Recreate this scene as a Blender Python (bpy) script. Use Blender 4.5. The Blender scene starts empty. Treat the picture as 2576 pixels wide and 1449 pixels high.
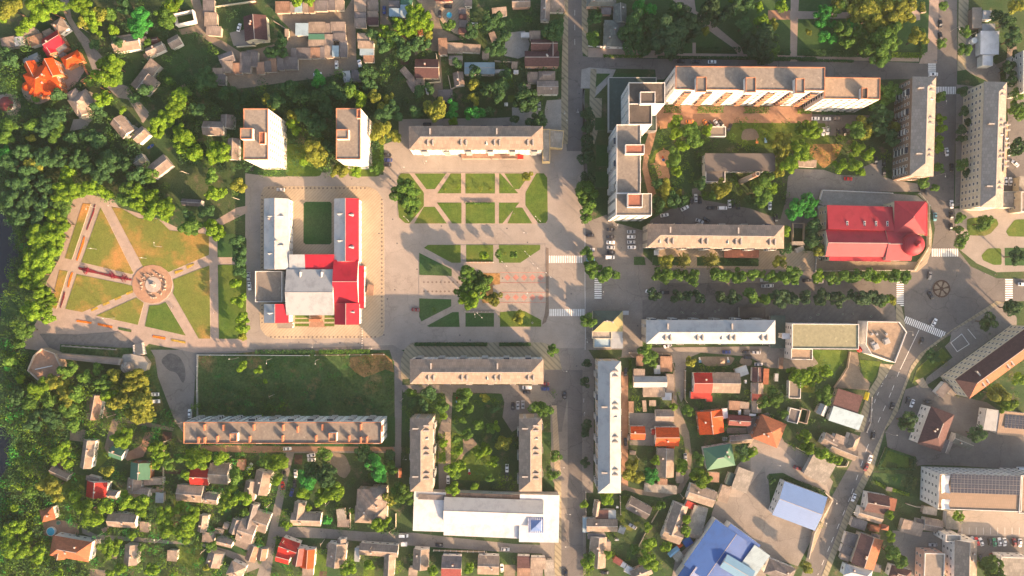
import bpy, math, random
import numpy as np
random.seed(7); RNG=np.random.default_rng(11)
C=bpy.context.scene.collection; D=bpy.data
H=364.0; AP=18.867; R=math.radians
# ---------------------------------------------------------------- coordinates
def P(x,y,h=0.0):
    k=(H-h)/H/AP
    return ((x-5152)*k, -(y-2898)*k)
def T(c,r,x,y): return (2576*c+x, 1449*r+y)
def pts(s,h=0.0):
    pre,body=s.split(':')
    out=[]
    for q in body.split():
        x,y=map(float,q.split(','))
        if pre=='o': x*=4;y*=4
        elif pre!='a': x+=2576*int(pre[0]); y+=1449*int(pre[1])
        out.append(P(x,y,h))
    return out
def loc(t,x,y,h=0.0):
    if t=='o': return P(x*4,y*4,h)
    return P(x+2576*int(t[0]),y+1449*int(t[1]),h)
# ---------------------------------------------------------------- materials
M={}
def _mat(name,rough=0.85,spec=0.2):
    m=D.materials.new(name); m.use_nodes=True
    nt=m.node_tree; b=nt.nodes['Principled BSDF']
    b.inputs['Roughness'].default_value=rough
    b.inputs['Specular IOR Level'].default_value=spec
    M[name]=m
    return m,nt,b
def N(nt,t,**k):
    n=nt.nodes.new(t)
    for a,v in k.items():
        if a.startswith('i_'): n.inputs[a[2:].replace('_',' ')].default_value=v
        else: setattr(n,a,v)
    return n
def mixc(nt,a,b,f,mode='MIX'):
    n=nt.nodes.new('ShaderNodeMix'); n.data_type='RGBA'; n.blend_type=mode
    for i,v in ((0,f),(6,a),(7,b)):
        if hasattr(v,'links') or hasattr(v,'is_linked'): nt.links.new(v,n.inputs[i])
        elif i==0: n.inputs[0].default_value=v
        else: n.inputs[i].default_value=(*v,1) if len(v)==3 else v
    return n.outputs[2]
def noise(nt,co,scale,detail=4,rough=.6):
    n=N(nt,'ShaderNodeTexNoise'); n.inputs['Scale'].default_value=scale; n.inputs['Detail'].default_value=detail
    n.inputs['Roughness'].default_value=rough
    nt.links.new(co,n.inputs['Vector']); return n.outputs['Fac']
def ramp(nt,f,a,b):
    n=N(nt,'ShaderNodeMapRange'); nt.links.new(f,n.inputs[0]); n.inputs[1].default_value=a; n.inputs[2].default_value=b
    return n.outputs[0]
def sc(c,k): return tuple(min(1,x*k) for x in c)
def objrand(nt,col,amt):
    oi=N(nt,'ShaderNodeObjectInfo'); mr=N(nt,'ShaderNodeMapRange'); nt.links.new(oi.outputs['Random'],mr.inputs[0])
    mr.inputs[3].default_value=1-amt; mr.inputs[4].default_value=1+amt
    cb=N(nt,'ShaderNodeCombineColor'); 
    for i in range(3): nt.links.new(mr.outputs[0],cb.inputs[i])
    return mixc(nt,col,cb.outputs[0],1.0,'MULTIPLY')
def ground_mat(name,c1,c2,s1=.02,s2=.25,c3=None,t3=(.55,.7),s3=.06,rough=.9,fine=1.5,fineamt=.25,stripe=None,spec=.15,patch=0):
    m,nt,b=_mat(name,rough,spec); L=nt.links
    g=N(nt,'ShaderNodeNewGeometry').outputs['Position']
    f=mixc(nt,(0,0,0),(1,1,1),ramp(nt,noise(nt,g,s1,5),.35,.65))
    col=mixc(nt,c1,c2,f)
    k=ramp(nt,noise(nt,g,s2,6,.7),.3,.7)
    col=mixc(nt,mixc(nt,col,(0.75,0.75,0.75),1.0,'MULTIPLY'),col,k)
    if c3: col=mixc(nt,col,c3,ramp(nt,noise(nt,g,s3,5,.65),*t3))
    kf=ramp(nt,noise(nt,g,fine,3,.7),.2,.8)
    col=mixc(nt,mixc(nt,col,(1-fineamt,)*3,1.0,'MULTIPLY'),mixc(nt,col,(1+fineamt,)*3,1.0,'MULTIPLY'),kf)
    if patch:
        wv=N(nt,'ShaderNodeVectorMath'); wv.operation='ADD'; nz=N(nt,'ShaderNodeTexNoise'); nz.inputs['Scale'].default_value=.25; nz.inputs['Detail'].default_value=5; L.new(g,nz.inputs['Vector']); L.new(g,wv.inputs[0])
        ms=N(nt,'ShaderNodeVectorMath'); ms.operation='SCALE'; ms.inputs['Scale'].default_value=5; L.new(nz.outputs['Color'],ms.inputs[0]); L.new(ms.outputs[0],wv.inputs[1])
        v2=N(nt,'ShaderNodeTexVoronoi'); v2.feature='DISTANCE_TO_EDGE'; v2.inputs['Scale'].default_value=.045; L.new(wv.outputs[0],v2.inputs['Vector'])
        col=mixc(nt,mixc(nt,col,(1-patch*2.2,)*3,1.0,'MULTIPLY'),col,ramp(nt,v2.outputs['Distance'],.0,.012))
        br=N(nt,'ShaderNodeTexBrick'); L.new(g,br.inputs['Vector']); br.inputs['Scale'].default_value=.11; br.inputs['Mortar Size'].default_value=.004; br.inputs['Color1'].default_value=(1-patch*.35,)*3+(1,); br.inputs['Color2'].default_value=(1+patch*.35,)*3+(1,); br.inputs['Mortar'].default_value=(1-patch*1.4,)*3+(1,); br.inputs['Brick Width'].default_value=.9; br.inputs['Row Height'].default_value=.7
        col=mixc(nt,col,br.outputs['Color'],.9,'MULTIPLY')
        col=mixc(nt,mixc(nt,col,(1-patch*1.3,)*3,1.0,'MULTIPLY'),col,ramp(nt,noise(nt,g,.35,7,.75),.30,.44))
    if stripe:
        ang,per,amt=stripe
        mp=N(nt,'ShaderNodeMapping'); mp.inputs['Rotation'].default_value=(0,0,R(ang)); L.new(g,mp.inputs['Vector'])
        w=N(nt,'ShaderNodeTexWave'); w.inputs['Scale'].default_value=1/per*.314*1.0; w.wave_profile='SIN'; L.new(mp.outputs[0],w.inputs['Vector'])
        w.inputs['Distortion'].default_value=.6
        col=mixc(nt,col,mixc(nt,col,(1-amt,)*3,1.0,'MULTIPLY'),ramp(nt,w.outputs['Fac'],.55,.95))
    L.new(col,b.inputs['Base Color'])
    bp=N(nt,'ShaderNodeBump'); bp.inputs['Strength'].default_value=.3; bp.inputs['Distance'].default_value=.15; L.new(kf,bp.inputs['Height']); L.new(bp.outputs[0],b.inputs['Normal'])
    return m
def roof_mat(name,c,rough=.8,kind='sheet',var=.2,spec=.25,metal=0.0,orand=.14,dirt=.35):
    m,nt,b=_mat(name,rough,spec); L=nt.links; b.inputs['Metallic'].default_value=metal
    co=N(nt,'ShaderNodeTexCoord').outputs['Object']
    if kind in('sheet','tile'):
        br=N(nt,'ShaderNodeTexBrick'); L.new(co,br.inputs['Vector'])
        br.inputs['Color1'].default_value=(*sc(c,1+var),1); br.inputs['Color2'].default_value=(*sc(c,1-var),1); br.inputs['Mortar'].default_value=(*sc(c,.55),1)
        br.inputs['Scale'].default_value=1.0; br.inputs['Mortar Size'].default_value=.03
        br.inputs['Brick Width'].default_value=1.1 if kind=='sheet' else .9; br.inputs['Row Height'].default_value=1.7 if kind=='sheet' else .6
        br.inputs['Bias'].default_value=-.1
        col=br.outputs['Color']
    elif kind=='rib':
        w=N(nt,'ShaderNodeTexWave'); w.inputs['Scale'].default_value=.55; L.new(co,w.inputs['Vector'])
        col=mixc(nt,sc(c,.82),sc(c,1.1),ramp(nt,w.outputs['Fac'],.1,.5))
    else:
        col=mixc(nt,sc(c,.8),sc(c,1.15),ramp(nt,noise(nt,co,.9,5,.7),.3,.7)) if kind!='felt' else mixc(nt,mixc(nt,sc(c,.7),sc(c,1.2),ramp(nt,noise(nt,co,.5,7,.75),.32,.66)),sc(c,1.45),ramp(nt,noise(nt,co,.25,3,.5),.66,.7))
    col=mixc(nt,col,sc(c,1-dirt),ramp(nt,noise(nt,co,.22,6,.7),.48,.75))
    col=objrand(nt,col,orand)
    L.new(col,b.inputs['Base Color'])
    w=N(nt,'ShaderNodeTexWave'); w.inputs['Scale'].default_value=1.6; L.new(co,w.inputs['Vector'])
    bp=N(nt,'ShaderNodeBump'); bp.inputs['Strength'].default_value=.25; bp.inputs['Distance'].default_value=.08
    L.new(w.outputs['Fac'] if kind!='felt' else noise(nt,co,2,3),bp.inputs['Height']); L.new(bp.outputs[0],b.inputs['Normal'])
    return m
def plain(name,c,rough=.8,spec=.25,metal=0,orand=.0,var=.1,sc_=.6):
    m,nt,b=_mat(name,rough,spec); b.inputs['Metallic'].default_value=metal
    co=N(nt,'ShaderNodeTexCoord').outputs['Object']
    col=mixc(nt,sc(c,1-var),sc(c,1+var),ramp(nt,noise(nt,co,sc_,4),.35,.65))
    if orand: col=objrand(nt,col,orand)
    nt.links.new(col,b.inputs['Base Color']); return m
def leaf_mat(name,c,c2,orand=.18,trans=.0):
    m,nt,b=_mat(name,.7,.15); L=nt.links
    g=N(nt,'ShaderNodeNewGeometry')
    col=mixc(nt,c,c2,g.outputs['Random Per Island'])
    co=N(nt,'ShaderNodeTexCoord').outputs['Object']
    col=mixc(nt,mixc(nt,col,(.72,.78,.8),1.0,'MULTIPLY'),col,ramp(nt,noise(nt,co,1.6,2),.35,.6))
    col=objrand(nt,col,orand)
    L.new(col,b.inputs['Base Color'])
    out=[n for n in nt.nodes if n.type=='OUTPUT_MATERIAL'][0]
    tr=N(nt,'ShaderNodeBsdfTranslucent'); L.new(col,tr.inputs['Color'])
    ms=N(nt,'ShaderNodeMixShader'); ms.inputs[0].default_value=.25; L.new(b.outputs[0],ms.inputs[1]); L.new(tr.outputs[0],ms.inputs[2]); L.new(ms.outputs[0],out.inputs['Surface'])
    return m
# --- ground
ground_mat('earth',(.028,.075,.028),(.075,.10,.042),.03,.2,(.15,.12,.085),(.56,.72),.13,fineamt=.5)
ground_mat('grass',(.065,.13,.022),(.11,.15,.03),.05,.4,(.16,.15,.05),(.6,.75),.05,fineamt=.35)
ground_mat('grass_dry',(.13,.17,.035),(.19,.18,.045),.03,.3,(.40,.20,.07),(.50,.68),.03,fineamt=.3)
ground_mat('grass_deep',(.035,.10,.03),(.055,.10,.038),.05,.4,fineamt=.35)
ground_mat('weeds',(.035,.095,.032),(.095,.135,.045),.045,.25,(.20,.15,.07),(.54,.68),.07,fineamt=.6,fine=.8)
ground_mat('straw',(.25,.16,.07),(.34,.20,.08),.1,.4,fineamt=.45,fine=.9)
ground_mat('asphalt',(.145,.138,.134),(.185,.172,.163),.02,.12,(.14,.13,.12),(.6,.8),.05,fineamt=.14,patch=.13)
ground_mat('asphalt_old',(.205,.19,.175),(.26,.237,.213),.015,.1,(.28,.255,.23),(.55,.8),.04,fineamt=.16,patch=.12)
ground_mat('plaza',(.29,.262,.235),(.34,.30,.265),.012,.08,(.26,.24,.215),(.55,.8),.03,fineamt=.10,patch=.07)
ground_mat('paver',(.40,.33,.24),(.44,.36,.26),.02,.1,fineamt=.07,stripe=(45,1.3,.16))
ground_mat('paver_y',(.32,.285,.2),(.36,.32,.225),.02,.1,fineamt=.07,stripe=(-45,2.2,.30))
ground_mat('path',(.33,.27,.23),(.38,.30,.25),.04,.3,fineamt=.1)
ground_mat('paver_dark',(.17,.158,.15),(.2,.185,.172),.04,.3,fineamt=.15,stripe=(45,2.6,.08),patch=.1)
ground_mat('brickpath',(.32,.19,.13),(.38,.24,.16),.05,.4,fineamt=.12)
ground_mat('dirt',(.20,.165,.13),(.28,.23,.175),.04,.3,(.33,.29,.24),(.6,.8),.1,fineamt=.2)
ground_mat('concrete',(.30,.29,.265),(.36,.34,.31),.05,.3,(.42,.4,.37),(.6,.8),.1,fineamt=.15)
ground_mat('sand',(.42,.25,.15),(.48,.29,.18),.1,.4,fineamt=.15)
ground_mat('soot',(.10,.098,.10),(.15,.145,.14),.1,.4,fineamt=.3)
ground_mat('redtile',(.40,.19,.155),(.44,.22,.18),.1,.4,fineamt=.1)
ground_mat('border',(.16,.13,.11),(.19,.155,.13),.1,.4,fineamt=.1)
ground_mat('bedred',(.22,.025,.035),(.12,.03,.04),.5,2,fineamt=.5)
ground_mat('bedorange',(.75,.2,.02),(.55,.13,.02),.5,2,fineamt=.5)
ground_mat('bedyellow',(.5,.32,.04),(.28,.22,.05),.5,2,fineamt=.5)
ground_mat('bedbrown',(.075,.05,.04),(.11,.07,.055),.2,1,fineamt=.3)
ground_mat('plotrows',(.05,.10,.03),(.08,.12,.04),.2,1,fineamt=.3,stripe=(0,.9,.5))
plain('paint',(.74,.74,.72),.7,var=.12)
plain('kerb',(.42,.4,.37),.85)
m,nt,b=_mat('water',.08,.5); b.inputs['Base Color'].default_value=(.010,.014,.022,1)
nn=N(nt,'ShaderNodeBump'); nn.inputs['Strength'].default_value=.15; g_=N(nt,'ShaderNodeNewGeometry').outputs['Position']; nt.links.new(noise(nt,g_,.8,3),nn.inputs['Height']); nt.links.new(nn.outputs[0],b.inputs['Normal'])
m,nt,b=_mat('poolwater',.1,.5); b.inputs['Base Color'].default_value=(.04,.35,.50,1)
# --- roofs
roof_mat('slate',(0.21,0.172,0.148)); roof_mat('slate2',(0.125,0.115,0.118)); roof_mat('slate3',(0.235,0.19,0.155)); roof_mat('slateg',(0.135,0.145,0.13))
plain('yellow',(.75,.55,.03),.5)
plain('glazing',(.10,.17,.36),.3,.5)
roof_mat('slaten',(.28,.25,.22),.75,'sheet',var=.12,dirt=.25,orand=.02); roof_mat('rust',(0.24,0.15,0.105)); roof_mat('brown',(0.085,0.045,0.047),kind='tile',dirt=.15); roof_mat('terra',(0.26,0.095,0.05),kind='tile',dirt=.15)
roof_mat('metal',(0.3,0.325,0.345),.55,'rib',dirt=.34,spec=.4); roof_mat('white',(0.5,0.51,0.53),.6,'rib',dirt=.34); roof_mat('lblue',(0.27,0.37,0.43),.55,'rib',dirt=.34)
roof_mat('blue',(0.012,0.075,0.27),.5,'rib',dirt=.34); roof_mat('violet',(0.115,0.21,0.42),.5,'rib',dirt=.1,orand=.02); roof_mat('sky',(0.14,0.3,0.46),.5,'rib',dirt=.1)
roof_mat('red',(0.34,0.022,0.018),.6,'tile',dirt=.34); roof_mat('crimson',(0.34,0.014,0.032),.55,'rib',dirt=.34,orand=.02); roof_mat('orange',(0.46,0.06,0.008),.65,'tile',dirt=.1,orand=.04)
roof_mat('burg',(0.3,0.028,0.045),.55,'rib',dirt=.34,orand=.02); roof_mat('darkred',(0.15,0.035,0.035),.6,'tile',dirt=.1)
roof_mat('green',(0.055,0.15,0.1),.6,'rib',dirt=.1); roof_mat('dgreen',(.055,.085,.075),.7,'felt',dirt=.1); roof_mat('gold',(0.27,0.25,0.12),.6,'rib',dirt=.1,orand=.02)
roof_mat('felt',(0.21,0.185,0.16),.9,'felt',dirt=.3); roof_mat('feltd',(.10,.085,.075),.9,'felt',dirt=.5); roof_mat('feltr',(0.26,0.11,0.075),.9,'felt'); roof_mat('olive',(0.22,0.215,0.14),.9,'felt',dirt=.15); roof_mat('tan',(0.27,0.205,0.15),.9,'felt',dirt=.2)
roof_mat('ribbed',(.115,.105,.10),.8,'rib',dirt=.1); roof_mat('cement',(0.27,0.25,0.22),.9,'sheet'); roof_mat('peach',(0.28,0.205,0.15),.75,'sheet',var=.06,dirt=.12)
roof_mat('slatew',(0.24,0.195,0.16),.75,'sheet',var=.15,dirt=.3,orand=.04)
# --- walls
for n_,c_ in dict(w_white=(.62,.61,.59),w_cream=(.52,.48,.37),w_beige=(.42,.37,.3),w_brick=(.34,.15,.09),w_brown=(.22,.16,.125),w_grey=(.42,.41,.39),w_yellow=(.62,.47,.25),w_pink=(.6,.38,.3),w_stone=(.36,.30,.24),w_blueish=(.62,.68,.68),w_orange=(.45,.2,.1)).items(): plain(n_,c_,.85,orand=.06)
plain('trim_brick',(.36,.17,.10)); plain('trim_white',(.6,.58,.55)); plain('ridge',(.34,.32,.30)); plain('glass',(.05,.06,.08),.15,.5); plain('frame',(.75,.74,.7)); plain('balcony',(.55,.56,.54),orand=.25); plain('balc_orange',(.62,.27,.13),orand=.15)
plain('bark',(.10,.075,.055),.95); plain('metalgrey',(.35,.35,.35),.5,metal=.5); plain('tyre',(.02,.02,.02)); plain('wood',(.28,.18,.10)); plain('stone',(.30,.265,.235),orand=.15); plain('solar',(.02,.025,.045),.25,.5); plain('canvas',(.78,.76,.7)); plain('black',(.025,.025,.028)); plain('skin',(.5,.32,.24)); plain('cloth',(.3,.3,.35),orand=.7)
plain('lampglass',(.8,.78,.7),.3)
for n_,c_ in dict(white=(.78,.78,.78),silver=(.42,.43,.45),black=(.022,.022,.026),navy=(.03,.05,.20),red=(.62,.03,.03),maroon=(.18,.03,.035),orange=(.75,.25,.05),grey=(.16,.17,.18),teal=(.15,.36,.42),green=(.05,.28,.16),brown=(.25,.19,.16)).items(): plain('car_'+n_,c_,.3,.5,var=.02)
# --- leaves
leaf_mat('leaf_y',(.09,.205,.016),(.18,.285,.022)); leaf_mat('leaf_g',(.06,.15,.026),(.115,.21,.036)); leaf_mat('leaf_d',(.036,.098,.036),(.062,.14,.048))
leaf_mat('leaf_e',(.03,.20,.04),(.06,.30,.05)); leaf_mat('leaf_a',(.145,.19,.026),(.24,.25,.04)); leaf_mat('leaf_b',(.034,.08,.038),(.062,.12,.052)); leaf_mat('leaf_r',(.25,.02,.05),(.15,.02,.04)); leaf_mat('leaf_c',(.15,.18,.04),(.25,.25,.06))
# ---------------------------------------------------------------- object helpers
def mesh(name,v,f,mats,fm=None,smooth=False):
    me=D.meshes.new(name); me.from_pydata([tuple(map(float,q)) for q in v],[],[tuple(q) for q in f])
    for q in ([mats] if isinstance(mats,str) else mats): me.materials.append(M[q])
    if fm is not None: me.polygons.foreach_set('material_index',fm)
    if smooth: me.polygons.foreach_set('use_smooth',[True]*len(me.polygons))
    me.update(); return me
def ob(name,me,parent=None,l=(0,0,0),rz=0):
    o=D.objects.new(name,me); C.objects.link(o); o.location=l; o.rotation_euler=(0,0,rz)
    if parent: o.parent=parent
    return o
class MB:
    def __init__(s): s.v=[];s.f=[];s.m=[]
    def add(s,v,f,mi=0):
        n=len(s.v); s.v+=[tuple(q) for q in v]; s.f+=[tuple(i+n for i in q) for q in f]; s.m+=[mi]*len(f)
    def box(s,x0,y0,z0,x1,y1,z1,mi=0,rot=0,c=(0,0)):
        v=[(x0,y0,z0),(x1,y0,z0),(x1,y1,z0),(x0,y1,z0),(x0,y0,z1),(x1,y0,z1),(x1,y1,z1),(x0,y1,z1)]
        if rot:
            ca,sa=math.cos(rot),math.sin(rot); v=[((x-c[0])*ca-(y-c[1])*sa+c[0],(x-c[0])*sa+(y-c[1])*ca+c[1],z) for x,y,z in v]
        s.add(v,[(3,2,1,0),(4,5,6,7),(0,1,5,4),(1,2,6,5),(2,3,7,6),(3,0,4,7)],mi)
    def prism(s,poly,z0,z1,mi=0,mt=None):
        n=len(poly); a=sum(poly[i][0]*poly[(i+1)%n][1]-poly[(i+1)%n][0]*poly[i][1] for i in range(n))
        if a<0: poly=poly[::-1]
        v=[(x,y,z0) for x,y in poly]+[(x,y,z1) for x,y in poly]
        s.add(v,[tuple(range(n-1,-1,-1))]+[(i,(i+1)%n,n+(i+1)%n,n+i) for i in range(n)],mi)
        s.add([(x,y,z1) for x,y in poly],[tuple(range(n))],mi if mt is None else mt)
    def cone(s,x,y,z0,z1,r0,r1,n=12,mi=0):
        v=[(x+r0*math.cos(2*math.pi*i/n),y+r0*math.sin(2*math.pi*i/n),z0) for i in range(n)]+[(x+r1*math.cos(2*math.pi*i/n),y+r1*math.sin(2*math.pi*i/n),z1) for i in range(n)]
        s.add(v,[(i,(i+1)%n,n+(i+1)%n,n+i) for i in range(n)]+[tuple(range(n,2*n)),tuple(range(n-1,-1,-1))],mi)
    def me(s,name,mats): return mesh(name,s.v,s.f,mats,s.m)
THINGS=[]
def tag(o,desc,cat,group=None,kind=None,fixed=False):
    o['category']=cat
    if group: o['group']=group
    if kind: o['kind']=kind
    THINGS.append((o,desc,cat,fixed)); return o
# ---------------------------------------------------------------- surfaces
SURF=[]; AVOID=[]; SURFA=[]
def inpoly(poly,x,y):
    ins=np.zeros(np.shape(x),bool); n=len(poly)
    for i in range(n):
        x1,y1=poly[i]; x2,y2=poly[(i+1)%n]
        if y1==y2: continue
        c=((y1>y)!=(y2>y))&(x<(x2-x1)*(y-y1)/(y2-y1)+x1); ins^=c
    return ins
def chaikin(p,k=2,q=.2):
    for _ in range(k):
        o=[]
        for i in range(len(p)):
            a=p[i];b=p[(i+1)%len(p)]
            o+=[(a[0]*(1-q)+b[0]*q,a[1]*(1-q)+b[1]*q),(a[0]*q+b[0]*(1-q),a[1]*q+b[1]*(1-q))]
        p=o
    return p
def gz(x,y):
    z=0.0
    for poly,bb,zz in SURF:
        if bb[0]<=x<=bb[2] and bb[1]<=y<=bb[3] and zz>z and inpoly(poly,np.array([x]),np.array([y]))[0]: z=zz
    return z
def surf(name,mat,s,up=.004,rnd=0,avoid=None,kind='structure',label=None,cat=None,group=None,wp=None,edge='kerb'):
    poly=wp or pts(s)
    if rnd: poly=chaikin(poly,2,rnd)
    xs=[p[0] for p in poly]; ys=[p[1] for p in poly]; bb=(min(xs),min(ys),max(xs),max(ys))
    z=0
    for q,b2,zz in SURF:
        if not(b2[2]<bb[0] or b2[0]>bb[2] or b2[3]<bb[1] or b2[1]>bb[3]): z=max(z,zz)
    z+=.004
    z=max(z,up) if up>.05 else z
    if up>.05: z=max(z,up)
    SURF.append((poly,bb,z))
    if avoid is None: avoid='grass' not in mat and mat not in('weeds','straw','earth')
    SURFA.append((poly,bb,bool(avoid)))
    mb=MB()
    if up>.05: mb.prism(poly,-.02,z,0,1); o=ob(name,mb.me(name,[edge,mat]))
    else:
        n=len(poly); a=sum(poly[i][0]*poly[(i+1)%n][1]-poly[(i+1)%n][0]*poly[i][1] for i in range(n))
        p2=poly if a>0 else poly[::-1]
        o=ob(name,mesh(name,[(x,y,z) for x,y in p2],[tuple(range(n))],mat))
    if kind: o['kind']=kind
    if label: tag(o,label,cat,group,kind,True)
    return o
# ================================================================ GROUND
g=ob('ground',mesh('ground',[(-1500,-1500,0),(1500,-1500,0),(1500,1500,0),(-1500,1500,0)],[(0,1,2,3)],'earth')); g['kind']='structure'
S=surf
S('river','water','01:-2600,-500 -60,540 30,690 110,820 200,950 215,1060 160,1200 110,1330 80,1449 20,1560 10,1700 -20,1900 -60,2200 -100,2500 0,2800 60,2880 140,2920 150,3060 110,3200 20,3330 -60,3500 -600,4400 -2600,5000')
# roads
S('road','plaza','o:617,436 700,446 830,432 965,440 962,365 1003,350 1003,300 1240,297 1380,290 1420,300 1426,376 1473,376 1473,880 617,880')
S('road','asphalt','o:1429,-60 1464,-60 1466,120 1466,150 1472,380 1426,380 1428,150')
S('road','asphalt','20:690,560 800,578 1300,588 2576,605 3500,612 4300,640 4300,790 3720,800 2900,770 1660,665 1530,800 1450,800 1440,700 1050,690 700,700',avoid=True)
S('road','asphalt','30:1725,-300 1905,-300 1900,1449 1880,1449 1870,2100 1900,2500 2040,2680 2300,2800 2800,2810 2800,3020 2300,3040 1900,3330 1620,3500 1500,3600 1300,4050 1180,4330 1060,4730 900,5030 800,5250 600,5796 450,6100 250,6100 420,5500 640,5000 850,4630 980,4200 1130,3830 1280,3650 1385,3340 1370,3080 1290,3050 -1840,3010 -1840,2830 1300,2800 1500,2720 1640,2560 1680,2300 1640,2080 1500,1900 1600,1800 1680,1500 1700,790 1700,640')
S('road','asphalt_old','o:1472,560 1525,540 1548,560 1618,580 1618,640 1650,670 2060,680 2060,712 1660,712 1660,735 1620,760 1616,880 1472,880',avoid=True)
S('road','asphalt_old','o:1365,876 1475,876 1474,1500 1385,1500 1360,1375 1352,1340 1405,1330 1408,1240 1385,1200 1385,1010 1365,1000')
S('road','asphalt','22:330,825 725,825 720,1449 712,2100 715,2900 470,2900 420,2500 560,2300 560,1449 560,1100 500,1449 420,1449 400,1150 440,1140 320,1130',avoid=False)
S('road','asphalt_old','o:470,880 500,852 640,880 990,868 1025,890 1012,960 1008,1180 994,1180 992,920 980,880 640,888 496,890 488,1000 484,1060 464,1092 440,1060 398,950 378,880')
S('road','asphalt_old','o:560,1116 700,1122 1010,1124 1010,1139 740,1140 725,1200 700,1320 680,1449 660,1500 630,1500 668,1380 690,1270 706,1200 720,1140 700,1136 555,1128')
S('road','asphalt_old','o:700,1325 770,1326 920,1338 1040,1340 1120,1350 1290,1368 1400,1372 1400,1394 1290,1390 1000,1370 830,1355 700,1350 690,1335')
S('road','asphalt','o:1470,155 1500,175 1480,176 1465,250 1475,300 1480,560 1500,600 1472,600')
S('road','asphalt_old','00:590,-60 690,-60 700,60 720,180 790,290 880,380 950,480 1030,570 1000,620 1130,820 1290,870 1340,950 1500,1130 1430,1220 1290,1000 1180,980 1060,860 930,700 850,500 740,320 650,150')
S('path','path','00:1260,930 1290,920 1500,1160 1440,1240 1420,1220 1460,1160')
S('road','dirt','00:1900,-50 2000,-50 2040,100 2060,250 2120,360 2240,410 2380,500 2576,620 2576,880 2300,830 2250,700 2350,560 2100,420 1980,320 1830,350 1790,300 1960,260 1960,120')
S('yard','dirt','10:-150,520 60,480 330,400 350,300 240,190 200,130 900,100 990,-50 1000,140 1010,600 1080,680 900,720 700,780 350,820 0,870 -240,900 -300,760 -100,740')
S('yard','asphalt_old','00:2310,330 2480,290 2576,400 2560,470 2350,460')
S('road','dirt','10:1580,-50 1800,-50 1850,230 1880,300 2090,400 1850,420 1860,600 1880,900 1800,1000 1760,930 1850,700 1840,520 1700,500 1600,560 1590,510 1760,480 1790,250 1700,120')
S('yard','paver','10:1800,-40 2150,-40 2150,400 1990,330 1890,250 1800,120')
S('yard','dirt','10:1250,-40 1340,-40 1330,200 1360,240 1250,260')
S('yard','concrete','20:0,1080 290,1090 280,1270 0,1270')
S('yard','concrete','20:350,1010 500,1000 500,1449 400,1449 330,1300 330,1100')
S('yard','concrete','20:-60,330 130,310 180,440 150,560 60,590 -80,560')
# pavements (kerbed)
S('pavement','paver_y','20:530,-60 565,-60 565,1300 560,1449 500,1449 495,1100 500,640 515,250',up=.12)
S('pavement','paver_y','20:700,-60 765,-60 765,470 760,570 705,520',up=.12)
S('pavement','path','20:765,480 1180,500 3100,570 4095,580 4095,620 3150,605 2000,588 900,578 765,575',up=.12)
S('pavement','concrete','20:700,700 780,680 1045,700 1000,800 830,980 820,890 690,890',up=.12)
S('pavement','paver_y','20:790,695 850,695 850,890 830,985 905,990 900,1180 830,1449 790,1449 780,1000',up=.12)
S('lawn','grass_deep','20:850,740 990,742 840,885',up=.15); S('lawn','grass_deep','20:1050,740 1280,740 1280,782 1010,782',up=.15)
S('pavement','path','30:1575,-60 1720,-60 1712,200 1700,640 1520,640 1560,520',up=.12)
S('pavement','paver_y','30:1920,-60 2020,-60 2010,250 1990,700 1905,715 1915,200',up=.12)
S('pavement','asphalt_old','30:1990,300 2330,700 2340,820 2300,860 2040,740 1990,700',up=.1)
S('pavement','asphalt_old','30:1900,850 2170,880 2060,1449 2010,2050 1880,2080 1890,1449',up=.12)
S('plaza','plaza','31:1875,650 2700,640 2700,1280 2300,1290 2100,1200 1900,1040',up=.12)
S('pavement','paver','31:1600,560 1650,900 1640,1080 1600,1200 1500,1290 1430,1290 1500,1180 1590,1060',up=.12)
S('plaza','paver_dark','o:1616,755 1700,742 2250,750 2250,770 2258,800 2262,850 1616,830',up=.12)
S('pavement','paver','o:1650,625 2060,632 2060,680 1660,672',up=.12,)
S('pavement','paver_y','32:1285,150 1340,180 1365,280 1385,430 1330,350 1290,330',up=.12)
S('pavement','paver_y','32:1850,430 1780,500 1590,640 1500,760 1440,850 1330,1150 1290,1300 1170,1430 1060,1820 900,2150 800,2380 600,2900 540,2900 800,2200 980,1830 1180,1400 1230,1300 1330,1080 1440,780 1530,660 1700,530 1850,420 2300,130 2400,150 2350,180',up=.12)
S('pavement','paver_y','32:1130,760 1260,770 1060,1080 960,1449 870,1449 1010,1040 1100,900',up=.12)
S('pavement','paver','33:610,640 660,660 450,1200 390,1260 400,1230',up=.12)
S('pavement','paver_y','o:1395,1205 1412,1205 1412,1449 1420,1500 1395,1500',up=.12)
S('pavement','paver','o:1388,1020 1400,1020 1412,1200 1396,1200',up=.1)
S('pavement','asphalt_old','o:1466,880 1480,880 1496,905 1492,1240 1464,1240',up=.12)
S('pavement','brickpath','o:1563,935 1580,935 1580,1230 1563,1235',up=.03)
# school forecourt
S('plaza','paver','11:80,430 150,425 1130,425 1220,470 1280,560 1290,900 1292,1449 1295,1850 1280,1920 1220,1950 200,1962 100,1930 40,1850 35,1700 45,1449 45,520',up=.12,rnd=.12)
S('lawn','grass_deep','11:480,600 500,582 745,582 762,600 762,990 745,1010 500,1010 478,990',up=.17,edge='kerb')
S('pavement','brickpath','12:545,270 665,270 665,310 705,395 530,395 560,310',up=.15)
for y0 in(272,312,358):
    S('flower_bed','grass','12:395,%d 535,%d 535,%d 395,%d'%(y0,y0,y0+28,y0+28),up=.2); S('flower_bed','grass','12:690,%d 790,%d 790,%d 690,%d'%(y0,y0,y0+28,y0+28),up=.2)
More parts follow.
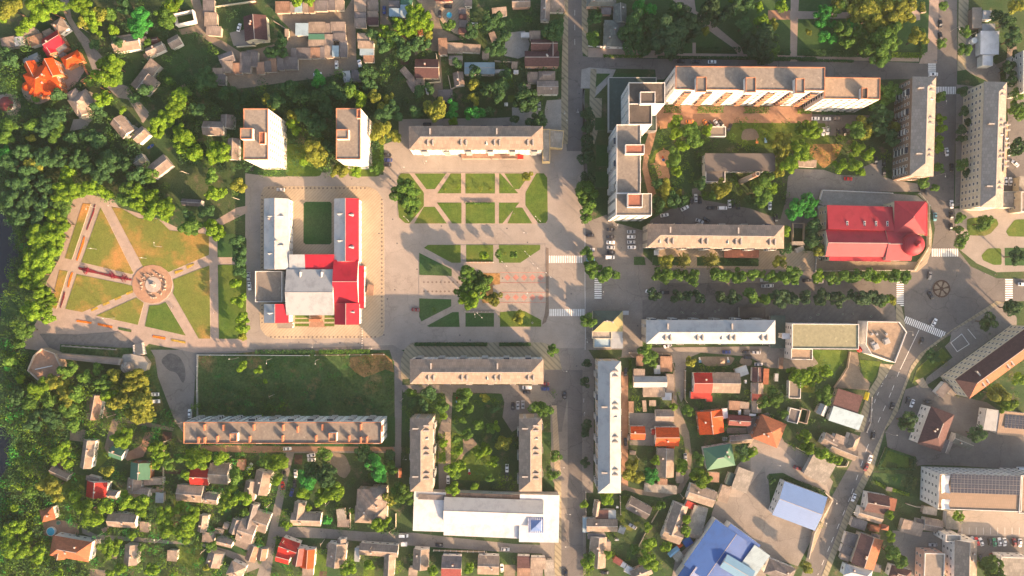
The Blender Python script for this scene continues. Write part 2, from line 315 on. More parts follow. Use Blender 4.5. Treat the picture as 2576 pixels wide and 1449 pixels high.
# north square lawns
def lawn(s,mat='grass',rnd=0): return S('lawn',mat,s,up=.16,rnd=rnd)
S('plaza','path','11:1425,330 1460,290 2576,290 2850,290 2930,300 2935,350 2935,740 2900,805 2576,805 1560,805 1480,790 1430,740 1425,560 1425,400',up=.12,rnd=.08)
lawn('11:1430,330 1460,297 1545,297 1690,490 1690,625 1545,800 1500,795 1440,740 1428,640',rnd=.05)
for s in ('1595,297 1915,297 1800,455 1715,455','1960,297 2065,297 2065,497 1825,497','2108,297 2405,297 2405,498 2108,498','2447,297 2460,297 2640,497 2447,497','2500,297 2760,297 2650,455 2600,455',
  '1690,632 1800,632 1920,800 1592,800','1820,590 2068,590 2068,800 1975,800','2110,590 2405,590 2405,800 2110,800','2445,590 2650,590 2480,800 2445,800','2600,640 2680,640 2780,800 2530,800'): lawn('11:'+s)
lawn('21:245,295 320,295 355,340 360,760 340,795 265,798 135,620 135,490',rnd=.05)
# south square
S('plaza','plaza','11:1640,1095 1700,1020 2930,1008 2945,1050 2945,1830 2900,1840 1750,1842 1640,1760',up=.12,rnd=.05)
for s in ('1690,1045 1730,1015 2060,1015 2060,1195 1970,1195','1643,1095 1970,1260 1970,1328 1643,1318','2115,1015 2388,1015 2388,1185 2115,1185','2445,1015 2860,1015 2860,1060 2660,1195 2445,1195',
  '1643,1553 1965,1563 1965,1632 1665,1785 1643,1740','2040,1690 2050,1840 1740,1840 1720,1830 1975,1692','2108,1700 2395,1700 2395,1838 2108,1838','2455,1692 2576,1680 2700,1680 2870,1770 2870,1838 2455,1838'): lawn('11:'+s,'grass' if '1015' in s or '1680' in s else 'grass_deep')
S('flower_bed','straw','11:2230,1300 2455,1300 2455,1410 2380,1420 2400,1600 2280,1600 2230,1420',up=.2)
for dx in range(5):
    for dy in(0,200):
        x=2530+84*dx; y=1343+dy
        S('paving_diamond','redtile','11:%d,%d %d,%d %d,%d %d,%d'%(x,y-33,x+33,y,x,y+33,x-33,y))
for y in(1290,1393,1490,1592): S('paving_band','redtile','11:2455,%d 2915,%d 2915,%d 2455,%d'%(y,y,y+5,y+5))
S('paving_band','border','21:340,1040 368,1050 370,1700 345,1790 300,1820 330,1700 340,1600')
# south row pavement
S('pavement','paver_y','12:1460,720 1500,610 1560,555 1600,547 2880,547 2960,570 3040,650 3080,820 2895,820 2895,720 1550,720 1550,915 1460,915',up=.12,rnd=.06)
lawn('12:1595,550 2330,550 2330,582 1595,582','weeds'); lawn('12:2448,550 2765,550 2765,582 2448,582','weeds')
# meadow south-west of square
S('meadow','weeds','12:-590,690 0,640 1180,622 1300,640 1390,740 1395,1240 1340,1290 -580,1290',up=.03)
S('meadow','straw','12:1170,660 1280,650 1370,730 1390,850 1300,820 1200,860 1090,900 1000,850 930,780 950,700')
S('meadow','weeds','02:1480,560 1560,700 1620,1100 1700,1400 1500,1300 1440,1100 1400,800')
S('soot_patch','soot','02:1610,730 1700,650 1800,680 1860,780 1870,900 1840,970 1780,850 1690,830',rnd=.2)
# memorial park
S('plaza','path','01:720,560 860,500 1150,560 1200,640 1620,760 1830,865 1960,890 2130,790 2380,640 2490,620 2490,690 2210,830 2190,1120 2380,1140 2380,1215 2200,1215 2205,1960 2480,1960 2490,2080 1960,2100 1500,2010 1400,2100 620,2110 250,2060 240,1990 330,1850 480,1600 460,1400 600,1150 640,900')
for s,m_ in (('835,597 915,603 725,1165 655,1150','grass_dry'),('1015,640 1060,720 1345,1300 1325,1310 950,1220 820,1190','grass_dry'),('1125,635 1230,650 1400,750 1600,760 1710,870 2060,905 2105,930 2105,1115 1700,1290 1600,1230 1445,1245','grass_dry'),
  ('600,1268 685,1282 570,1660 510,1640','grass_dry'),('775,1310 1260,1410 1430,1449 1340,1480 830,1692 660,1660','grass_dry'),('1740,1365 2110,1220 2118,1958 2000,1958 1740,1500 1755,1440','grass_dry'),
  ('1375,1545 1450,1600 1390,1820 970,1728','grass_dry'),('1505,1625 1600,1620 1670,1590 1872,1928 1460,1835','grass'),('2190,920 2340,900 2480,950 2480,1140 2190,1140','grass_deep'),('2193,1215 2480,1215 2480,1960 2205,1960','grass')):
    lawn('01:'+s,m_)
for s,m_ in (('965,610 950,690 880,870 872,860 930,700 955,612','bedred'),('858,930 850,1000 785,1175 770,1170 810,1050 845,935','bedorange'),('740,1295 720,1360 695,1445 680,1440 700,1350 722,1292','bedorange'),('660,1490 650,1550 615,1650 605,1645 630,1550 648,1490','bedred'),
   ('790,1240 900,1255 1000,1290 1150,1320 1330,1360 1325,1375 1150,1350 1000,1310 890,1290 795,1262','bedred'),('775,1770 925,1790 920,1810 775,1790','bedorange'),('985,1800 1135,1832 1130,1855 985,1822','bedorange'),('1195,1845 1325,1870 1322,1895 1195,1868','weeds'),('1540,1925 1668,1945 1665,1968 1538,1945','bedorange'),('1728,1962 1870,1988 1868,2008 1726,1982','bedyellow'),
   ('1755,1280 1840,1262 1845,1278 1765,1310','bedyellow'),('1875,1225 1950,1200 1955,1218 1885,1258','bedyellow')): S('flower_bed',m_,'01:'+s,up=.25,edge='border')
for i in range(4):
    x=915+118*i;y=1665-55*i
    S('flower_bed','bedyellow','01:%d,%d %d,%d %d,%d %d,%d'%(x,y,x+65,y-28,x+75,y-8,x+10,y+20),up=.25,edge='border')
cx,cy=1535,1410
S('plaza','redtile' if 0 else 'brickpath','01:'+' '.join('%d,%d'%(cx+205*math.cos(a/16*6.283),cy+195*math.sin(a/16*6.283)) for a in range(16)),up=.2)
# bastion court
S('plaza','paver_dark','02:400,460 760,470 1200,440 1360,560 1330,640 1230,660 600,640 500,600')
S('lawn','weeds','02:610,565 1200,600 1340,600 1330,700 1200,720 600,655',up=.006)
# NW mansion yard
S('yard','path','00:620,640 800,560 860,700 780,830 700,900 560,980 400,1050 300,1040 230,960 210,850 300,800',rnd=.12)
S('lawn','grass','00:15,830 200,750 230,830 215,900 200,960 100,930 30,930'); S('lawn','grass_deep','00:220,1010 280,1020 380,1050 400,1100 200,1180 120,1190')
S('yard','path','00:-20,960 90,935 190,980 215,1080 160,1170 80,1170 40,1050 -20,1060',rnd=.15)
S('lawn','grass_deep','00:1700,590 1780,500 1930,440 1990,500 1850,600 1720,680',rnd=.15)
# apartments lawn
S('lawn','grass_deep','11:-20,60 -20,300 130,330 290,325',up=.12); S('lawn','grass','11:290,0 690,0 690,240 640,328 300,328',up=.12,rnd=.1); S('lawn','grass','11:930,240 1160,0 1285,0 1295,260 1230,328 940,328',up=.12,rnd=.08)
# parking row strips west of complex
S('lawn','grass_deep','20:835,1185 940,1185 940,1310 835,1310',up=.15); S('lawn','grass_deep','21:845,10 970,10 970,225 845,225',up=.15); S('lawn','grass_deep','21:835,280 970,280 970,435 835,435',up=.15)
S('lawn','grass_deep','21:1225,1135 1330,1135 1345,1218 1225,1218',up=.16); S('lawn','grass_deep','21:1420,1135 1790,1135 1790,1225 1410,1218',up=.16); S('lawn','grass_deep','21:1860,1135 2480,1150 2480,1230 1860,1225',up=.16)
# NE courtyard
S('courtyard','brickpath','20:1430,1130 1500,1060 3020,1075 3020,1180 3440,1190 3440,1250 2900,1245 2230,1235 2150,1290 1720,1250 1500,1225 1450,1330 1420,1449 1360,1650 1380,1750 1450,1950 1380,2000 1310,1700 1340,1449 1400,1250')
S('courtyard','asphalt','20:3020,1150 3600,1160 3560,1300 3330,1360 3060,1370 3020,1250')
S('courtyard','asphalt','21:1400,760 1600,650 1820,600 1810,450 1890,440 1920,560 2400,650 2700,760 2800,400 3100,330 3700,380 3720,500 3060,480 3050,720 3000,850 1380,800')
S('road','asphalt_old','31:200,330 280,250 560,260 700,310 1150,330 1260,360 1500,400 1530,480 1200,480 530,465 500,560 180,540')
S('playground','sand','21:1460,80 1530,55 1580,70 1600,100 1560,200 1590,330 1570,375 1480,365 1440,240 1430,205 1380,205 1440,190 1440,120',rnd=.1)
S('playground','sand','20:1480,1220 1570,1225 1560,1290 1490,1300'); S('lawn','grass','21:1380,200 1430,70 1530,10 1600,10 1520,45 1450,100 1430,195')
S('lawn','grass','20:2230,1235 3150,1240 3200,1449 3100,1600 2600,1500 2300,1449 2150,1400 2200,1290'); S('lawn','straw','31:430,0 760,0 690,150 560,250 500,190 400,80',rnd=.1)
S('yard','dirt','20:2320,1300 2450,1290 2500,1400 2300,1420',rnd=.2); S('yard','asphalt_old','31:960,230 1160,150 1150,360 980,330')
# theatre grounds
S('yard','concrete','31:530,470 1200,495 1500,520 1600,600 1260,600 1230,640 560,620 510,600'); S('yard','concrete','31:500,620 560,620 560,1120 530,1160 500,1100'); S('yard','dirt','31:490,1170 1480,1185 1560,1180 1470,1275 480,1275')
# east islands
S('lawn','grass','31:2000,750 2200,730 2300,755 2320,810 2240,900 2180,925 2020,920 1998,850',up=.16,rnd=.12); S('lawn','grass','31:2480,760 2700,755 2700,935 2420,930 2390,880',up=.16,rnd=.1)
S('lawn','grass','31:2145,1120 2210,1050 2345,1048 2350,1215 2270,1218 2160,1170',up=.16,rnd=.1); S('lawn','grass_deep','31:2378,1045 2700,1045 2700,1225 2382,1222',up=.16)
# roundabout
S('roundabout','bedbrown','31:'+' '.join('%d,%d'%(1743+90*math.cos(a/20*6.283),1457+90*math.sin(a/20*6.283)) for a in range(20)),up=.2)
for k in range(6):
    a=k*1.047+.3; r0,r1=22,74
    S('flower_bed','dirt','31:'+' '.join('%d,%d'%(1743+r*math.cos(a+d),1457+r*math.sin(a+d)) for r,d in((r0,-.3),(r1,-.36),(r1,0),(r1,.36),(r0,.3))),up=.3,edge='border')
# north-east park
S('park_lawn','grass_deep','20:1360,-60 4200,-60 4180,520 4080,570 1650,535 1300,480 1380,200')
S('path','path','20:1580,-40 1830,-40 1850,110 2000,220 2300,470 2330,545 2270,545 2220,480 1900,250 1700,90'); S('path','path','20:1815,430 1850,430 1850,560 1815,560')
S('path','path','30:228,-40 312,-40 300,200 290,560 292,620 218,620 222,560'); S('path','path','30:0,105 860,125 860,185 0,198 '); S('path','brickpath','30:0,105 220,105 220,198 0,198')
S('path','path','30:1320,20 1390,20 1530,130 1530,200 1460,215 1400,190 1470,150'); S('path','path','30:1240,580 1520,590 1520,615 1240,610')
# far right strip
S('yard','asphalt','30:2330,820 2600,800 2600,700 2700,700 2700,2100 2540,2080 2370,1900 2420,1449 2400,900',avoid=False)
S('yard','dirt','30:2410,430 2500,440 2500,600 2310,690 2290,650 2400,600')
# south-east
S('lawn','grass','32:1450,960 1500,810 1640,690 1750,600 1830,690 1560,900',up=.16); S('lawn','grass_deep','32:1830,550 1940,465 2020,570 1900,640',up=.16); S('lawn','grass','32:2010,410 2140,330 2300,250 2350,330 2230,430 2080,510',up=.16); S('lawn','grass','32:2370,390 2500,300 2500,400',up=.16)
S('pavement','asphalt_old','32:1850,440 2350,150 2420,180 2500,300 2500,470 2300,470 1740,880 1560,1000 1600,900 1860,700 1780,590 1830,540',up=.1)
S('yard','asphalt','32:1380,1020 1560,960 1700,1050 2030,1110 2200,1150 2576,1400 2700,1500 2700,1850 1500,1750 1200,1600 1180,1449 1330,1200')
S('yard','dirt','32:650,1000 780,830 820,640 900,650 930,850 1030,960 1010,1030')
S('lawn','grass','32:450,620 800,625 790,700 640,880 560,900 450,800'); S('lawn','grass','32:920,720 1140,740 1050,950 960,900',avoid=False)
S('lawn','grass','33:1180,150 1480,250 1460,380 1090,365',up=.15); S('lawn','grass_deep','33:1060,405 1440,425 1420,640 1150,560 1030,490',up=.15)
S('road','asphalt','33:1500,150 2700,80 2700,420 2300,350 1600,330 1480,340'); S('yard','paver','32:1480,930 1560,900 1620,1010 1540,1000')
S('yard','plaza','33:1960,790 2700,790 2700,1120 1900,1030'); S('yard','asphalt','33:1910,1030 2700,1060 2700,1300 2110,1250 2100,1150'); S('yard','asphalt_old','33:1250,990 1780,1010 1780,1190 1560,1200 1540,1449 1440,1449 1260,1200')
S('courtyard','asphalt_old','23:2350,-120 2576,-200 2740,100 3000,250 3100,330 3230,500 3180,640 3000,1000 2900,1050 2860,1300 2540,1300 2460,1180 2576,1500 1600,1500 1650,1250 1950,1000 2050,700 2300,600 2250,350 2400,200')
S('courtyard','plaza','23:2400,100 2700,150 2900,350 3150,480 3200,640 3120,700 2560,520 2540,340 2300,660 2060,640 2400,400')
S('lawn','grass_deep','33:0,420 150,410 330,500 560,600 600,650 560,660 150,480 50,800 20,700',up=.15,rnd=.05)
S('courtyard','asphalt_old','33:0,700 60,830 470,1010 300,1350 20,1260 -200,1100')
# central-south block
S('road','dirt','22:1080,700 1200,650 1500,660 1600,700 1650,850 1660,1150 1720,1300 1780,1449 1810,1700 1790,1900 1700,2060 1500,2110 1300,2080 1100,2020 1100,1980 1250,2020 1500,2060 1660,2020 1750,1850 1745,1650 1720,1500 1640,1400 1600,1200 1625,1000 1620,850 1580,700')
S('road','asphalt_old','22:1110,610 1330,600 2600,585 3000,640 3080,760 2950,830 2576,800 2380,690 1900,650 1780,700 1735,850 1730,1100 1700,1150 1640,1000 1640,760 1570,680 1200,650 1100,700')
S('yard','dirt','22:1850,690 2250,690 2200,780 1950,790',rnd=.15); S('yard','dirt','22:2310,690 2420,720 2400,790 2280,760',rnd=.2)
S('yard','asphalt_old','22:1175,1255 1440,1260 1640,1370 1640,1449 1180,1449'); S('yard','asphalt_old','23:1180,0 1430,0 1430,140 1180,130')
S('lawn','grass','23:1090,640 1160,650 1170,900 1300,900 1200,1000 1090,960')
# apartments courtyard bottom centre
S('courtyard','asphalt_old','12:1460,975 2880,975 3010,1120 2860,1280 2576,1449 2480,1300 2500,1150 2450,1060 1980,1050 1960,1449 1960,1750 1900,2050 1840,2050 1830,1449 1920,1200 1900,1060 1480,1050')
S('lawn','grass_deep','12:1470,1070 1860,1055 1910,1110 1900,1240 1830,1270 1550,1280 1545,1449 1470,1449',up=.1,rnd=.04); S('lawn','grass_deep','12:1975,1070 2470,1062 2495,1130 2440,1170 2300,1170 2290,1290 2450,1449 2250,1480 2050,1480 1975,1400',up=.1,rnd=.04)
S('lawn','grass','13:1970,0 2050,20 2200,100 2250,150 2100,200 2080,300 2200,400 2470,450 2470,500 1990,480 1960,300',rnd=.05); S('lawn','grass','13:2180,170 2350,240 2470,340 2450,460 2200,450 2070,300',up=.08,rnd=.1); S('path','dirt','13:2080,60 2180,60 2230,120 2100,220 2040,330 2000,300 2090,180',rnd=.1)
S('path','paver','13:1905,0 1960,0 1960,290 1905,320',up=.06)
S('lawn','grass_deep','23:300,0 395,0 395,200 340,230 300,150',up=.1); S('lawn','grass_deep','12:1080,1290 1400,1290 1400,1560 1340,1600 1200,1600 1320,1449 ',up=.05,rnd=.05)
for x0,x1 in((-500,-60),(0,490),(575,880),(890,1115)): S('lawn','grass_deep','13:%d,118 %d,118 %d,145 %d,145'%(x0,x1,x1,x0),up=.12)
S('pavement','brickpath','13:-560,130 500,145 1380,150 1400,190 500,195 0,210 -560,190')
S('yard','dirt','13:650,290 780,200 900,230 960,380 900,470 830,440 780,330',rnd=.15); S('lawn','grass','12:-100,1720 1300,1640 1400,1720 1430,2050 900,2120 450,2200 300,1900'[:0] or '13:600,1240 720,1230 710,1449 570,1449')
# south-west lanes
S('road','dirt','02:1090,1449 1130,1320 1250,1300 1500,1350 1750,1410 1740,1440 1500,1400 1250,1350 1180,1380 1140,1600 1080,1680 1040,1650')
S('road','asphalt_old','03:820,960 960,1030 1400,1060 2080,1130 2300,1190 2576,1290 2650,1350 2400,1449 2576,1500 2300,1449 2440,1330 2180,1190 2000,1140 1300,1100 980,1080 830,1020')
S('yard','brickpath','03:430,910 560,880 780,910 800,1030 560,1060 440,1040',rnd=.1); S('yard','brickpath','03:1460,0 1560,0 1440,250 1280,290 1240,230 1420,130')
S('lawn','grass','03:560,780 720,785 740,860 620,880'); S('lawn','grass','03:700,420 860,440 840,680 730,760 560,700'); S('lawn','grass','03:1800,1150 2050,1170 2050,1300 1950,1400 1780,1330'); S('lawn','grass','02:850,1449 1000,1449 1040,1700 900,1720'); S('lawn','grass','03:930,300 1050,160 1100,260 950,400')
S('yard','concrete','00:740,1200 940,1190 860,1290 700,1320'); S('yard','dirt','02:870,1080 960,1060 1100,1260 1000,1330 870,1300',avoid=False)
# painted markings
def zebra(t,x0,y0,x1,y1,w,n):
    a=loc(t,x0,y0); b=loc(t,x1,y1); L=math.hypot(b[0]-a[0],b[1]-a[1]); ux,uy=(b[0]-a[0])/L,(b[1]-a[1])/L; wx,wy=-uy,ux; W=w/AP/2
    z=max(gz((a[0]*f+b[0]*(1-f)),(a[1]*f+b[1]*(1-f))) for f in(.05,.25,.5,.75,.95))+.006
    v=[];f=[]
    for i in range(n):
        for q in((i,-1),(i+.56,-1),(i+.56,1),(i,1)):
            s=q[0]/(n-.44)*L; v.append((a[0]+ux*s+wx*W*q[1],a[1]+uy*s+wy*W*q[1],z))
        f.append((4*i,4*i+1,4*i+2,4*i+3))
    o=ob('zebra_crossing',mesh('zebra_crossing',v,f,'paint')); o['kind']='structure'
zebra('21',372,1160,705,1160,72,19); zebra('22',378,247,728,247,72,20); zebra('21',866,1345,866,1555,72,10); zebra('30',1650,640,1650,770,78,7); zebra('30',1695,910,1887,910,75,12)
zebra('31',1648,1093,1912,1093,80,15); zebra('31',1330,1385,1330,1630,72,12); zebra('31',2425,1360,2425,1575,75,10); zebra('32',1375,315,1775,475,70,22)
def line(t,s,w=.15,dash=None):
    p=[loc(t,*map(float,q.split(','))) for q in s.split()]; v=[];f=[]
    for a,b in zip(p,p[1:]):
        L=math.hypot(b[0]-a[0],b[1]-a[1]); ux,uy=(b[0]-a[0])/L,(b[1]-a[1])/L; s_=0
        while s_<L:
            e=min(L,s_+(dash or L)); n=len(v)
            for d,k in((s_,-1),(e,-1),(e,1),(s_,1)):
                x=a[0]+ux*d-uy*w*k; y=a[1]+uy*d+ux*w*k; v.append((x,y,gz(x,y)+.006))
            f.append((n,n+1,n+2,n+3)); s_=e+(dash*1.6 if dash else 1)
    o=ob('road_line',mesh('road_line',v,f,'paint')); o['kind']='structure'
line('32','1520,420 1330,820',.12); line('32','1320,840 1240,1050 1130,1300 1000,1600 830,2100 620,2600 500,2890',.1,3); line('32','1240,780 1080,1120 1000,1400',.1,2)
for i in range(9): line('33','%d,960 %d,1030'%(1950+72*i,1950+72*i),.06)
line('21','735,820 735,1449 738,1950 722,2600',.08); line('20','632,100 632,500',.06,3)
# dark diamond borders of the school pavement
mb=MB()
def dia(x,y,r=12):
    p=loc('11',x,y); z=gz(*p)+.006; k=r/AP
    mb.add([(p[0]-k,p[1],z),(p[0],p[1]-k,z),(p[0]+k,p[1],z),(p[0],p[1]+k,z)],[(0,1,2,3)])
for i in range(24): dia(130+42*i,444)
for i in range(31): dia(1266,560+42.5*i); dia(62,520+42.5*i,10)
for i in range(26): dia(150+42*i,1941)
for i in range(9): dia(1690+42*i,1390); dia(1690+42*i,1483)
o=ob('paving_pattern',mb.me('paving_pattern',['border'])); o['kind']='structure'

MANH=MB(); MANH.cone(0,0,0,.012,.42,.42,14); MANH=MANH.me('manhole_cover',['soot'])
for q in '11,1350,350 11,1238,900 11,1375,757 11,1865,825 11,2525,850 11,963,352 12,1398,18 12,1322,110 12,1287,472 12,845,553 12,430,545 12,2155,525 12,2050,475 12,1030,555 21,1100,1045 21,155,990 22,597,58 22,542,110 22,650,785 20,677,637 20,676,940 20,632,1245 20,632,1320 20,638,535 20,1315,685 22,1265,380 23,595,565 23,610,915 13,655,998 13,1780,1070 31,1050,310 31,1420,475 33,710,685 33,577,1087 33,1010,445 32,1145,970 32,1690,160 11,2480,1350 11,1620,1260 11,1420,1000'.split():
    t,x,y=q.split(','); px,py=loc(t,float(x),float(y)); o=ob('manhole_cover',MANH,None,(px,py,gz(px,py)+.002)); o['kind']='structure'
# ================================================================ BUILDINGS
def poly_rect(w,d): return [(-w/2,-d/2),(w/2,-d/2),(w/2,d/2),(-w/2,d/2)]
def roof_mesh(w,d,typ,rh,mat,oh=.35):
    W,Dp=w+2*oh,d+2*oh; mb=MB(); sw=Dp>W
    if typ in('gx',): sw=False
    if typ in('gy',): sw=True
    a,b=(Dp,W) if sw else (W,Dp)   # a = along ridge
    mats=[mat] if isinstance(mat,str) else list(mat)
    m2=1 if len(mats)>1 else 0
    def X(x,y,z): return (-y,x,z) if sw else (x,y,z)
    t=.16
    A,B=a/2,b/2
    if typ in('gable','gx','gy'): rA=A; ends=False
    elif typ=='hip': rA=max(A-B*1.0,0.01); ends=True
    elif typ=='pyr': rA=.01; ends=True
    if typ in('gable','gx','gy','hip','pyr'):
        v=[X(-A,-B,0),X(A,-B,0),X(A,B,0),X(-A,B,0),X(-rA,0,rh),X(rA,0,rh),X(-A,-B,-t),X(A,-B,-t),X(A,B,-t),X(-A,B,-t)]
        f=[(0,1,5,4),(2,3,4,5),(1,2,5),(3,0,4),(6,7,1,0),(7,8,2,1),(8,9,3,2),(9,6,0,3),(9,8,7,6)]
        mi=[0,m2,(0 if ends else len(mats)),(0 if ends else len(mats)),0,0,0,0,0]
        if ends and m2: mi[2]=0;mi[3]=m2
        mb.v=v;mb.f=f;mb.m=mi
        # ridge capping
        mb.box(*( (-rA,-.14,rh-.02,rA,.14,rh+.06) if not sw else (-.14,-rA,rh-.02,.14,rA,rh+.06)),mi=len(mats)+1)
    elif typ=='shed':
        zs,zn=(0,rh) if rh>=0 else (-rh,0)
        v=[(-W/2,-Dp/2,zs),(W/2,-Dp/2,zs),(W/2,Dp/2,zn),(-W/2,Dp/2,zn),(-W/2,-Dp/2,-t),(W/2,-Dp/2,-t),(W/2,Dp/2,-t),(-W/2,Dp/2,-t)]
        mb.v=v; mb.f=[(0,1,2,3),(7,6,5,4),(4,5,1,0),(5,6,2,1),(6,7,3,2),(7,4,0,3)]; mb.m=[0]*6
    elif typ=='flat': mb.box(-w/2+.02,-d/2+.02,-.12,w/2-.02,d/2-.02,.04)
    elif typ=='slab': mb.box(-W/2,-Dp/2,-.14,W/2,Dp/2,.12)
    elif typ in('cone','dome'):
        n=16 if typ=='cone' else 28; r=W/2
        prof=[(1,0),(0,1)] if typ=='cone' else [(math.cos(q*math.pi/16),math.sin(q*math.pi/16)) for q in range(9)]
        for (r0,z0),(r1,z1) in zip(prof,prof[1:]):
            vv=[(r*k*math.cos(6.28318*i/n),r*k*math.sin(6.28318*i/n),zz*rh) for k,zz in((r0,z0),(max(r1,.001),z1)) for i in range(n)]
            mb.add(vv,[(i,(i+1)%n,n+(i+1)%n,n+i) for i in range(n)])
    return mb,mats
WINM={}
def winmesh(w,h):
    k=(round(w,1),round(h,1))
    if k not in WINM:
        mb=MB(); mb.box(-w/2,-.05,0,w/2,.03,h,0); mb.box(-w/2+.12,-.06,.12,-.05,.035,h-.12,1); mb.box(.05,-.06,.12,w/2-.12,.035,h-.12,1); mb.box(-w/2-.08,-.1,-.1,w/2+.08,.12,0,0); WINM[k]=mb.me('window',['frame','glass'])
    return WINM[k]
def windows(root,cx,cy,rz,w,d,h,step,state,floor=2.9,z0=1.0,ww=1.5,wh=1.5,inset=0):
    ca,sa=math.cos(rz),math.sin(rz)
    for (nx,ny,L,off) in ((0,-1,w,d/2),(0,1,w,d/2),(1,0,d,w/2),(-1,0,d,w/2)):
        mx,my=cx+(nx*ca-ny*sa)*off,cy+(nx*sa+ny*ca)*off; wn=(nx*ca-ny*sa,nx*sa+ny*ca)
        vis=(-mx*wn[0]-my*wn[1])>0
        n=max(1,int((L-1.6)/step)); nf=max(1,int((h-.4)/floor))
        if n<1: continue
        for k in range(n):
            s=-L/2+L*(k+.5)/n
            for fl in range(nf):
                z=z0+fl*floor
                if z+wh>h-.25: continue
                tx,ty=-wn[1],wn[0]; x,y=mx+tx*s,my+ty*s; ang=math.atan2(wn[1],wn[0])+math.pi/2
                if vis and state['n']<98:
                    ob('window',winmesh(ww,wh),root,(x-state['o'][0],y-state['o'][1],z),ang); state['n']+=1
                else:
                    mb=state['mb']; c,s_=math.cos(ang),math.sin(ang); bx,by=x-state['o'][0],y-state['o'][1]
                    q=[(-ww/2,-.06),(ww/2,-.06),(ww/2,.02),(-ww/2,.02)]
                    v=[(bx+a*c-b*s_,by+a*s_+b*c,zz) for zz in(z,z+wh) for a,b in q]
                    mb.add(v,[(4,5,6,7),(0,1,5,4),(1,2,6,5),(3,0,4,7)],0)
CHM=MB(); CHM.box(-.35,-.35,-1.2,.35,.35,1.0,0); CHM.box(-.42,-.42,1.0,.42,.42,1.12,1); CHM=CHM.me('chimney',['w_brick','kerb'])
VNT=MB(); VNT.box(-.28,-1.4,-1.6,.28,1.4,.9,0); VNT.box(-.36,-1.5,.9,.36,1.5,1.02,1); VNT=VNT.me('vent_shaft',['w_stone','ridge'])
DRM=MB(); DRM.v=[(-.9,-1.2,0),(.9,-1.2,0),(0,-1.2,1.1),(0,1.8,1.1),(-.9,1.2,0),(.9,1.2,0)]; DRM.f=[(0,1,2),(0,2,3,4),(1,5,3,2)]; DRM.m=[0,1,1]; DRM=DRM.me('dormer',['frame','metal'])
BSTATE=[]
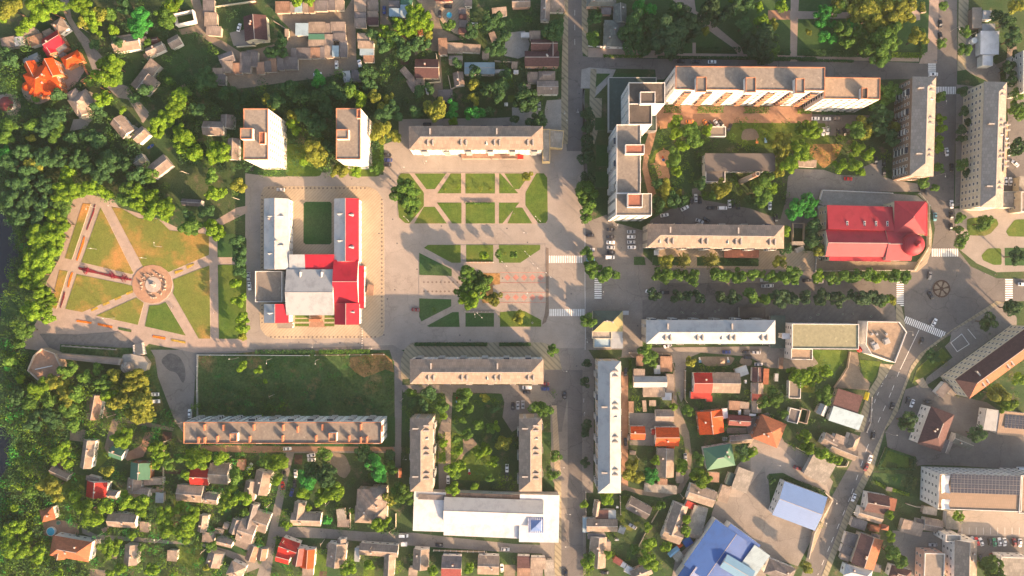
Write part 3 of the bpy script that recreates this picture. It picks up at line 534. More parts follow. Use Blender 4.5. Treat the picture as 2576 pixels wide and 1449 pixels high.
def bld(t,name,cat,desc,wall,bodies,group=None,win=None,apt=False,fixed=False,balc=None,vents=0,parapet=None,chim=None):
    root=None; st=None
    for bi,bs in enumerate(bodies.split(';')):
        q=bs.split(','); x,y,w,d,ang,h=map(float,q[:6]); typ=q[6]; rh=float(q[7]); mat=q[8]; z0=float(q[9]) if len(q)>9 and q[9] else 0; pw=q[10] if len(q)>10 else wall
        if '+' in mat: mat=tuple(mat.split('+'))
        h+=random.uniform(-.06,.06) if not apt else 0
        cx,cy=loc(t,x,y,h); k=(H-h)/H/AP; w*=k; d*=k; rz=-R(ang)
        if root is None:
            zb=gz(cx,cy); root=ob(name,None,None,(cx,cy,0)); o0=(cx,cy); st=dict(n=0,mb=MB(),o=o0)
        ins=.0 if typ in('flat',) else .35
        W,Dp=w-2*ins,d-2*ins
        lp=(cx-o0[0],cy-o0[1],0)
        mb=MB()
        if typ in('cone','dome'): mb.cone(0,0,z0-.05,h,W/2,W/2,16 if typ=='cone' else 28)
        elif typ=='open':
            mb.box(-W/2,-Dp/2,-.1,W/2,-Dp/2+.35,h); mb.box(-W/2,Dp/2-.35,-.1,W/2,Dp/2,h*.8); mb.box(-W/2,-Dp/2+.35,-.1,-W/2+.35,Dp/2-.35,h*.9); mb.box(W/2-.35,-Dp/2+.35,-.1,W/2,Dp/2-.35,h)
        else: mb.box(-W/2,-Dp/2,z0 if z0 else -.1,W/2,Dp/2,h-.13)
        me=mb.me('wall',[pw]); 
        wn='wall' if not z0 else 'stair_head'
        wo=ob(wn,me,root,lp,rz)
        if typ!='open':
            rm,mats=roof_mesh(W,Dp,typ,rh,mat,oh=.0 if typ=='flat' else .35)
            ro=ob('roof',rm.me('roof',mats+[pw,'ridge']),root if not z0 else wo,(lp[0],lp[1],h) if not z0 else (0,0,h),rz if not z0 else 0)
        if typ=='flat':
            pb=MB(); ph=parapet if parapet is not None else .5; th=.28; e=.03
            pb.box(-W/2-e,-Dp/2-e,h-.3,W/2+e,-Dp/2+th,h+ph); pb.box(-W/2-e,Dp/2-th,h-.3,W/2+e,Dp/2+e,h+ph); pb.box(-W/2-e,-Dp/2+th,h-.3,-W/2+th,Dp/2-th,h+ph); pb.box(W/2-th,-Dp/2+th,h-.3,W/2+e,Dp/2-th,h+ph)
            ob('parapet',pb.me('parapet',['trim_brick' if apt=='brick' else 'trim_white' if h>5 else pw]),root if not z0 else wo,lp if not z0 else (0,0,0),rz if not z0 else 0)
        if not z0:
            c,s=math.cos(rz),math.sin(rz); hw,hd=W/2+.3,Dp/2+.3
            pp=[(cx+a*hw*c-b*hd*s,cy+a*hw*s+b*hd*c) for a,b in((-1,-1),(1,-1),(1,1),(-1,1))]; AVOID.append((pp,(min(p[0] for p in pp),min(p[1] for p in pp),max(p[0] for p in pp),max(p[1] for p in pp))))
        if win is not False and not z0 and (apt or h>=4) and typ!='open':
            windows(root,cx,cy,rz,W,Dp,h,3.3 if apt else 3.6,st)
        if apt and balc and not z0:
            ca,sa=math.cos(rz),math.sin(rz)
            for (nx,ny,L,off) in ((0,-1,W,Dp/2),(0,1,W,Dp/2),(1,0,Dp,W/2),(-1,0,Dp,W/2)):
                if L<30: continue
                n=int(L/9.9)
                for kk in range(n):
                    s_=-L/2+L*(kk+.5)/n+1.7; b2=MB()
                    for fl in range(1,int(h/2.9)):
                        z=fl*2.9; b2.box(-1.5,0,z,1.5,1.05,z+.14,0); b2.box(-1.5,.97,z+.14,1.5,1.05,z+1.05,1); b2.box(-1.5,0,z+.14,-1.42,.97,z+1.05,1); b2.box(1.42,0,z+.14,1.5,.97,z+1.05,1)
                        if random.random()<.5: b2.box(-1.46,.05,z+1.05,1.46,.95,z+2.5,2)
                    tx,ty=-ny,nx; x_,y_=nx*off+tx*s_,ny*off+ty*s_; bm=b2.me('balcony_stack',['kerb',balc,'glass'])
                    ob('balcony_stack',bm,root,(lp[0]+x_*ca-y_*sa,lp[1]+x_*sa+y_*ca,0),rz+math.atan2(ny,nx)-math.pi/2)
        if vents and not z0 and max(W,Dp)>20:
            sw=Dp>W; L=max(W,Dp); n=max(3,int(L/15)); b_=min(W,Dp)/2; slope=typ!='flat'
            for kk in range(n):
                s_=-L/2+L*(kk+.62)/n
                if slope and abs(s_)>L/2-b_*.8: continue
                for dd,side in ((-.9,1),(1.7,1),(.2,-1)):
                    if side<0 and kk%2: continue
                    off=side*b_*.5; zz=h+rh*.5 if slope else h+.3
                    # in local frame : sunny side is south (y-) or east (x+)
                    if sw: x_,y_,rr=off,s_+dd,1.5708
                    else: x_,y_,rr=s_+dd,-off,0
                    c,s=math.cos(rz),math.sin(rz)
                    ob('vent_shaft',VNT,root,(lp[0]+x_*c-y_*s,lp[1]+x_*s+y_*c,zz),rz+rr)
                off=b_*.45; x_,y_,rr=(off,s_-5,1.5708) if sw else (s_-5,-off,0)
                if slope and kk%2==0 and abs(s_-5)<L/2-b_:
                    c,s=math.cos(rz),math.sin(rz); ob('dormer',DRM,root,(lp[0]+x_*c-y_*s,lp[1]+x_*s+y_*c,h+rh*.32),rz+rr)
        if not apt and typ in('gable','hip','gx','gy') and (chim is None or chim) and bi==0 and h>=2.6 and not z0:
            for kk in range(1+(w*d>140)):
                x_=random.uniform(-.3,.3)*W; y_=random.uniform(-.25,.25)*Dp; c,s=math.cos(rz),math.sin(rz)
                prof=1-abs((y_ if W>=Dp else x_))/(Dp/2 if W>=Dp else W/2)
                ob('chimney',CHM,ro,(x_,y_,rh*prof),0)
    if st['mb'].f:
        o=ob('windows',st['mb'].me('windows',['glass']),root); o['kind']='stuff'
    tag(root,desc,cat,group,None,fixed); root['px']=0; del root['px']
    return root
AP_='apartment building'
# ---- apartment blocks
bld('00','apartment_tower',AP_,'white nine-storey tower block with flat brick-edged roof, left of its twin tower','w_white','2575,1350,245,512,0,28,flat,0,felt;2480,1345,120,110,0,31,flat,0,felt,28;2640,1390,60,120,0,29.5,flat,0,feltr,28',apt='brick',fixed=True,balc='balc_orange')
bld('10','apartment_tower',AP_,'white nine-storey tower block with flat roof, right of its twin tower','w_white','930,1347,245,512,0,28,flat,0,felt;870,1350,120,95,0,31,flat,0,felt,28;1035,1145,40,90,0,29.5,flat,0,feltr,28',apt='brick',fixed=True,balc='balc_orange')
bld('10','apartment_block',AP_,'long five-storey apartment block with pitched slate roof above the north square lawns','w_white','2212,1388,1350,240,0,15,hip,2.6,slatew',apt=True,fixed=True,balc='balcony',vents=1)
bld('12','apartment_block',AP_,'long five-storey apartment block with pitched slate roof below the square, pink-lit south slope','w_white','2220,842,1345,252,0,15,hip,2.6,slatew',apt=True,fixed=True,balc='balcony',vents=1)
bld('02','apartment_block',AP_,'very long flat-roofed five-storey block below the overgrown meadow','w_blueish','2845,1455,1985,215,0,16,flat,0,felt;2352,1503,72,80,0,18.4,flat,0,tan,16;3348,1500,76,82,0,18.4,flat,0,tan,16',apt='brick',fixed=True,balc='balcony',parapet=.7)
bld('12','apartment_block',AP_,'upright slate-roofed block left of the inner courtyard, above the supermarket','w_beige','1665,1680,232,735,0,15,hip,2.8,slatew',apt=True,fixed=True,balc='balcony',vents=1)
bld('22','apartment_block',AP_,'upright five-storey slate-roofed block right of the inner courtyard beside the main street','w_beige','185,1680,232,735,0,15,hip,2.8,slatew',apt=True,fixed=True,balc='balcony',vents=1)
bld('22','apartment_block',AP_,'tall upright block with pale metal hipped roof on the right side of main street','w_beige','980,1400,232,1330,0,15,hip,2.6,metal',apt=True,fixed=True,balc='balcony',vents=1)
bld('22','apartment_block',AP_,'long block with pale metal roof along the lower side of the tree-lined boulevard','w_beige','2000,442,1300,240,0,15,hip,2.6,metal',apt=True,fixed=True,balc='balcony',vents=1)
bld('21','apartment_block',AP_,'long slate-roofed block along the upper side of the tree-lined boulevard','w_beige','2050,928,1375,236,.6,15,hip,2.6,slatew',apt=True,fixed=True,balc='balcony',vents=1)
bld('20','apartment_block',AP_,'huge white nine-storey block with stepped flat roof above the green inner yard','w_white','2395,790,1500,235,.5,28,flat,0,felt;1905,850,100,150,0,31.5,flat,0,felt,28;2400,855,100,150,0,31.5,flat,0,felt,28;2896,865,88,150,0,31.5,flat,0,felt,28;3420,890,560,215,.8,24.5,flat,0,tan;3545,940,60,110,0,27,flat,0,feltd,24',apt='brick',fixed=True,balc='balc_orange')
bld('20','apartment_block',AP_,'nine-storey corner block with blackened stepped flat roof','w_white','1355,940,365,215,0,28,flat,0,feltd;1290,1150,232,210,0,28.1,flat,0,feltd;1365,985,150,120,0,31,flat,0,feltd,28',apt=True,fixed=True,balc='balcony')
bld('20','apartment_block',AP_,'tall upright nine-storey block with orange roof huts left of the green inner yard','w_white','1172,1600,240,690,0,28,flat,0,felt;1225,2058,360,222,0,28.1,flat,0,felt;1236,1503,190,95,0,31,flat,0,feltr,28;1237,2018,150,135,0,31,flat,0,feltr,28',apt=True,fixed=True,balc='balcony')
bld('30','apartment_block',AP_,'dark brick upright block with slate hipped roof left of the right-hand street','w_brown','1560,1272,238,1000,1.6,17,hip,3,slaten',apt=True,fixed=True,balc='balcony',vents=1)
bld('30','apartment_block',AP_,'cream upright block with grey hipped roof right of the right-hand street','w_cream','2270,1455,230,1265,1.8,16.5,hip,2.8,slaten;2350,1500,110,560,2,15.5,hip,2.2,peach',apt=True,fixed=True,vents=1)
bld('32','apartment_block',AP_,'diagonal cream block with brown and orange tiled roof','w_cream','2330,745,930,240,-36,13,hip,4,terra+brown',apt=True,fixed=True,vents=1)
bld('33','office_building','office building','large white block with solar panels and pale orange roof','w_white','2130,612,840,350,2,15,flat,0,peach;2810,640,560,380,3,15.1,flat,0,peach',apt=True,fixed=True)
bld('32','office_building','office building','white walled building with brown hipped roof and orange lit slope','w_white','1690,1420,250,400,20,9,hip,4,brown;1790,1590,110,130,20,6,gable,1.5,slate2',fixed=True)
bld('33','office_building','office building','white walled upright building with grey and orange-lit gable roof beside the car park','w_white','1990,1300,225,420,1,11,gable,3,slatew;1860,1070,150,70,3,10,flat,0,concrete' .replace('concrete','cement'),fixed=True)
bld('33','office_building','office building','pink walled flat grey building at the bottom edge','w_pink','1670,1370,200,300,2,8,flat,0,felt',fixed=True)
bld('33','hall','hall','flat grey building with roof panels in the lower right corner','w_white','2480,1380,280,240,2,7,flat,0,cement',fixed=True)
bld('32','hall','hall','wide pale roofed hall with solar panels at the right edge','w_white','2260,1330,160,215,8,6,shed,.5,metal;2480,1370,330,240,6,6.2,shed,.6,peach',fixed=True)
SWB=[o for o,*_ in THINGS if o.name.startswith('apartment_block')][-1]
for o_,d_,*_ in THINGS:
    if 'below the overgrown meadow' in d_: SWB=o_
VB=MB(); VB.box(-.3,-1.5,0,.3,1.5,2.1,0); VB.box(-.38,-1.6,2.1,.38,1.6,2.25,0); VB=VB.me('vent_shaft',['w_brick'])
for x_,y_ in ((2065,1400),(2257,1402),(2560,1400),(2855,1402),(3250,1398),(3635,1395),(2005,1525),(2068,1528),(2195,1515),(2520,1518),(2850,1510),(3184,1510),(3516,1512),(3634,1525),(3696,1522),(3000,1420),(3850,1410)):
    q_=loc('02',x_,y_,16.5); ob('vent_shaft',VB,SWB,(q_[0]-SWB.location.x,q_[1]-SWB.location.y,15.9))
# ---- landmark buildings
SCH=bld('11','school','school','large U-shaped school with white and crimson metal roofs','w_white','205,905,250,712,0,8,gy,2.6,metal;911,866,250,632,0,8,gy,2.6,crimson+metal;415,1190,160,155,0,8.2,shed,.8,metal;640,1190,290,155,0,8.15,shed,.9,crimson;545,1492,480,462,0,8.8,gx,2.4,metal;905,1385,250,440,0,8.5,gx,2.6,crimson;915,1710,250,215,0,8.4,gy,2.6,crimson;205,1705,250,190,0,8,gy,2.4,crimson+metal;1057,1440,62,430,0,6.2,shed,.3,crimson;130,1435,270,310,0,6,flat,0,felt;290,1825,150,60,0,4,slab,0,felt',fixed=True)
for x,y,a in((150,725,90),(245,725,-90),(150,1100,90),(245,1020,-90),(850,700,90),(955,710,-90),(850,970,90),(955,1035,-90),(440,1310,180),(655,1310,180),(150,1700,90),(960,1690,-90)):
    px,py=loc('11',x,y,10); ob('dormer',DRM,SCH,(px-SCH.location.x,py-SCH.location.y,9.2),R(a))
p0=loc('11',600,1800,1); mb=MB(); mb.box(-3,-.6,0,3,.6,3.2); mb.box(-2.4,-.64,.2,-1,.64,2.6,1); mb.box(1,-.64,.2,2.4,.64,2.6,1)
ob('entrance_porch',mb.me('entrance_porch',['w_brick','glass']),SCH,(p0[0]-SCH.location.x,p0[1]-SCH.location.y+1.5,0))
TH=bld('31','theatre','theatre','red-roofed corner building with round dome beside the roundabout','w_cream','920,745,660,245,1.5,10,shed,-2.4,burg;890,1000,620,270,.5,11,gx,3.2,burg;1310,1010,260,330,0,11.2,gx,3.1,burg;1430,740,320,330,1,12,hip,3.4,burg;925,1150,620,60,1,8.4,slab,0,burg;1590,760,30,330,0,7,slab,0,burg',fixed=True,chim=False)
px,py=loc('31',1462,1010,14); mb=MB(); mb.cone(0,0,0,13.2,5.6,5.6,28); ob('drum',mb.me('drum',['w_cream']),TH,(px-TH.location.x,py-TH.location.y,0))
mb,_=roof_mesh(11.6,11.6,'dome',4.6,'burg',0); mb.cone(0,0,4.2,5.2,1.6,1.2,16); mb.cone(0,0,5.2,6.4,1.7,.05,16); mb.cone(0,0,6.4,7.6,.08,.02,6); d_=ob('dome',mb.me('dome',['burg']),TH,(px-TH.location.x,py-TH.location.y,13.2)); 
for p in d_.data.polygons: p.use_smooth=True
for x in(793,968,1083,1196):
    a,b=loc('31',x,805,11.4); mb=MB(); mb.box(-.5,-1.4,0,.5,1.4,.25); mb.box(-.4,-1.2,.25,.4,-.1,.29,1); mb.box(-.4,.1,.25,.4,1.2,.29,1); ob('skylight',mb.me('skylight',['frame','glass']),TH,(a-TH.location.x,b-TH.location.y,11.72))
SM=bld('13','supermarket','supermarket','big white supermarket with blue glazed corner on its roof','w_white','1745,800,320,400,2,6,shed,.5,white;2390,800,1000,260,2,7.4,gx,1.6,white+metal;2360,652,920,60,2,6.2,slab,0,rust;2850,870,400,480,1,6.8,shed,.3,white;2390,990,1000,140,2.5,5.6,slab,0,white',fixed=True,win=False,chim=False)
a,b=loc('23',240,940,9); mb=MB(); mb.v=[(-4.2,-4,0),(4.2,-4,0),(4.2,4,0),(-4.2,4,0),(0,0,1.6)]; mb.f=[(0,1,4),(1,2,4),(2,3,4),(3,0,4),(3,2,1,0)]; mb.m=[0]*5
for q in range(-4,5): mb.box(q-.08,-4,.0,q+.08,4,.5,1)
ob('roof_glazing',mb.me('roof_glazing',['glazing','frame']),SM,(a-SM.location.x,b-SM.location.y,8.6))
a,b=loc('13',1770,657,7); mb=MB(); mb.box(-7.2,-1.3,0,7.2,1.3,.25); ob('roof_panel',mb.me('roof_panel',['slate2']),SM,(a-SM.location.x,b-SM.location.y,6.75),R(-2))
bld('23','market_hall','market hall','vivid blue market hall with pale blue wings in the bottom corner','w_white','2095,1250,500,560,35,7,gable,.9,blue;2430,1310,190,300,35,7.6,shed,.5,lblue;2270,1380,330,150,31,9,gable,1,sky;2330,1060,370,75,36,7.3,slab,0,blue;1790,1430,180,200,35,6.5,gable,1.2,blue',fixed=True,win=False,chim=False)
bld('33','store','shop building','violet-blue ribbed roof shop with white side wall beside the diagonal street','w_white','320,745,460,360,20.5,7,gable,1.4,violet',fixed=True,win=None,chim=False)
bld('32','shopping_centre','shop building','long flat olive-roofed building with white parapet and rounded corner','w_white','575,488,670,252,.5,12,flat,0,olive;338,665,215,110,1,9,flat,0,tan;215,485,150,60,2,9.5,slab,0,white',fixed=True,apt=True)
# angular flat building
PB=ob('shop_building',None,None,(*loc('32',1150,520,9),0)); ph=[loc('32',*q,9) for q in((990,335),(1315,340),(1388,443),(1270,752),(1035,668),(975,570))]; ph=[(a-PB.location.x,b-PB.location.y) for a,b in ph]
mb=MB(); mb.prism(ph,-.1,9); ob('wall',mb.me('wall',['w_white']),PB); c0=[(a*.965,b*.965) for a,b in ph]; mb=MB(); mb.prism(c0,8.8,9.06); ob('roof',mb.me('roof',['tan']),PB)
mb=MB()
for i in range(6):
    a,b=ph[i],ph[(i+1)%6]; c,d=c0[i],c0[(i+1)%6]; mb.prism([a,b,(d[0],d[1]),(c[0],c[1])],8.7,10.0)
ob('parapet',mb.me('parapet',['trim_white']),PB)
for x,y,w_,h_ in((1190,535,1.4,1.8),(1050,465,.6,.9),(1195,465,.6,.9),(1100,465,.6,.7),(1085,590,1.5,1.2),(1060,560,1,.9)):
    a,b=loc('32',x,y,10); mb=MB(); mb.box(-w_,-w_,0,w_,w_,h_,0); mb.box(-w_*.8,-w_*.8,h_,w_*.8,w_*.8,h_+.2,1); ob('roof_vent',mb.me('roof_vent',['kerb','metalgrey']),PB,(a-PB.location.x,b-PB.location.y,9.06),.4)
tag(PB,'brown flat-roofed angular building with white edge facing the fan-shaped crossing','shop building',fixed=True); AVOID.append(([(p[0]+PB.location.x,p[1]+PB.location.y) for p in ph],(1e9,1e9,-1e9,-1e9)) if 0 else (pts('32:990,335 1315,340 1388,443 1270,752 1035,668 975,570',9),(-1e3,-1e3,1e3,1e3)))
bld('20','shop_building','shop building','low dark green flat-roofed shop under the nine-storey corner block','w_grey','1212,1050,480,540,0,4.6,flat,0,dgreen',fixed=True,win=False)
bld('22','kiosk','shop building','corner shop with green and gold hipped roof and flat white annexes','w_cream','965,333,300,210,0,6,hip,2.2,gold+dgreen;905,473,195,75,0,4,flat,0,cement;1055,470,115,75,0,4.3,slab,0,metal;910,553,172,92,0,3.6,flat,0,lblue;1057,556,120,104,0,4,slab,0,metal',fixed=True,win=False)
bld('21','boiler_house','boiler house','long low building with dark ribbed roof beside the brick chimney','w_white','2295,185,705,182,0,7,slab,0,ribbed;2045,322,196,122,0,6,flat,0,ribbed',fixed=True)
bld('30','cafe','cafe','white-roofed cafe row on the upper right','w_white','2230,430,186,235,0,4.5,shed,.3,white;2220,275,130,75,0,3.6,slab,0,metal;2215,150,112,90,0,4,slab,0,metal;2205,610,102,105,1,4.2,flat,0,white',fixed=True,win=False)
bld('30','kiosk','kiosk','long brown flat-roofed kiosk on the upper right','w_brown','2102,180,96,208,0,3.6,slab,0,felt',fixed=True,win=False)
bld('31','annex','shop building','pale curved flat-roofed annex below the cream block','w_cream','2425,560,150,165,1,4,flat,0,cement',fixed=True,win=False)
bld('20','annex','shop building','yellow walled flat annex at the end of the north block','w_yellow','345,1465,75,330,0,5,flat,0,cement;440,1400,150,180,5,4,flat,0,cement',fixed=True,win=False)
for t,x,y,w_,d_,m_,c_ in(('11',2215,125,300,45,'rust','dull red'),('11',2310,120,90,40,'red','bright red'),('11',2500,125,260,45,'rust','rusty brown'),('21',85,130,60,45,'red','red'),('21',2310,1105,350,80,'feltr','dull red flat')):
    bld(t,'shop_canopy','shop canopy',c_+' shop canopy','w_beige','%d,%d,%d,%d,0,3.2,shed,.3,%s'%(x,y,w_,d_,m_),win=False,chim=False)
# brick chimney
a,b=loc('21',2305,378,.5); o=ob('brick_chimney',None,None,(a,b,0)); mb=MB(); mb.cone(0,0,-.1,20.5,1.55,1.2,20,0); ob('chimney_shaft',mb.me('chimney_shaft',['w_stone']),o); 
for z in(20.5,23.2): mb=MB(); mb.cone(0,0,z,z+1.5,1.2,1.15,20,0); ob('brick_band',mb.me('brick_band',['w_brick']),o)
mb=MB(); mb.cone(0,0,22,23.2,1.19,1.17,20,0); mb.cone(0,0,24.7,25.3,1.15,1.12,20,0); mb.cone(0,0,25.3,25.34,.85,.8,20,1); ob('chimney_top',mb.me('chimney_top',['w_stone','black']),o)
tag(o,'tall round brick chimney leaning out over the boiler house yard','chimney',fixed=True)
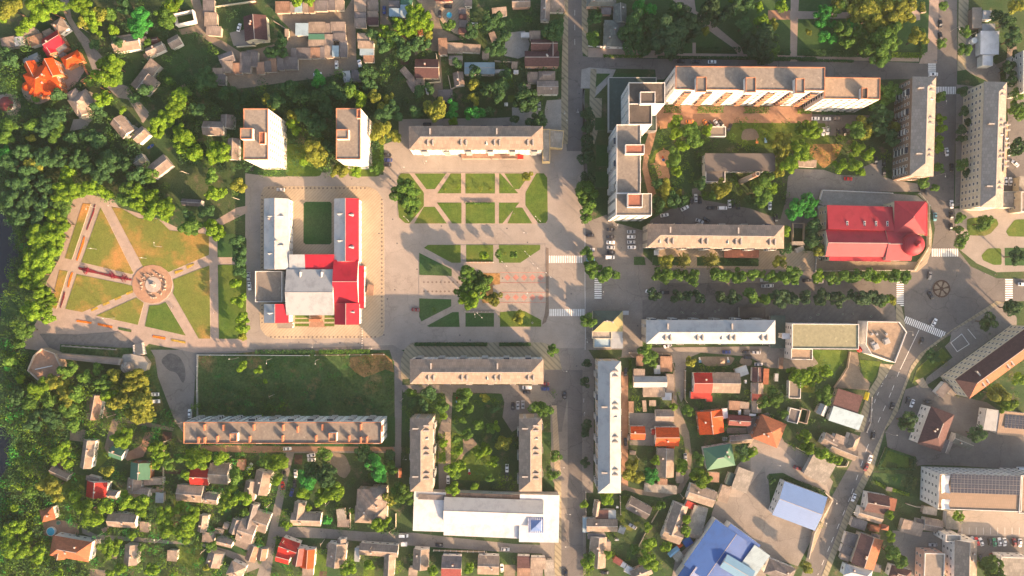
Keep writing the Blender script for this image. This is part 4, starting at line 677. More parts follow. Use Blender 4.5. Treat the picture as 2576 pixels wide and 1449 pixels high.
# ---- houses, sheds, garages : tile|name|desc|wall|bodies
HS='''00|mansion|mansion with many-gabled bright orange tiled roof|w_orange|415,800,290,250,-27,7,hip,3.2,orange;345,735,120,230,-27,6.6,gy,2.6,orange;520,690,120,190,-27,6.5,gy,2.6,orange;480,850,200,200,-27,6.3,hip,2.4,orange;350,900,110,120,10,6,pyr,2.5,orange;268,870,95,95,0,5.5,cone,1.4,orange
00|garage|orange hip-roofed garage beside the orange mansion|w_orange|722,598,190,125,-27,4,hip,2.2,orange
00|house|house with crimson red gabled roof|w_brick|535,415,190,150,-32,5,gx,2.2,crimson;500,505,110,100,-32,4.6,gy,1.6,crimson;615,480,110,70,-35,3.8,shed,.6,slate2
00|garage_row|terrace of grey, white and orange-brown roofs left of the crimson-roofed house|w_grey|85,430,140,110,-10,3.2,shed,.5,slate;190,415,90,95,-10,3.4,slab,0,white;300,340,150,80,-25,3.2,shed,.5,slate;360,405,160,95,-18,3.6,shed,.6,rust
00|house|grey hip-roofed house beside the lane above the crimson-roofed house|w_white|600,262,125,140,-35,4.2,hip,1.6,slate;480,330,90,60,-25,3,shed,.4,slate
00|shed|silver-grey arched shed above the orange mansion|w_grey|320,600,160,90,-25,3,gable,.9,metal
00|house|large pale grey house with steep crossing hipped roofs|w_beige|820,1030,220,190,-32,6,hip,3,slate3;740,960,120,110,-32,5.6,pyr,2.2,slate;890,1040,110,110,-32,5.4,pyr,2,slate3;820,1120,110,110,-32,5.5,gy,2,slate3
00|gazebo|round gazebo with brick-red roof at the left edge|w_white|60,1045,150,150,0,3,cone,1.4,darkred
00|house|long slate-roofed house above the kitchen gardens|w_white|1275,440,270,140,-8,4,gx,2,slate3;1250,390,200,70,-8,3.5,shed,.4,slate
00|shed|small slate lean-to beside a dark crown|w_grey|1435,400,80,60,-5,2.6,shed,.4,slate
00|shed|little brown-roofed shed above the long slate house|w_brick|1550,405,85,60,-12,2.8,gable,.8,brown
00|shed|slate gabled outbuilding at the garden end|w_white|1757,420,120,110,-28,3.4,gable,1.4,slate
00|house|narrow slate-roofed house with rusty porch|w_white|1560,495,185,95,-25,3.5,gx,1.5,slate;1475,562,55,50,-25,2.6,shed,.3,rust
00|ruined_house|roofless white-walled ruin overgrown inside|w_white|1848,170,215,135,-12,4,open,0,slate
00|garage_row|line of grey shed roofs beside the dirt lane|w_beige|2100,75,115,175,0,3,shed,.4,slate2;2120,195,125,140,2,3.2,shed,.4,slate3;2150,310,150,95,5,3,shed,.4,slate
00|house|L-shaped grey slate house among dark trees|w_grey|1450,830,190,200,38,4.5,gable,1.8,slate;1515,690,120,170,38,4.2,shed,.5,slate3
00|house|grey gabled house turned diagonally beside the footpath|w_white|1230,1275,200,150,50,4.2,gx,2,slate;1320,1310,110,50,-38,3.2,shed,.3,slateg
00|house|little brownish gabled house touching the bright trees|w_white|1412,1360,150,120,-42,3.8,gable,1.6,slate3
00|house|L-shaped slate house left of the left tower|w_white|2150,1290,215,140,2,4,gx,1.8,slate;2285,1222,130,135,2,4.1,gy,1.4,slate
00|shed|upright narrow slate shed beside the left tower|w_white|2345,1500,112,215,1,4,gy,1.4,slate
00|garage_row|cluster of dark slate shed roofs beside the dirt lane|w_grey|2280,585,150,110,-20,3,gable,.9,slate2;2290,670,105,110,0,3.2,shed,.4,slate3;2390,690,85,110,0,3,shed,.4,rust;2470,630,110,200,2,3.3,shed,.5,slate2;2195,715,110,60,0,2.8,shed,.3,slate3;2220,800,100,105,2,3,shed,.4,slate2;2540,590,110,160,2,3.1,shed,.4,slate2
10|house|maroon steep-roofed house with pale walls by the lane|w_cream|-5,285,230,250,-4,5,gy,2.6,brown
10|garage_row|row of slate and pale blue garage roofs at the top edge|w_beige|268,72,145,115,0,3,shed,.3,rust;370,75,50,105,0,3.1,shed,.3,slate;427,78,75,90,0,3.1,slab,0,lblue;500,75,60,105,0,3,shed,.3,slate3;560,75,60,105,0,3.1,shed,.3,rust;655,58,130,105,0,3.2,shed,.4,slate2;757,48,72,110,0,3,shed,.4,slate2;840,45,92,115,0,3.1,shed,.4,slate3
10|garage_row|block of slate garages with one pale blue and one green roof|w_beige|462,295,130,125,0,3.4,slab,0,lblue;612,280,165,118,0,3,shed,.3,slate3;722,290,50,110,0,3,shed,.3,slate;825,275,150,110,0,3.2,shed,.3,slate;610,370,165,56,0,3.3,slab,0,green;610,435,165,70,0,3,shed,.3,slate3;735,400,88,110,0,3.1,shed,.3,slate;840,370,128,80,0,3.3,shed,.3,slate2;735,520,88,125,0,3,shed,.3,slate3;800,515,68,112,0,3.5,slab,0,lblue;880,490,80,165,0,3,shed,.3,slate2
10|garage_row|dark brown and slate garage row in the middle of the garage yard|w_grey|380,530,58,90,0,3,shed,.3,slate2;480,535,138,108,0,3.1,shed,.3,slate2;602,532,105,105,0,3,shed,.3,rust;668,530,45,115,0,3.1,shed,.3,slate2
10|garage_row|slanting dark garage row at the lower left of the garage yard|w_grey|45,685,80,120,-4,3,shed,.3,rust;120,670,68,108,-4,3.1,shed,.3,slate2;168,657,80,130,-4,3,shed,.3,rust;245,645,68,120,-3,3.1,shed,.3,slate2;350,635,140,125,0,3.1,shed,.3,slate2
10|garage_row|upright column of striped slate garages right of the dirt lane|w_grey|1050,60,122,120,0,3,shed,.3,slate3;1175,50,108,100,0,3.1,shed,.3,slate;1175,142,108,68,0,3,shed,.3,slate3;1050,155,120,58,0,3,shed,.3,slate2;1050,230,120,90,0,3.1,shed,.3,slate;1175,213,112,75,0,3.2,shed,.3,brown
10|workshop|pale blue metal workshop roofs beside the big yellow-green crown|w_grey|1395,125,115,86,0,4,slab,0,lblue;1512,113,118,126,0,4.4,shed,.4,lblue;1390,42,110,72,0,3.5,shed,.3,slate2;1515,20,118,52,0,3.6,shed,.3,green
10|house|slate house with a pale blue and a rusty lean-to|w_white|1080,380,125,85,2,3.6,shed,.5,slate3;1105,450,160,75,1,3.8,shed,.5,slate3;1115,521,142,68,0,3.4,slab,0,lblue;1135,590,108,70,0,3,shed,.3,rust
10|shed|leaning pale blue sheet-metal shed|w_grey|915,770,75,110,-8,2.8,shed,.3,metal
10|shed|dark flat shed beside the leaning pale blue one|w_grey|1010,760,100,120,0,2.6,slab,0,slate2
10|house|big maroon-roofed house with paved yard|w_beige|1720,690,240,192,1,5,gx,1.8,brown;1655,820,80,60,0,3.6,shed,.3,slate
10|shed|narrow slanted shed left of the big maroon-roofed house|w_grey|1520,745,68,150,-42,2.8,shed,.3,slate
10|shed|grey lean-to with paved roof below the slanted shed|w_grey|1580,850,90,130,-30,2.8,shed,.3,slate
10|pergola|long dark brown row of shelters beside the pool yard|w_brown|2075,110,75,60,2,2.8,shed,.3,slate2;2080,170,80,55,2,2.8,shed,.3,brown;2085,240,85,75,2,2.9,shed,.3,slate2;2080,310,90,55,2,2.8,shed,.3,brown
10|house|pink-brown roofed house where the lanes fork|w_white|1880,468,88,165,-2,4,shed,.6,rust;2000,480,160,95,2,3.6,shed,.5,slate3;2150,485,220,80,3,3.4,shed,.4,slate3
10|house|square slate house half hidden by a dark crown|w_grey|2010,603,138,88,0,3.5,gable,1.2,slate
10|shed|small square slate shed by the white walls|w_grey|2310,555,68,84,0,2.6,shed,.3,slate3
10|warehouse|long pale blue ridged warehouse roof|w_white|2250,687,305,120,0,4.5,gx,1.0,lblue;2480,718,158,36,0,3,slab,0,metal
10|house|slate gabled house with white ridge below the pale blue warehouse|w_white|2040,795,105,135,-8,3.8,gy,1.5,slate
10|shed|dark slate flat shed above the olive tree|w_grey|1905,962,148,118,-2,3,shed,.4,slate2
10|shed|pale slate shed near the top edge by garden trees|w_grey|2450,120,148,88,-6,3,shed,.4,slate3
10|shed|tilted slate shed between dark trees|w_grey|2385,370,65,95,-20,2.8,shed,.3,slate
10|house|teal-walled house with slate roof at the top edge|w_blueish|2135,25,78,75,0,4,shed,.4,slate
10|house|house with salmon front at the top edge above the pool|w_pink|1890,-15,180,50,0,4,gx,1,darkred
20|house|slate house with pinkish gable at the top left of the main street|w_pink|92,25,185,95,-2,4,gx,1.4,slate
20|house|dark gabled chapel-like house with white front beside the main street|w_white|335,95,95,220,2,4.5,gy,2.2,slate;440,55,170,130,0,3.6,slab,0,slate3
20|house|pale slate outbuilding above the maroon villa|w_grey|230,355,112,88,0,3.4,shed,.4,slate3;132,352,85,50,0,3.2,slab,0,white
20|villa|large dark maroon-roofed villa at the kerb of the main street|w_pink|300,590,345,155,0,5.5,gx,2.4,brown;325,450,270,110,0,5.4,gx,2.2,brown;410,480,90,200,0,5.3,gy,2.6,brown
20|house|slate house with white-trimmed hips beside the main street|w_white|358,880,215,135,0,4.5,gable,1.8,slate;350,762,170,92,0,4.2,hip,1.4,slate;207,780,108,110,0,3.4,shed,.4,slate
20|shed|small corrugated shed left of the hipped slate house|w_grey|130,870,118,38,0,2.6,shed,.3,slate3
20|house|green-grey roofed house with pink front at the top edge|w_pink|900,22,300,85,0,4.5,hip,1.6,slateg;950,110,100,70,0,3.4,shed,.4,slate2
20|house|dark grey gabled house with white gable end|w_white|1088,135,130,185,-2,4.8,gy,2.4,slateg
20|house|old greenish slate house with fan-shaped hip at the corner|w_white|1030,335,210,265,2,4.6,hip,2.2,slateg
20|pavilion|small flat pavilion with white edge inside the green yard|w_white|2067,1325,165,100,0,3,flat,0,felt
31|shelter|broken flat-roofed shelter on the clay yard|w_white|395,195,185,75,3,3,shed,.3,slate3
31|ruined_house|roofless crumbling walls between the trees and the theatre|w_stone|310,905,130,235,2,2,open,0,slate
02|shed|steep brownish roof with white gable hidden by golden crowns|w_white|955,1200,120,250,10,4,gy,2,rust
03|house|long upright peach-roofed house with white sides|w_white|880,222,115,285,8,4.5,gy,1.8,slate3
03|house|dark green gabled cottage|w_white|1178,215,140,110,20,4,gx,2,green
03|house|larger green ridged roof house|w_brick|1412,390,200,168,3,5,gy,2.2,green
03|house|peach slate annexes joined below the green roof|w_white|1350,528,140,125,5,4,gy,1.5,slate3;1540,498,190,70,-2,3.8,slab,0,slate3;1400,612,200,100,6,4,gx,1.5,slate3
03|house|bright red gabled house on the left hillside|w_white|972,578,205,160,5,5,gy,2.4,red;930,475,130,50,15,3.8,shed,.3,slate
03|house|small slate house touching the bright red gable|w_white|1112,632,135,75,8,3.5,gx,1.4,slate
03|shed|slate gabled shed with brick-brown lean-to on the left slope|w_grey|600,420,200,85,25,3.4,gx,1.5,slate;620,315,120,80,50,3,shed,.4,brown
03|house|house half red and half slate with long white end wall|w_white|2010,450,190,165,3,4.5,gx,2,red;2205,420,195,205,4,4.6,gx,2.2,slate3
03|house|irregular slate house below the half-red roof|w_grey|1910,620,260,165,5,4,gx,1.6,slate3
03|house|little slate gabled house with white end below the half-red roof|w_white|2122,672,142,110,8,4,gx,1.6,slate
03|shed|rust-red flat shed beside a parked white car|w_brick|2425,330,80,108,2,2.8,slab,0,rust
03|house|house with brown and peach roof above the round pool|w_white|478,830,140,130,-14,4.5,hip,2.2,terra
03|villa|large villa with dark brown and terracotta hipped roof|w_white|712,1175,400,205,10,6,hip,3.4,terra;610,1215,110,120,10,5.5,gy,2.2,terra
03|house|slate hipped house with white and brick end wall|w_white|1232,892,290,138,3,4.5,gx,2,slate
03|shed|small peach-roofed shed right of the slate hipped house|w_grey|1452,955,88,108,3,3,shed,.4,slate3
03|house|narrow upright peach roof with bright white side|w_white|2040,920,88,170,8,3.8,gy,1.3,slate3
03|shed|cluttered grey flat shed by the lane|w_grey|2095,1060,120,100,5,2.8,slab,0,slate
03|house|big slate house complex at the bend of the lane|w_white|2480,1000,170,230,18,4.5,gx,1.8,slate;2370,950,100,150,18,4,gy,1.4,slate;2530,850,80,250,15,4.6,gy,1.8,slate2;2460,1110,170,130,22,4.2,shed,.5,slate3;2540,1220,110,160,20,4,gy,1.4,rust
03|house|low slate cottage left of the big slate complex|w_white|2260,1110,165,85,14,3.6,gx,1.4,slate
03|house|dark slate gabled house at the lower lane|w_grey|2155,1285,150,150,15,4,gy,1.6,slate
03|house|peach slate house at the bottom edge beside the lane|w_white|2375,1395,160,150,25,4.2,hip,1.8,slate3
03|house|upright slate cottage between hedged gardens|w_grey|1318,1235,135,205,4,4,gy,1.6,slate
03|shed|square peach-grey shed beside the bright green plot|w_grey|1732,1245,100,110,4,3,slab,0,slate3
03|shed|pale metal carport beside the peach annexes|w_grey|1605,660,80,105,2,2.8,slab,0,metal
13|house|upright slate house with lit peach slope left of the lane|w_white|60,510,160,240,12,4.2,gy,1.8,slate3
13|house|slate house above the upright peach one, cut by dark shade|w_white|-60,590,120,200,10,4,gy,1.6,slate
13|house|peach-roofed cottage where the lanes meet|w_white|50,905,155,200,18,4,gx,1.8,slate3
13|house|L-shaped cottage with steep lit gable at the road corner|w_white|505,880,300,130,2,4,gx,1.8,slate3;432,790,110,175,8,4,gy,2,slate3
13|ruined_house|half-roofed crumbling shed with cracked sheets|w_stone|858,830,90,115,-8,3,slab,0,cement
13|shed|paved-looking grey shed beside the crumbling one|w_grey|878,918,118,78,2,2.8,slab,0,slate
13|villa|stately old villa with many grey hips and peach slopes|w_beige|1160,730,300,300,3,7,hip,3,slate;1080,830,170,170,3,6.6,pyr,2.4,slate3;1240,820,150,170,3,6.7,pyr,2.6,slate3;1230,640,160,160,3,6.8,pyr,2.6,slate
13|house|house with dark red and vivid orange-red roofs in the road fork|w_white|330,1165,190,160,20,5,gx,2.4,red;275,1260,140,120,15,4.6,gx,1.6,red;520,1275,135,190,4,5,gy,1.2,orange;430,1250,110,180,10,5,gy,2.4,darkred
13|shed|peach shed below the orange-red roof|w_white|520,1410,110,95,4,3.2,slab,0,slate3
13|house|upright house half dark slate and half lit peach|w_white|810,1240,190,240,6,4.5,gy,2,slate3;860,1120,90,90,0,4,gy,1.4,slate
13|house|wide slate house with pale blue lean-to along the road|w_white|1235,1190,390,120,4,4.5,gx,1.8,slate;1340,1345,110,240,3,4.4,gy,1.8,slate3;1017,1235,52,140,3,3.6,slab,0,metal
13|house|upright house with slate and broken peach slope|w_white|1660,1280,160,210,3,4.3,gy,1.8,slate3;1580,1410,90,90,5,3.5,shed,.4,slate3
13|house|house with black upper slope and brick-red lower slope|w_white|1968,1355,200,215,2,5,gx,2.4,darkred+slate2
13|house|square slate house with sunlit lower slope at the bottom edge|w_white|2340,1340,218,190,2,4.5,gx,1.8,slate3
13|shed|orange-brown shed roof beside the dark round tree|w_brick|1436,412,60,90,0,2.8,gable,.8,terra
22|house|long slate house with blue-grey metal patches|w_white|1280,885,112,145,0,4.2,shed,.5,slate;1390,945,335,112,0,4.4,gx,1.6,metal;1590,960,80,190,2,4,shed,.4,slate3;1430,1050,220,95,1,4,shed,.4,slate3;1560,1088,92,80,2,3.6,slab,0,white
22|shed|rough brown patched shed in the yard corner|w_grey|1552,765,120,155,0,2.8,slab,0,rust
22|shed|narrow pale sheet-metal shed|w_grey|1462,820,62,90,0,2.7,slab,0,metal
22|shed|rusty shed under the round-crowned tree|w_grey|1285,735,70,100,0,2.7,slab,0,rust
22|house|semi-detached house with scarlet half and slate half|w_white|1920,955,185,205,0,5,gx,2.2,red;2150,955,285,205,1,4.9,gx,2.2,slate3;1900,1080,205,70,0,3.8,shed,.4,red;1985,1115,60,60,0,3.4,slab,0,red
22|shed|angular grey metal lean-to beside the slate half|w_grey|2310,840,125,95,-20,3,shed,.4,metal
22|garage_row|upright strip of brown, slate and maroon sheds|w_white|2472,872,112,148,2,3.4,gy,.8,brown;2472,1010,115,110,2,3.2,gy,.9,slate;2462,1100,98,78,2,3,slab,0,darkred;2462,1195,98,120,2,3,gy,.8,slate3
22|house|orange-brown roof strip at the side lane|w_white|2555,890,55,160,2,4,shed,.5,terra
22|shed|small square slate shed with pale edge in the dark yard|w_grey|1415,1160,68,60,0,2.6,shed,.3,slate3
22|shed|tiny rusty shed against the apartment yard wall|w_grey|1200,1195,50,110,0,2.6,slab,0,rust
22|shed|narrow slanted slate shed in the dark yard|w_grey|1333,1188,38,115,-5,2.6,shed,.3,slate3
22|shed|slate gabled garage above the scarlet roofs|w_white|1535,1290,185,122,0,3.5,gx,1.3,slate
22|shed|patched brown sheds beside the garden|w_grey|2238,1182,110,92,2,2.8,slab,0,rust;2340,1180,92,70,5,2.8,slab,0,slate3
22|house|big bright orange gabled house|w_brick|2000,1350,250,230,-6,5,gy,2.4,orange;2050,1290,130,120,-6,5.1,gx,1.8,orange
22|house|low dark brown and red gabled bungalow right of the bright orange house|w_brick|2290,1335,222,105,3,3.8,gx,1.4,darkred
22|house|broad terracotta hip-roofed house at the clay yard|w_brick|2590,1440,270,260,22,5,hip,2.8,terra
32|annex|low dark flat annex at the corner of the diagonal tiled block|w_white|1770,1025,150,90,-48,4,slab,0,slate2;1850,1035,70,100,-48,3.6,slab,0,felt
22|shed|white flat annex touching the bright orange house|w_white|2145,1262,50,100,-6,3.2,slab,0,white
23|house|small house with red upper and orange lower slope|w_white|1265,10,145,135,0,4.2,gx,1.8,orange
23|house|house with vivid red and orange roof and orange porch|w_white|1560,48,235,190,0,5,gx,2.4,orange;1440,0,70,60,0,4.4,pyr,1.2,red;1595,158,82,26,0,3.4,slab,0,orange
23|house|long upright slate house below the vivid orange roof|w_white|1545,310,170,290,1,4.2,gy,1.7,slatew
23|shed|brick-pale paved shed below the long upright slate house|w_grey|1515,500,98,62,3,2.7,slab,0,rust
23|shed|long crumbling rubble-roofed shed along the dirt lane|w_grey|1495,570,330,85,5,2.7,slab,0,cement
23|shed|grey slab-roofed shed beside the round yellow-green tree|w_grey|1690,460,75,108,0,2.7,slab,0,slate
23|house|green hip-roofed house in the southern gardens|w_white|2085,250,290,225,-10,5,hip,2.6,green
23|shed|long slate gabled shed above the green roof|w_white|2300,75,215,82,-4,3.2,gx,1.3,slate3
23|shed|square peach shed below the green roof|w_grey|2022,455,125,98,3,2.8,slab,0,rust
23|shed|dark green tilted shed by the clay yard|w_grey|2200,475,80,130,18,2.8,slab,0,dgreen
23|warehouse|broad concrete-roofed warehouse beside the clay yard|w_grey|2320,485,165,225,20,3.8,slab,0,cement
23|warehouse|narrow slab-roofed store left of the concrete-roofed warehouse|w_grey|2140,625,105,170,18,3.4,slab,0,slate3
23|house|metal-roofed house with red lean-to|w_white|1910,640,280,165,18,4.5,gx,1.6,slate3;1805,742,120,68,25,3.2,shed,.3,red
23|warehouse|long patched slab roof diagonal to the market|w_grey|1870,890,145,290,14,3.6,slab,0,cement;1870,1030,170,90,14,3.4,slab,0,slate3
23|house|diagonal slate house with bright lit gable|w_white|1650,880,150,320,20,4.8,gy,2.2,slate;1620,1020,200,175,20,4.6,gx,2,slate3
23|house|tilted patchwork slate house in the middle of the gardens|w_white|1278,768,235,135,28,4,gx,1.8,slate2
23|house|sprawling peach and brown roofed house at the street corner|w_white|905,940,310,130,0,4.4,gx,1.6,slate3;850,770,60,150,8,4.2,gy,2,slate3;905,830,130,90,0,4,shed,.4,brown;1000,830,92,88,0,3.8,slab,0,metal;735,935,50,152,0,3.4,slab,0,lblue
23|house|upright house with peach slope near the bottom|w_white|865,1210,165,310,3,4.4,gy,2,slate3;945,1150,100,95,0,4.2,slab,0,slate3;850,1050,180,60,2,3.6,shed,.4,slate2
23|shed|maroon tilted shed roof in the lower gardens|w_brick|1065,1300,88,62,30,3,slab,0,darkred
23|shed|small white sheet shed in the lower gardens|w_white|1120,1338,50,52,28,2.6,slab,0,white
23|shed|large white sheet roof near the bottom edge|w_white|1180,1392,92,72,28,2.8,slab,0,white
23|house|grey gabled house at the bottom edge behind the market|w_pink|1300,1415,210,110,-22,4,gx,1.6,slate
23|house|brown-roofed house at the bottom left of the main street|w_white|118,1310,132,120,1,4.2,slab,0,brown;118,1412,132,92,1,4,slab,0,rust;262,1322,150,118,1,4.3,shed,.5,slate3;245,1420,130,90,1,4,slab,0,slate3
23|shed|cracked concrete roof beside the main street bottom|w_grey|372,1375,105,175,-8,3,slab,0,cement
32|garage|flat grey garage with white edge among garden trees|w_white|268,1022,118,175,2,3.4,flat,0,felt
32|house|brown flat-roofed house at the diagonal street|w_beige|800,1145,265,200,18,4.5,slab,0,brown
32|shop|pale blue metal-roofed shop at the diagonal street|w_white|785,1308,320,155,18,4.5,shed,.6,lblue
32|shed|dark flat-roofed shed with white edge|w_white|258,1285,108,140,14,3,flat,0,slate2
32|ruined_house|roofless shed overgrown with weeds|w_stone|368,1292,105,155,14,3,open,0,slate
33|house|slate hip-roofed house at the bend of the diagonal street|w_white|620,95,150,130,28,4.2,gable,1.6,slate;730,90,140,110,20,4.2,shed,.5,slate;760,190,280,110,22,4.3,gx,1.6,slate3;850,110,110,180,20,4.4,hip,1.8,slate3
33|warehouse|square slab-roofed warehouse with white patched sheets|w_grey|520,375,250,235,28,4,slab,0,cement
33|house|maroon-roofed house with white side wall|w_white|1095,720,225,190,10,5,gx,2.2,brown;1030,838,250,120,16,4,gx,1.4,slate3
33|shed|pale red shed roof|w_pink|1252,728,70,125,12,3,slab,0,feltr
33|shed|rust-red sheds in the cluttered yard|w_brick|1072,970,100,62,10,2.8,slab,0,terra;1176,962,78,52,10,2.8,pyr,.9,feltr
33|house|dark flat-roofed house with rusty patch by the diagonal street|w_grey|915,925,150,100,18,3.2,slab,0,slate2
33|shed|mossy concrete-roofed shed with white wall|w_white|850,1090,165,130,16,3.2,slab,0,slate2;790,1190,110,90,20,3,slab,0,slate2
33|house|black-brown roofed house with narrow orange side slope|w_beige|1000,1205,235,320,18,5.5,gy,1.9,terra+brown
33|shed|big crumbling grey slate barn|w_grey|1450,965,215,135,14,3.4,shed,.6,slate
33|shed|grey slate barn with two white sheets|w_grey|1660,940,185,125,10,3.6,gx,1.2,slate
33|shed|stone-brown shed above the two slate barns|w_stone|1630,792,140,80,8,2.8,slab,0,cement
33|garage|pale flat garage beside the parking yard|w_white|1862,890,135,180,3,3.6,slab,0,cement
33|house|pale metal hip-roofed house at the bottom edge|w_blueish|905,1420,280,120,14,4.5,hip,1.8,metal
33|house|brown hip-roofed house at the bottom edge|w_white|1330,1425,210,120,16,4.6,hip,1.8,brown
33|house|black-roofed house in the bottom corner of the violet shop yard|w_white|120,1400,290,160,22,5,hip,2,slate2
33|house|slate gabled house behind the brown office roof|w_white|1960,95,200,110,22,4,gx,1.5,slateg
31|house|small beige house at the far right edge|w_beige|2560,400,70,150,0,5,shed,.5,cement
30|apartment_block|grey block cut off by the right edge|w_grey|2600,720,70,420,0,12,flat,0,felt
31|apartment_block|beige block cut off by the right edge beside parked cars|w_beige|2600,580,110,200,0,9,flat,0,felt'''
for ln in HS.split('\n'):
    t,n_,de,wl,bo=ln.split('|'); cat={'garage_row':'garages','ruined_house':'ruin','apartment_block':AP_}.get(n_,n_)
    bld(t,n_,cat,de,wl,bo,fixed=True,chim=n_ in('house','villa','mansion'))
for q in """10|310,330,40,75,0,slate3 10|2198,243,62,26,0,white 20|40,725,50,40,0,white 20|25,655,60,70,4,slate3 22|1493,735,30,40,0,slate3 22|2352,942,18,36,0,white 22|2290,1250,26,52,0,white 22|2365,1252,62,60,4,slate 22|2420,1277,64,24,2,white 22|1197,1237,50,40,0,slate3 23|2143,72,48,40,0,cement 23|1060,757,24,20,0,white 23|1105,985,66,74,22,metal 23|1055,1085,42,20,0,metal 03|1545,592,46,40,5,slate3 03|1602,580,60,56,10,rust 03|965,1122,46,84,4,slate 03|2275,945,56,66,20,slate 03|2205,1000,88,52,10,slate3 33|1525,905,70,62,10,slate2 33|1092,1050,74,42,10,slate2 33|775,1262,92,66,20,slate 33|1095,1372,82,74,8,slate2 32|110,582,46,30,-5,white 32|132,758,42,112,3,rust 32|86,900,34,78,3,metal 32|545,1225,90,110,25,metal 00|1430,305,70,50,-5,slate 00|620,545,60,50,-25,slate2 10|1650,310,54,92,-8,terra 10|1720,905,26,90,-12,metal 13|60,1230,90,120,10,rust 13|1490,1130,60,40,0,white 33|1905,1080,90,60,5,felt 33|1220,575,60,40,12,slate2 01|1405,165,120,110,-35,slateg 01|1600,230,230,150,-38,slate 01|1930,590,200,70,4,slate2 31|320,1060,90,50,-20,cement 31|305,1000,130,40,0,cement 10|1110,20,60,60,0,slate 23|1030,150,46,60,0,slate2 23|1215,210,60,40,8,slate 23|1180,55,40,60,0,slate2 22|1640,1110,30,50,0,slate3 03|1050,980,50,36,-20,slate 13|740,1150,60,44,8,slate""".split():
    t,v=q.split('|'); x,y,w_,d_,a_,m_=v.split(','); hh=2.3+random.random()*.5; big=float(w_)*float(d_)>9000
    nm=dict(slate='slate-roofed',slate2='dark-roofed',slate3='pale slate-roofed',slateg='grey-green-roofed',white='white-roofed',rust='rusty-roofed',metal='sheet-metal',cement='slab-roofed',felt='felt-roofed',terra='terracotta-roofed')[m_]
    bld(t,'shed','shed',('' if big else 'tiny ')+nm+(' outbuilding' if big else ' shed'),'w_grey','%s,%s,%s,%s,%s,%.1f,%s,%s,%s'%(x,y,w_,d_,a_,hh+(1 if big else 0),'gable' if big else random.choice(('slab','shed')),1.3 if big else .3,m_),chim=False,win=False)
# ================================================================ CARS
def loft(secs,mi=0,mb=None):
    mb=mb or MB(); n0=len(mb.v); m=len(secs[0])
    for s in secs: mb.v+=s
    for i in range(len(secs)-1):
        for j in range(m-1): a=n0+i*m+j; mb.f.append((a,a+1,a+m+1,a+m)); mb.m.append(mi)
    mb.f.append(tuple(n0+j for j in range(m))[::-1]); mb.m.append(mi); k=n0+(len(secs)-1)*m; mb.f.append(tuple(k+j for j in range(m))); mb.m.append(mi)
    return mb
def car_meshes(van):
    L,W=(5.0,1.95) if van else (4.4,1.8); a=L/2
    prof=[(-a,.45,.80,.92),(-a+.15,.35,.92,.97),(-a+.9,.32,.98,1),(a-1.3,.32,.95,1),(a-.4,.32,.85,.95),(a-.08,.38,.72,.86),(a,.45,.62,.78)]
    if van: prof=[(-a,.4,1.1,.95),(-a+.1,.34,1.2,1),(a-1.3,.34,1.2,1),(a-.5,.34,1.0,.96),(a,.45,.75,.86)]
    secs=[]
    for x,z0,z1,k in prof:
        w=W/2*k; secs.append([(x,-w,z0),(x,-w,z1-.12),(x,-w*.88,z1),(x,w*.88,z1),(x,w,z1-.12),(x,w,z0)])
    body=loft(secs)
    if van: cab=[(-a+.12,1.12,.93),(-a+.2,1.95,.84),(a-1.75,1.98,.84),(a-.95,1.15,.9)]
    else: cab=[(-a+.45,.92,.86),(-a+1.15,1.42,.72),(a-1.95,1.45,.72),(a-1.2,.93,.84)]
    g=loft([[(x,-W/2*k,.9),(x,-W/2*k,z),(x,W/2*k,z),(x,W/2*k,.9)] for x,z,k in cab])
    x0,x1=cab[1][0]+.02,cab[2][0]-.02; k=cab[1][2]; z=max(cab[1][1],cab[2][1])
    r=MB(); r.box(x0,-W/2*k+.04,cab[1][1]-.03,x1,W/2*k-.04,z+.05)
    w=MB(); n=12; v=[(.32*math.cos(6.283*i/n),s,.32*math.sin(6.283*i/n)) for s in(-.11,.11) for i in range(n)]; w.add(v,[(i,(i+1)%n,n+(i+1)%n,n+i) for i in range(n)]+[tuple(range(n))[::-1],tuple(range(n,2*n))])
    hl=MB(); hl.box(-.06,-.2,-.08,.06,.2,.08)
    return body.me('body',['car_white']),g.me('windows',['glass']),r.me('car_roof',['car_white']),w.me('wheel',['tyre']),hl.me('headlight',['lampglass']),L,W
CM=[car_meshes(False),car_meshes(True)]
